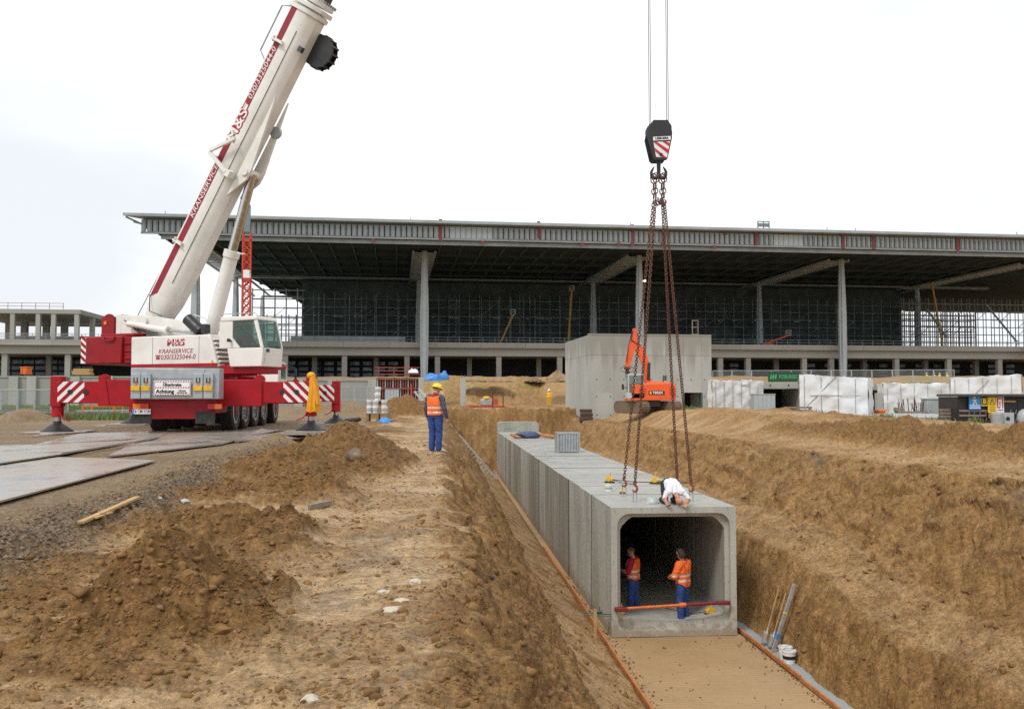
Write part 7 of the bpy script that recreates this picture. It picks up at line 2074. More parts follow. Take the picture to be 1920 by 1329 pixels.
def person(label, loc, rz, pose, outfit, height=1.78, voxel=.009, vest=None, vest_mat='hivis_orange', sleeves=False, helmet=None, hair=None, headdir=None, group=None, fingers=True, handdir=None, hem=.92, topz=1.47, collar=None, bulk=1.0):
    J = {k: Vector(v) for k, v in REST.items()}
    J.update({k: Vector(v) for k, v in pose.items()})
    s = height / 1.78
    if bulk != 1.0:
        for k_ in J: J[k_] = Vector((J[k_].x * (1 + (bulk - 1) * .9), J[k_].y, J[k_].z))
    root = thing('person', label, 'person', loc, rz, group)
    P = []      # (a, b, ra, rb, region)
    def add(a, b, ra, rb, reg): P.append((Vector(a), Vector(b), ra, rb, reg))
    up = (J['neck'] - J['hip']).normalized(); lat = (J['shR'] - J['shL']).normalized(); fw = up.cross(lat) * -1
    fwd = lat.cross(up) * -1 if False else up.cross(lat)
    # torso built from several overlapping lobes so that it is broader than deep
    for sgn in (-1, 1):
        add(J['hip'] + lat * .075 * sgn, J['waist'] + lat * .075 * sgn, .115, .108, 'pelvis')
        add(J['waist'] + lat * .075 * sgn, J['chest'] + lat * .095 * sgn, .108, .118, 'torso')
        add(J['chest'] + lat * .095 * sgn, J['shR' if sgn > 0 else 'shL'] * .75 + J['neck'] * .25, .115, .075, 'torso')
    add(J['waist'], J['chest'], .118, .128, 'torso')
    add(J['chest'], J['neck'] - up * .06, .115, .07, 'torso')
    add(J['neck'] - up * .06, J['head'] - (J['head'] - J['neck']) * .45, .058, .055, 'neck')
    if collar: add(J['neck'] - up * .045, J['neck'] + up * .012, .078, .070, 'collar'); outfit = dict(outfit, collar=collar)
    hdn = (J['head'] - J['neck']).normalized()
    hf = Vector(headdir).normalized() if headdir is not None else Vector((0, 1, 0))
    hf = (hf - hdn * hf.dot(hdn)).normalized(); hr = hf.cross(hdn)
    H = J['head']
    add(H + hdn * .035 - hf * .015, H + hdn * .035 + hf * .012, .088, .084, 'head')          # cranium
    add(H - hdn * .02 + hf * .02, H - hdn * .085 + hf * .045, .072, .045, 'head')       # face, jaw
    add(H - hdn * .005 + hf * .085, H - hdn * .038 + hf * .108, .010, .015, 'head')     # nose
    for sgn in (-1, 1):
        add(H + hr * .084 * sgn - hf * .008 - hdn * .03, H + hr * .089 * sgn - hf * .012 + hdn * .015, .012, .015, 'head')   # ears
        add(H + hr * .032 * sgn + hf * .078 + hdn * .022, H + hr * .015 * sgn + hf * .084 + hdn * .024, .012, .012, 'head')  # brow
    add(H - hdn * .062 + hf * .085 - hr * .02, H - hdn * .062 + hf * .085 + hr * .02, .010, .010, 'head')        # lips
    for S_, sgn in (('L', -1), ('R', 1)):
        sh, el, wr = J['sh' + S_], J['el' + S_], J['wr' + S_]
        add(sh, sh * .5 + el * .5, .072, .060, 'arm_u'); add(sh * .5 + el * .5, el, .060, .050, 'arm_u')
        add(el, el * .6 + wr * .4, .050, .046, 'arm_l'); add(el * .6 + wr * .4, wr, .046, .031, 'arm_l')
        d = (wr - el).normalized() if handdir is None else Vector(handdir[S_]).normalized()
        sd = d.cross(Vector((0, 1, 0)) if abs(d.y) < .8 else Vector((0, 0, 1))).normalized() * sgn
        pn = d.cross(sd)
        side = pn if abs(d.y) < .8 else sd
        add(wr, wr + d * .07, .030, .036, 'hand'); add(wr + d * .03 + side * .022, wr + d * .085 + side * .025, .022, .019, 'hand'); add(wr + d * .03 - side * .022, wr + d * .085 - side * .025, .022, .019, 'hand')
        if fingers:
            curl = (sd if abs(d.y) < .8 else pn) * -1
            for fi, (o_, ln) in enumerate(((.036, .062), (.013, .072), (-.011, .068), (-.034, .052))):
                b0 = wr + d * .088 + side * o_; b1 = b0 + d * ln * .55 + curl * .012; b2_ = b1 + d * ln * .38 + curl * .028
                add(b0, b1, .0105, .0095, 'hand'); add(b1, b2_, .0095, .0085, 'hand')
            t0 = wr + d * .025 + side * .035; t1 = t0 + d * .04 + side * .03; t2 = t1 + d * .035 + curl * .012 + side * .004
            add(t0, t1, .014, .012, 'hand'); add(t1, t2, .012, .010, 'hand')
        hp, kn, an, to = J['hp' + S_], J['kn' + S_], J['an' + S_], J['to' + S_]
        add(hp, hp * .5 + kn * .5, .100, .088, 'leg'); add(hp * .5 + kn * .5, kn, .088, .074, 'leg')
        add(kn, kn * .6 + an * .4, .074, .074, 'leg'); add(kn * .6 + an * .4, an + (kn - an).normalized() * .02, .074, .070, 'leg')
        fd = (to - an); fd = Vector((fd.x, fd.y, fd.z)); heel = an + Vector((0, 0, 0)) - fd.normalized() * .03
        add(an, an * .5 + to * .5, .048, .046, 'shoe'); add(an * .5 + to * .5, to, .044, .036, 'shoe'); add(heel, an, .042, .045, 'shoe')
    m = MB()
    P = [(a, b, ra * bulk, rb * bulk, rg) if rg in ('torso', 'pelvis', 'leg', 'arm_u', 'arm_l') else (a, b, ra, rb, rg) for a, b, ra, rb, rg in P]
    for a, b, ra, rb, reg in P: capsule(m, a * s, b * s, ra * s, rb * s)
    me = m.mesh('tmp', 'skin'); o = bpy.data.objects.new('tmp', me); COL.objects.link(o)
    rm = o.modifiers.new('r', 'REMESH'); rm.mode = 'VOXEL'; rm.voxel_size = voxel; rm.use_smooth_shade = True
    sm = o.modifiers.new('s', 'SMOOTH'); sm.factor = .5; sm.iterations = 3 if voxel < .015 else 1
    dg = bpy.context.evaluated_depsgraph_get(); me2 = bpy.data.meshes.new_from_object(o.evaluated_get(dg))
    bpy.data.objects.remove(o); bpy.data.meshes.remove(me)
    me2.name = 'body'
    nv = len(me2.vertices); co = np.empty(nv * 3); me2.vertices.foreach_get('co', co); co = co.reshape(-1, 3)
    npoly = len(me2.polygons); ce = np.empty(npoly * 3); me2.polygons.foreach_get('center', ce); ce = ce.reshape(-1, 3)
    best = np.full(npoly, 9e9); reg = np.zeros(npoly, int); names = []
    for i, (a, b, ra, rb, rg) in enumerate(P):
        a_, b_ = np.array(a * s), np.array(b * s); d = b_ - a_; L2 = max(1e-9, d.dot(d))
        t = np.clip((ce - a_) @ d / L2, 0, 1); dist = np.linalg.norm(ce - (a_ + t[:, None] * d), axis=1) - s * (ra + (rb - ra) * t)
        if rg not in names: names.append(rg)
        k = dist < best; best[k] = dist[k]; reg[k] = names.index(rg)
    clothr = np.isin(reg, [names.index(r_) for r_ in ('leg', 'torso', 'arm_u', 'arm_l', 'pelvis') if r_ in names])
    if voxel < .015:
        vm_ = np.zeros(nv); vi = np.empty(len(me2.loops), np.int32); me2.loops.foreach_get('vertex_index', vi); lt = np.empty(npoly, np.int32); me2.polygons.foreach_get('loop_total', lt)
        np.maximum.at(vm_, vi, np.repeat(clothr.astype(float), lt))
        nr = np.empty(nv * 3); me2.vertices.foreach_get('normal', nr); nr = nr.reshape(-1, 3)
        fold = fbm(co[:, 0] * 1.6 + co[:, 2] * .5, co[:, 2] + co[:, 1] * 1.2, .09, 3, off=17.0) + .6 * billow(co[:, 0] + co[:, 1], co[:, 2] * 1.7, .16, 2, off=4.0)
        co = co + nr * (fold * .014 * vm_)[:, None]; me2.vertices.foreach_set('co', co.ravel())
    mats = []; 
    for rg in names:
        mn = outfit.get(rg, 'skin')
        if mn not in mats: mats.append(mn)
    me2.materials.clear()
    for mn in mats: me2.materials.append(M_(mn))
    lut = np.array([mats.index(outfit.get(rg, 'skin')) for rg in names])
    me2.polygons.foreach_set('material_index', lut[reg].astype(np.int32)); me2.polygons.foreach_set('use_smooth', np.ones(npoly, bool)); me2.update()
    body = link('body', me2, root)
    if vest:
        ok = set(names.index(r_) for r_ in (('torso', 'pelvis', 'arm_u', 'arm_l') if sleeves else ('torso', 'pelvis')) if r_ in names)
        nrm = np.empty(nv * 3); me2.vertices.foreach_get('normal', nrm); nrm = nrm.reshape(-1, 3)
        hipv, upv = np.array(J['hip'] * s), np.array(up)
        hgt_ = (ce - hipv) @ upv / s + .96
        keep = np.isin(reg, list(ok)) & ((hgt_ > hem) | np.isin(reg, [names.index(r_) for r_ in ('arm_u', 'arm_l')]) if sleeves else (hgt_ > hem)) & (hgt_ < topz if not sleeves else hgt_ < 1.50)
        idx = np.nonzero(keep)[0]; mp = {}; vs = []; fs = []; mi = []
        for f in idx:
            pv_ = list(me2.polygons[f].vertices); q = []
            for v_ in pv_:
                if v_ not in mp: mp[v_] = len(vs); vs.append(co[v_] + nrm[v_] * .017)
                q.append(mp[v_])
            fs.append(q); h = hgt_[f]
            armb = reg[f] == names.index('arm_l') if sleeves else False
            mi.append(1 if (not armb and (1.03 < h < 1.078 or 1.155 < h < 1.203)) or (armb and 1.03 < h < 1.075) else 0)
        vm = bpy.data.meshes.new('vest'); vm.from_pydata([tuple(v_) for v_ in vs], [], fs); vm.materials.append(M_(vest_mat)); vm.materials.append(M_('reflective'))
        vm.polygons.foreach_set('material_index', mi); vm.polygons.foreach_set('use_smooth', [True] * len(fs)); vm.update()
        vo = link('jacket' if sleeves else 'vest', vm, root)
        sf = vo.modifiers.new('t', 'SOLIDIFY'); sf.thickness = .012; sf.offset = 0
    Mh = frame((H + hdn * .035) * s, hr * -1 * -1, hf); Mh = Matrix.Identity(4)
    for i, a in enumerate((hr, hf, hdn)):
        for r_ in range(3): Mh[r_][i] = a[r_]
    Mh.translation = (H + hdn * .035) * s
    if helmet:
        m = MB(); prof = [(.128, -.005), (.126, .02), (.118, .06), (.095, .10), (.055, .125), (.005, .132)]
        m.lathe([(.118, -.006)] + prof, 20, Mh @ Matrix.Scale(1.12, 4, (0, 1, 0)) @ Matrix.Scale(s, 4))
        m.add([(x, .118 + .055 * (1 - (x / .11) ** 2), -.012) for x in (-.1, -.05, 0, .05, .1)] + [(x, .10, .006) for x in (-.1, -.05, 0, .05, .1)], [(i, i + 1, i + 6, i + 5) for i in range(4)], Mh)
        m.lathe([(.134, -.006), (.134, .006), (.126, .006)], 20, Mh @ Matrix.Scale(1.12, 4, (0, 1, 0)) @ Matrix.Scale(s, 4), close=False)
        m.build('helmet', helmet, root, smooth=True)
    if hair:
        hm, long_ = hair; m = MB(); n, k = 18, 9; vs = []
        for j in range(k + 1):
            ph = math.pi * .62 * j / k
            for i in range(n):
                a = 2 * math.pi * i / n; dx, dy = math.cos(a), math.sin(a)
                lim = .40 if dy > .25 else (1.0 if dy < -.1 else .75)
                p = ph * lim; R0 = .1 + (.012 if long_ else .0)
                z = R0 * math.cos(p); rr = R0 * math.sin(p)
                if long_ and dy < .1 and p > 1.3: z -= (p - 1.3) * .16
                vs.append((rr * dx * .97, rr * dy * 1.08 - .005, z))
        m.add(vs, [(j * n + i, j * n + (i + 1) % n, (j + 1) * n + (i + 1) % n, (j + 1) * n + i) for j in range(k) for i in range(n)], Mh @ Matrix.Scale(s, 4))
        o = m.build('hair', hm, root, smooth=True); sf = o.modifiers.new('t', 'SOLIDIFY'); sf.thickness = .012; sf.offset = 1
    return root

# 1 bank worker, seen from behind
wp = at(816, 848, 24.4); wz = hgt(wp.x, wp.y)
BANK = (wp.x, wp.y, wz)
person('person in yellow helmet, orange vest and blue trousers standing on the bank seen from behind', (wp.x, wp.y, wz - .005), R(-30),
       dict(elR=(.27, -.03, 1.15), wrR=(.30, .06, .90), elL=(-.26, -.02, 1.15), wrL=(-.26, .06, .92), anL=(-.085, -.02, .09), anR=(.10, -.01, .09), toL=(-.10, .17, .035), toR=(.18, .14, .035), knL=(-.09, .02, .5), knR=(.10, .02, .5), head=(.01, .045, 1.66)),
       dict(torso='plaid', pelvis='trouser_blue', arm_u='plaid', arm_l='plaid', leg='trouser_blue', shoe='shoe_pale'), 1.80, vest=True, helmet='helmet_yellow', hair=('hair_short', False), headdir=(.35, 1, -.1), hem=.98, bulk=1.16, collar='tshirt_red')
# 2, 3 workers in the culvert mouth
def TPz(px, Y): return XL0
fzi = ZF + .30
a = at(1188, 1149, 23.75); ly = 23.75
person('person in orange vest over a red T-shirt standing at the left inside the culvert mouth', (a.x, ly, ZF + .185), R(62),
       dict(elL=(-.24, .05, 1.16), wrL=(-.14, .27, 1.18), elR=(.25, .04, 1.14), wrR=(.10, .26, 1.13), head=(0, .06, 1.655), knL=(-.10, .04, .5), knR=(.10, -.02, .5), anL=(-.10, .04, .09), anR=(.10, -.08, .09), toL=(-.13, .22, .035), toR=(.13, .10, .035)),
       dict(torso='tshirt_red', pelvis='trouser_blue', arm_u='tshirt_red', leg='trouser_blue', shoe='shoe'), 1.74, vest=True, hair=('hair_short', False), headdir=(0, 1, -.25), hem=.96, bulk=1.10)
ry = 22.95; a = at(1281, 1162, ry)
person('person with long dark hair in an orange hi-vis jacket standing at the culvert mouth', (a.x, ry, ZF + .185), R(50),
       dict(elL=(-.27, .06, 1.16), wrL=(-.05, .27, 1.10), elR=(.27, .04, 1.14), wrR=(.06, .28, 1.06), head=(0, .06, 1.665), toL=(-.15, .17, .035), toR=(.12, .18, .035)),
       dict(torso='hivis_orange', pelvis='trouser_blue', arm_u='hivis_orange', arm_l='hivis_orange', leg='trouser_blue', shoe='shoe'), 1.82, vest=True, sleeves=True, hair=('hair_brown', True), headdir=(.1, 1, -.3), hem=.90, bulk=1.10)
# 4 kneeling man bent head-down over the edge of the mouth (local +Y = towards the mouth edge)
tk = 1.66
kn_loc = TP(tk, 0.0, CH)
person('kneeling person in a white T-shirt bent head-down over the top edge of the culvert mouth', kn_loc, TRZ + math.pi,
       dict(hip=(-.02, -.86, .52), waist=(-.01, -.72, .53), chest=(0, -.40, .44), neck=(.0, -.17, .30), head=(-.04, -.02, .15),
            shL=(-.20, -.24, .35), shR=(.20, -.24, .35), elL=(-.31, -.12, .18), elR=(.30, -.16, .20), wrL=(-.20, -.03, .065), wrR=(.25, -.04, .065),
            hpL=(-.12, -.88, .48), hpR=(.12, -.88, .48), knL=(-.15, -.62, .075), knR=(.16, -.60, .075), anL=(-.15, -1.05, .07), anR=(.15, -1.04, .07), toL=(-.15, -1.22, .05), toR=(.15, -1.22, .05)),
       dict(torso='tshirt_white', pelvis='black_cloth', arm_u='tshirt_white', leg='black_cloth', shoe='shoe'), 1.78, headdir=(0, .35, -1), handdir={'L': (.25, .9, -.12), 'R': (-.2, .9, -.12)}, hair=None)
# 5 crane driver
cs = sO + hd * CABSEAT[0] + lf * CABSEAT[1] + Vector((0, 0, CABSEAT[2] - .62))
person('crane driver in a dark red shirt sitting behind the side window of the crane cab', cs, math.atan2(hd.y, hd.x) - math.pi / 2,
       dict(hip=(0, -.12, .52), waist=(0, -.15, .64), chest=(0, -.14, .86), neck=(0, -.12, 1.04), head=(0, -.06, 1.20), shL=(-.185, -.13, .97), shR=(.185, -.13, .97), elL=(-.25, .0, .74), elR=(.25, .0, .74), wrL=(-.2, .2, .76), wrR=(.2, .2, .76),
            hpL=(-.1, -.08, .50), hpR=(.1, -.08, .50), knL=(-.12, .30, .50), knR=(.12, .30, .50), anL=(-.12, .32, .12), anR=(.12, .32, .12), toL=(-.13, .48, .08), toR=(.13, .48, .08)),
       dict(torso='tshirt_red', pelvis='black_cloth', arm_u='tshirt_red', arm_l='tshirt_red', leg='black_cloth', shoe='shoe'), 1.74, voxel=.014, hair=('hair_short', False), fingers=False)
# 6 distant workers
far_o = dict(torso='black_cloth', pelvis='black_cloth', arm_u='hivis_yellow', arm_l='black_cloth', leg='black_cloth', shoe='black_cloth')
for px, lab in ((1738, 'leftmost of four distant persons in yellow-green vests on the deck'), (1752, 'second from left of four distant persons in yellow-green vests'), (1762, 'third from left of four distant persons in yellow-green vests'), (1776, 'rightmost of four distant persons in yellow-green vests on the deck')):
    q = at(px, 717, 165); person(lab, (q.x, 165, hgt(q.x, 165)), R(px * 37 % 200), {}, far_o, 1.78, .03, vest=True, vest_mat='hivis_yellow', helmet='helmet_white', fingers=False, group='distant workers on the deck')
q = at(1030, 757, 92); person('distant person in yellow overalls and white helmet in the foundation pit', (q.x, 92, hgt(q.x, 92)), R(150), dict(wrL=(-.1, .3, .95), wrR=(.12, .3, .95)), dict(torso='yellow_suit', pelvis='yellow_suit', arm_u='yellow_suit', arm_l='yellow_suit', leg='yellow_suit', shoe='black_cloth'), 1.76, .025, helmet='helmet_white', fingers=False)
# ---------------------------------------------------------------- haul road plates and outrigger pads
def quad_plate(name, pts, th, matn, label, cat, group=None, lift=.02):
    """steel plate laid on the road; pts world (x, y)"""
    cx = sum(p[0] for p in pts) / 4; cy = sum(p[1] for p in pts) / 4
    xs = np.array([p[0] for p in pts] + [cx]); ys_ = np.array([p[1] for p in pts] + [cy]); zz_ = terrain(xs, ys_)[0]
    A = np.stack([xs, ys_, np.ones(5)], 1); co = np.linalg.lstsq(A, zz_, rcond=None)[0]
    n = 6; m = MB(); vs = []
    P = [Vector((p[0], p[1], 0)) for p in pts]; r = random.Random(int(abs(cx * 100)))
    for lay in (0, 1):
        for j in range(n + 1):
            for i in range(n + 1):
                u, v_ = i / n, j / n; p = (P[0] * (1 - u) + P[1] * u) * (1 - v_) + (P[3] * (1 - u) + P[2] * u) * v_
                z = co[0] * p.x + co[1] * p.y + co[2] + lift + (th if lay else 0) + .012 * math.sin(3 * u + cx) * math.sin(2.5 * v_ + cy)
                vs.append((p.x - cx, p.y - cy, z))
    k = (n + 1) ** 2; fs = []
    for j in range(n):
        for i in range(n):
            a = j * (n + 1) + i; q = (a, a + 1, a + n + 2, a + n + 1); fs.append(tuple(k + t for t in q)); fs.append(q[::-1])
    edge = [i for i in range(n)] + [(n + 1) * j + n for j in range(n)] + [(n + 1) * n + i for i in range(n, 0, -1)] + [(n + 1) * j for j in range(n, 0, -1)]
    for a, b in zip(edge, edge[1:] + edge[:1]): fs.append((a, b, k + b, k + a))
    m.add(vs, fs); o = m.build(name, matn); o.location = (cx, cy, 0); return tag(o, label, cat, group)
def pq(*pp, z=.34):
    return [(gz(px, py, z).x, gz(px, py, z).y) for px, py in pp]
G = 'steel road plates on the haul road'
quad_plate('road_plate', pq((-160, 975), (292, 866), (110, 858), (-260, 905)), .022, 'road_plate', 'wet steel road plate in the left foreground', 'steel plate', G)
quad_plate('road_plate', pq((-230, 905), (112, 857), (250, 832), (-40, 842)), .022, 'road_plate', 'wet steel road plate left of the crane axles', 'steel plate', G, .045)
quad_plate('road_plate', pq((115, 858), (285, 833), (310, 826), (240, 838)), .035, 'road_plate', 'narrow plate overlapping the two wet foreground plates', 'steel plate', G, .09)
quad_plate('road_plate', pq((200, 858), (415, 838), (480, 822), (270, 830)), .03, 'road_plate', 'brown-stained steel plate right behind the crane', 'steel plate', G, .03)
quad_plate('road_plate', pq((262, 830), (480, 822), (530, 811), (330, 814)), .03, 'road_plate', 'steel plate under the crane rear axle', 'steel plate', G, .02)
quad_plate('road_plate', pq((440, 834), (560, 815), (600, 806), (490, 812)), .03, 'road_plate', 'steel plate right of the crane wheels', 'steel plate', G, .03)
quad_plate('road_plate', pq((60, 840), (290, 828), (330, 812), (150, 820)), .03, 'road_plate', 'steel plate lying left of the crane under its tail', 'steel plate', G, .03)
quad_plate('road_plate', pq((60, 823), (160, 815), (180, 810), (90, 815)), .03, 'road_plate', 'steel plate half sunk in sand near the left outrigger', 'steel plate', G, .005)
MW = Matrix.Translation(cO) @ Matrix.Rotation(math.atan2(-cFw.x, cFw.y), 4, 'Z')
for (sx, yl, lab) in ((-1, 0, 'timber and steel pad under the rear left outrigger foot'), (1, 0, 'steel pad under the rear right outrigger foot'), (-1, 7.8, 'steel pad under the front left outrigger foot'), (1, 7.8, 'steel pad under the front right outrigger foot')):
    c_ = MW @ Vector((-3.62 if (sx < 0 and yl < 1) else sx * 3.84, yl, 0))
    m = MB(); m.b2(-1.15, 1.15, -.8, .8, -.06, .0); m.b2(-.75, .75, -.75, .75, .002, .05)
    o = m.build('outrigger_pad', 'road_plate', bevel=.01, seg=1); o.location = (c_.x, c_.y, cO.z + .003); o.rotation_euler = (0, 0, TRZ + .08 * sx); tag(o, lab, 'pad', 'outrigger pads')
# yellow raincoat over the rear right jack
c_ = MW @ Vector((3.84, -.15, zb1 + .12))
m = MB(); rings = []; r = random.Random(6)
for j in range(15):
    f = j / 14; z = -f * 1.08; wd = .10 + .10 * f ** .7; dp = .17 + .06 * f ** .8
    sw = .05 * math.sin(3 * f + 1); wd *= .9
    rings.append([(sw + wd * math.cos(a) * (1 + .26 * math.sin(5 * a + 2) * f + .16 * math.sin(9 * a) * f) + .13 * f, dp * math.sin(a) * (1 + .2 * math.sin(6 * a + 1) * f), z + .02 * math.sin(4 * a) * f) for a in [2 * math.pi * i / 36 for i in range(36)]])
m.loft(rings); rc_ = thing('yellow_raincoat', 'yellow raincoat draped over the rear right outrigger jack', 'raincoat', c_, 0)
co_ = m.build('coat', 'yellow_cloth', rc_, smooth=True)
m = MB(); m.sphere((0, 0, .02), (.13, .19, .12), 14, 8); m.build('hood', 'yellow_cloth', rc_, smooth=True)
m = MB(); m.path([(.10, -.15, -.15), (.20, -.20, -.5), (.25, -.18, -.85)], [.05, .06, .055], 10); m.build('sleeve', 'yellow_cloth', rc_, smooth=True)

# ---------------------------------------------------------------- bank clutter
def on(px, py, Y=None, z=None):
    p = at(px, py, Y) if Y else gz(px, py, z); return Vector((p.x, p.y, hgt(p.x, p.y)))
def find(px, py):
    """march along a pixel ray to the terrain"""
    d = ray(px, py); Ys = np.exp(np.linspace(math.log(3), math.log(90), 900)); t = Ys / d.y
    xs = d.x * t; zs_ = CAMZ + d.z * t; h = terrain(xs, Ys)[0]; k = np.nonzero(zs_ < h)[0]
    i = k[0] if len(k) else -1; return Vector((xs[i], Ys[i], h[i]))
def ladder():
    b = at(913, 893, 62); b = TP(-.55, 62 - YC, .1); top = at(781, 731, 63.5)
    d = top - b; l = d.length; t = thing('aluminium_ladder', 'long aluminium ladder leaning up the left trench side past the bank worker', 'ladder', b)
    y = d.normalized(); x = Vector((.9, .5, .2)); x = (x - y * x.dot(y)).normalized()
    for s_ in (-1, 1): MB().bar(x * .21 * s_, x * .21 * s_ + d, .10, .10).build('rail', 'alu', t)
    for i in range(int(l / .28)): MB().tube(x * -.21 + y * (.2 + i * .28), x * .21 + y * (.2 + i * .28), .022, n=6).build('rung', 'alu', t)
ladder()
# pallet with white tubs and blue bag
p = on(709, 790, 45); pal = thing('pallet', 'brown timber pallet carrying white tubs on the bank', 'pallet', p, .05)
for i in range(5): MB().b2(-.55, .55, -.45 + i * .21, -.30 + i * .21, .36, .40).build('board', 'wood_grey', pal)
for x in (-.48, 0, .48): MB().b2(x - .06, x + .06, -.45, .54, .0, .355).build('block', 'wood_grey', pal)
tub = [( -.42, -.1, .40), (-.12, -.15, .40), (.30, -.12, .40), (-.40, .25, .40), (.30, .25, .40), (-.42, -.1, .72), (-.10, -.15, .72), (.31, -.12, .72), (-.02, -.1, 1.04), (.0, -.1, 1.36)]
names_ = ['front left tub in the bottom layer', 'front middle tub in the bottom layer', 'front right tub in the bottom layer', 'rear left tub in the bottom layer', 'rear right tub in the bottom layer', 'left tub in the second layer', 'middle tub in the second layer', 'right tub in the second layer', 'third-layer tub under the topmost one', 'topmost tub of the stack']
tubm = MB(); tubm.lathe([(.125, 0), (.145, .26), (.152, .27), (.152, .30), (.14, .315)], 18); tubme = tubm.mesh('tub', 'white_plastic'); smooth_by_angle(tubme)
for (x, y, z), nm in zip(tub, names_):
    o = link('white_tub', tubme); o.location = p + Vector((x, y, z + .003)); tag(o, 'white plastic tub on the pallet, ' + nm, 'tub', 'white tubs on the pallet')
    MB().lathe([(.137, .09), (.142, .19)], 18).build('paper_label', 'sheet_grey', o)
o = lump('blue_bag', 722, 793, 43.5, .32, .22, .26, 'blue_plastic', 'bright blue plastic bag in front of the pallet', 'bag', 12, .2); o.location.z = hgt(o.location.x, o.location.y) + .02
m = MB(); q = on(665, 797, 41); m.path([(-1.2, 0, .06), (-.5, .1, .1), (.0, 0, .12), (.25, .1, .2)], [.07, .09, .13, .08], 8); o = m.build('black_hose_roll', 'rubber', smooth=True); o.location = q; tag(o, 'black rubber hose lying on the mud left of the pallet', 'hose')
# boulders and stones
def boulder(px, py, r_, matn, label, name='boulder', seed=1):
    q = find(px, py); bv, bf = ico(3); rr = np.random.RandomState(seed); d = np.array([fbm(bv[:, 0] * 1.3 + seed, bv[:, 1] * 1.3 + bv[:, 2], 1.0, 4)]).T
    v = bv * (1 + .55 * d) * np.array(r_); m = MB(); m.add([tuple(a) for a in v], [tuple(f) for f in bf]); o = m.build(name, matn, smooth=True); o.location = q + Vector((0, r_[1] * .5, r_[2] * .15)); return tag(o, label, 'stone')
boulder(664, 862, (.13, .12, .13), 'stone', 'rounded brown boulder on the heap behind the bank', seed=2)
boulder(345, 943, (.07, .05, .04), 'stone_pale', 'pale rounded stone at the gravel edge', 'stone', 3)
boulder(352, 1088, (.055, .05, .05), 'clod', 'dark round clod near the top of the front mound', 'earth_clod', 4)
boulder(412, 1195, (.075, .05, .035), 'clod', 'flat tan clod low on the front mound', 'earth_clod', 5)
boulder(300, 1145, (.022, .02, .018), 'stone', 'small grey stone on the front mound', 'stone', 6)
boulder(300, 938, (.03, .02, .02), 'stone_pale', 'small pale stone beside the plank', 'stone', 8)
for px, py, r_, lab, sd in ((778, 1097, (.055, .04, .03), 'white lime lump nearest the trench edge', 1), (752, 1130, (.06, .04, .02), 'flat white lime lump beside the yellowish one', 2), (735, 1148, (.075, .05, .028), 'large flat white lime lump on the mud', 3), (718, 1115, (.05, .035, .02), 'yellowish white lime lump on the mud', 4), (580, 1318, (.045, .035, .03), 'white lime lump at the bottom of the picture', 5), (985, 1322, (.05, .03, .02), 'flat white lime lump at the bottom edge near the trench', 7)):
    boulder(px, py, r_, 'lime', lab, 'lime_lump', sd)
boulder(918, 1085, (.05, .03, .02), 'black_steel', 'small dark blue rag on the trench crest', 'rag', 9)
# planks
def plank(px0, py0, px1, py1, w_, h, matn, label, dz=.02):
    a, b = find(px0, py0), find(px1, py1); board('plank', a + Vector((0, 0, dz)), b + Vector((0, 0, dz)), w_, h, matn, label, 'plank')
plank(152, 991, 259, 942, .07, .03, 'wood_yellow', 'long pale batten lying on the gravel edge', .05)
plank(175, 985, 205, 973, .05, .02, 'wood_yellow', 'short broken batten beside the long one', .04)
plank(578, 956, 622, 949, .05, .07, 'wood_grey', 'short brown board lying in the mud flat', .0)
plank(100, 1000 - 50, 104, 948, .03, .02, 'wood', 'wood chip on the road edge', .01) if False else None
# stake and clamps at the mouth
q = TP(-.62, -1.3, .05); st_ = thing('marker_stake', 'orange-yellow wooden marker stake standing left of the culvert mouth', 'stake', (q.x, q.y, hgt(q.x, q.y) - .1), 0)
q2 = at(1136, 1142, q.y)
hs_ = q2.z - st_.location.z
MB().b2(-.035, .035, -.02, .02, 0, hs_ * .6).build('shaft', 'wood', st_); MB().b2(-.036, .036, -.021, .021, hs_ * .6 + .001, hs_).build('painted_end', 'wood_yellow', st_)
a, b = TP(-.55, .55, .52), TP(-.01, -.02, .55)
g = thing('green_clamp', 'green threaded clamp bar fixed to the left corner of the culvert mouth', 'clamp', TP(-.3, .1, .53))
O = Vector(g.location)
MB().tube(TP(-.62, .35, .53) - O, TP(-.005, .0, .56) - O, .018, n=8).build('rod', 'green_steel', g); MB().tube(TP(-.62, .25, .50) - O, TP(-.005, -.06, .52) - O, .012, n=8).build('rod', 'green_steel', g)
MB().tube(TP(-.28, .12, .50) - O, TP(-.28, .12, .72) - O, .014, n=6).tube(TP(-.35, .12, .6) - O, TP(-.21, .12, .6) - O, .03, n=8).build('handle', 'green_steel', g)
# adjustable bar across the mouth
b0, b1 = at(1160, 1141, YC - .06), at(1362, 1128.5, YC + .16)
pb = thing('spreader_bar', 'orange and dark red adjustable steel bar across the culvert mouth', 'bar', b0)
d = b1 - b0
MB().tube(d * .05, d * .60, .033, n=12).build('inner_tube', 'bar_orange', pb, smooth=True); MB().tube(d * .58, d * .97, .045, n=12).build('outer_tube', 'bar_red', pb, smooth=True)
MB().tube(d * .56, d * .62, .056, n=12).build('collar', 'bar_orange', pb, smooth=True)
for f in (0.0, .985): MB().box(d * f + Vector((.06 if f == 0 else -.03, 0, -.01)), (.32, .12, .10)).build('end_plate', 'bar_red', pb, bevel=.02)
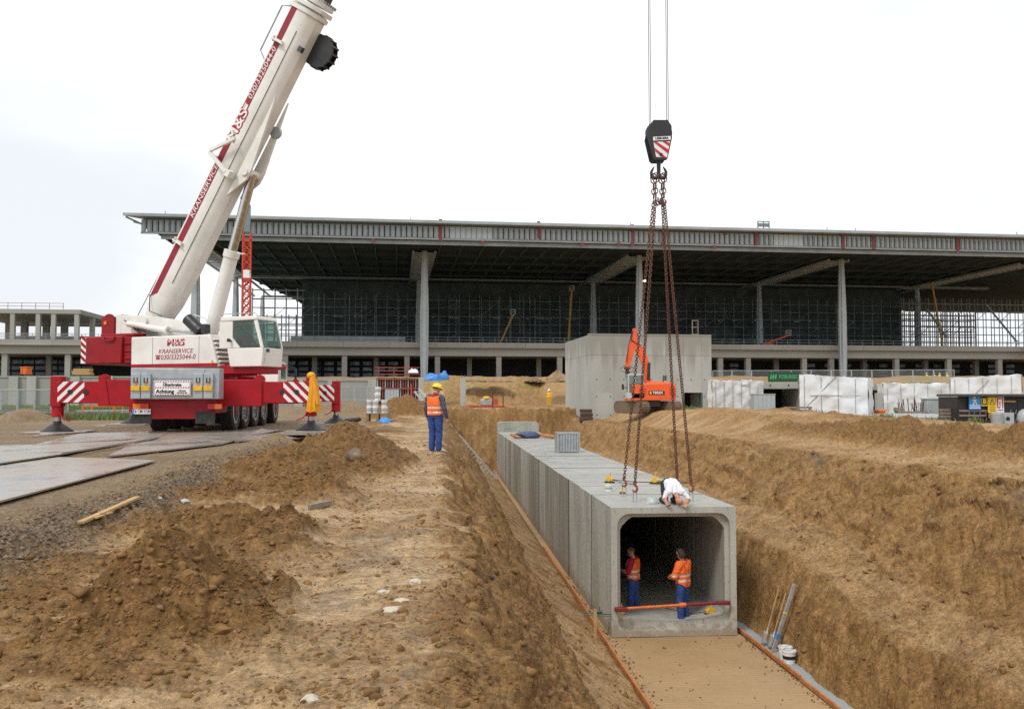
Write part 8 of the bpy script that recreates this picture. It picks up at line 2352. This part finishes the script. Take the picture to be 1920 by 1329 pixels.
# chain hoists in the mouth and on the roof
def hoist(loc, rz, label, cables, hang=False):
    t = thing('cable_puller', label, 'cable puller', loc, rz)
    MB().b2(-.13, .13, -.05, .05, .05, .16).build('body', 'yellow_steel', t, bevel=.02); m = MB(); m.lathe([(.075, -.07), (.075, .07)], 16, Matrix.Translation((0, 0, .12)) @ Matrix.Rotation(R(90), 4, 'X')); m.build('drum', 'yellow_steel', t, smooth=True)
    MB().tube((0, 0, .15), (.04, .0, .34), .016, n=8).build('lever', 'yellow_steel', t); MB().b2(-.16, .16, -.06, .06, 0, .045).build('base_plate', 'black_steel', t)
    for c in cables: MB().path(c, .012, 6).build('cable', 'black_steel', t)
    return t
hoist(TP(.33, .42, .37), TRZ + 1.3, 'yellow cable puller at the left side of the culvert mouth floor', [[(.1, 0, .1), (.3, .1, .05), (.5, .3, .03)]])
hoist(TP(CW - .50, .55, .36), TRZ + .2, 'yellow cable puller at the right side of the culvert mouth floor', [[(-.1, 0, .1), (-.4, .2, .02), (-.8, .9, .02)]])
q = gz(1143, 905, ZT); hoist((q.x, q.y, ZT), -.7, 'yellow cable puller on the culvert roof beside the left chains', [[(.1, 0, .1), (.5, -.1, .05), (1.15, -.25, .03)], [(.1, .05, .1), (.6, .5, .03), (1.2, 1.0, .02), (1.9, 1.5, .02)]])
q = gz(1168, 925, ZT); t = thing('yellow_clamp', 'small yellow wedge clamp on the culvert roof by the left chain eyes', 'clamp', (q.x, q.y, ZT), -.5)
MB().b2(-.10, .10, -.05, .05, .03, .09).build('wedge', 'yellow_steel', t, bevel=.02); MB().b2(-.08, .08, -.06, .06, 0, .028).build('shoe', 'black_steel', t)
q = gz(1228, 907, ZT); hoist((q.x, q.y, ZT), -.4, 'yellow cable puller on the culvert roof left of the kneeling person', [[(.1, 0, .1), (.5, .2, .05), (1.0, .45, .03)], [(.1, -.04, .08), (.5, -.3, .03), (.8, -.45, .02)]])
def bucket(loc, r_, h, label, mat2=None, tilt=0):
    t = thing('bucket', label, 'bucket', loc, .3)
    n = 22; m = MB(); m.lathe([(r_ * .82, 0), (r_, h), (r_ * 1.06, h), (r_ * 1.06, h - .03), (r_ * 1.03, h - .03), (r_ * .98, h - .002), (r_ * .80, .012)], n); b = m.build('shell', 'white_plastic', t, smooth=True)
    pts = [(r_ * 1.05 * math.cos(a), r_ * 1.05 * math.sin(a) * .55, h - .02 + r_ * .75 * math.sin(a) * .35) for a in [math.pi * i / 10 for i in range(11)]]
    MB().path(pts, .006, 5).build('handle', 'galv', t)
    if mat2: MB().lathe([(r_ * .905, h * .35), (r_ * .955, h * .62)], n).build('print_band', mat2, t)
    return t
q = gz(1141, 921, ZT); bucket((q.x, q.y, ZT), .12, .20, 'small white bucket standing on the culvert roof', 'sheet_grey')
o = lump('plastic_bag', 1223, 944, 23.2, .17, .13, .15, 'film', 'clear plastic bag on the culvert roof beside the kneeling person', 'bag', 22, .25); o.location.z = ZT + .012
# tools against the right trench face
def lean(px0, py0, Y0, dx, dy, dz): pass
fb = TP(3.72, -1.95, 0); 
def tool(t_, s_, label, kind, lean_t=.45, hgt_=1.35):
    b = TP(t_, s_, 0.03)
    top = b + AXR * lean_t + Vector((0, 0, hgt_)) + AXD * .12
    t = thing(kind, label, kind.replace('_', ' '), b); d = top - b; u = d.normalized()
    if kind == 'shovel':
        MB().tube(u * .30, d, .019, n=8).build('handle', 'wood', t, smooth=True)
        s_ = u.cross(AXR).normalized(); nrm_ = u.cross(s_)
        vs = []
        for j in range(6):
            f = j / 5; w_ = .125 * (1 - .55 * max(0, .45 - f) / .45)
            for i in range(5): a = (i - 2) / 2; vs.append(u * (f * .32) + s_ * w_ * a + nrm_ * (.03 * a * a))
        m = MB(); m.add(vs, [(j * 5 + i, j * 5 + i + 1, (j + 1) * 5 + i + 1, (j + 1) * 5 + i) for j in range(5) for i in range(4)]); o = m.build('blade', 'alu', t, smooth=True); sf = o.modifiers.new('t', 'SOLIDIFY'); sf.thickness = .006
        MB().tube(u * .28, u * .42, .026, n=8).build('socket', 'alu' , t)
    else:
        MB().bar((0, 0, 0), d, .05, .08).build('profile', 'alu', t); MB().bar(u * .30, u * .42, .056, .086).build('band', 'blue_plastic', t); MB().bar(u * .9, u * .93, .056, .086).build('vial', 'sign_yellow', t)
    return t
tool(3.40, -1.05, 'shovel with wooden handle and bright blade, left of the two leaning shovels', 'shovel')
tool(3.44, -1.35, 'shovel with wooden handle next to the long spirit level', 'shovel', .45, 1.25)
tool(3.42, -1.60, 'long aluminium spirit level leaning beside the shovels', 'spirit_level', .58, 1.5)
q = find(1485, 1128); t = thing('hand_tool', 'small tool with orange grip lying on the slope above the shovels', 'tool', q + Vector((0, 0, .03)), .6)
MB().tube((-.16, 0, .0), (.0, 0, .06), .022, n=8).build('grip', 'bar_orange', t); MB().tube((.0, 0, .06), (.15, .02, .14), .012, n=6).build('shank', 'black_steel', t); MB().box((.17, .02, .16), (.05, .10, .05)).build('head', 'black_steel', t)
for s_, t_, lab, b2 in ((-2.15, 3.50, 'open white bucket without print behind the printed one', None), (-2.45, 3.47, 'white bucket with dark printed band at the foot of the right slope', 'letter_black')):
    b = TP(t_, s_, 0.024); bucket(b, .15, .28, lab, b2)
# wood slips on the sand in front of the mouth
for t_, lab in ((.35, 'small orange wooden wedge under the left corner of the mouth'), (2.62, 'small orange wooden wedge under the right side of the mouth')):
    board('wooden_wedge', TP(t_, -.25, .0), TP(t_ + .03, .05, .0), .06, .02, 'wood_orange', lab, 'wedge')
# stacked material behind the left outrigger: orange frame with pipes
q = on(193, 776, 46); pr = thing('pipe_rack', 'orange steel frame holding grey pipes behind the rear left outrigger', 'rack', q, 0); w_ = 58 * 46 / F
for x in (-w_ / 2, w_ / 2):
    for y in (-.5, .5): MB().b2(x - .035, x + .035, y - .035, y + .035, 0, .62).build('post', 'bar_orange', pr)
for y in (-.5, .5):
    for z in (.04, .60): MB().b2(-w_ / 2 + .036, w_ / 2 - .036, y - .03, y + .03, z - .03, z + .03).build('rail', 'bar_orange', pr)
for i in range(6): MB().tube((-w_ / 2 - .5, -.38 + .15 * i, .15 + .09 * (i % 3)), (w_ / 2 + 1.2, -.38 + .15 * i, .17 + .09 * (i % 3)), .06, n=10).build('pipe', 'pipe_grey', pr)
q = on(135, 783, 44); t = thing('timber_pile', 'low pile of weathered timber beside the orange pipe rack', 'timber', q, .1)
for i in range(6): MB().box((.1 * (i % 2), -.3 + .2 * (i % 3), .1 + .17 * (i // 3)), (1.5, .16, .14), (0, 0, .05 * i)).build('baulk', 'wood_grey', t)
q = on(45, 771, 46); t = thing('water_trough', 'long low grey-blue sheet edging behind the earth heap at far left', 'edging', q, 0); MB().b2(-1.4, 2.2, -.05, .05, 0, .35).build('sheet', 'sheet_grey', t); MB().b2(-1.4, 2.2, -.07, .07, .35, .40).build('rim', 'pipe_grey', t)
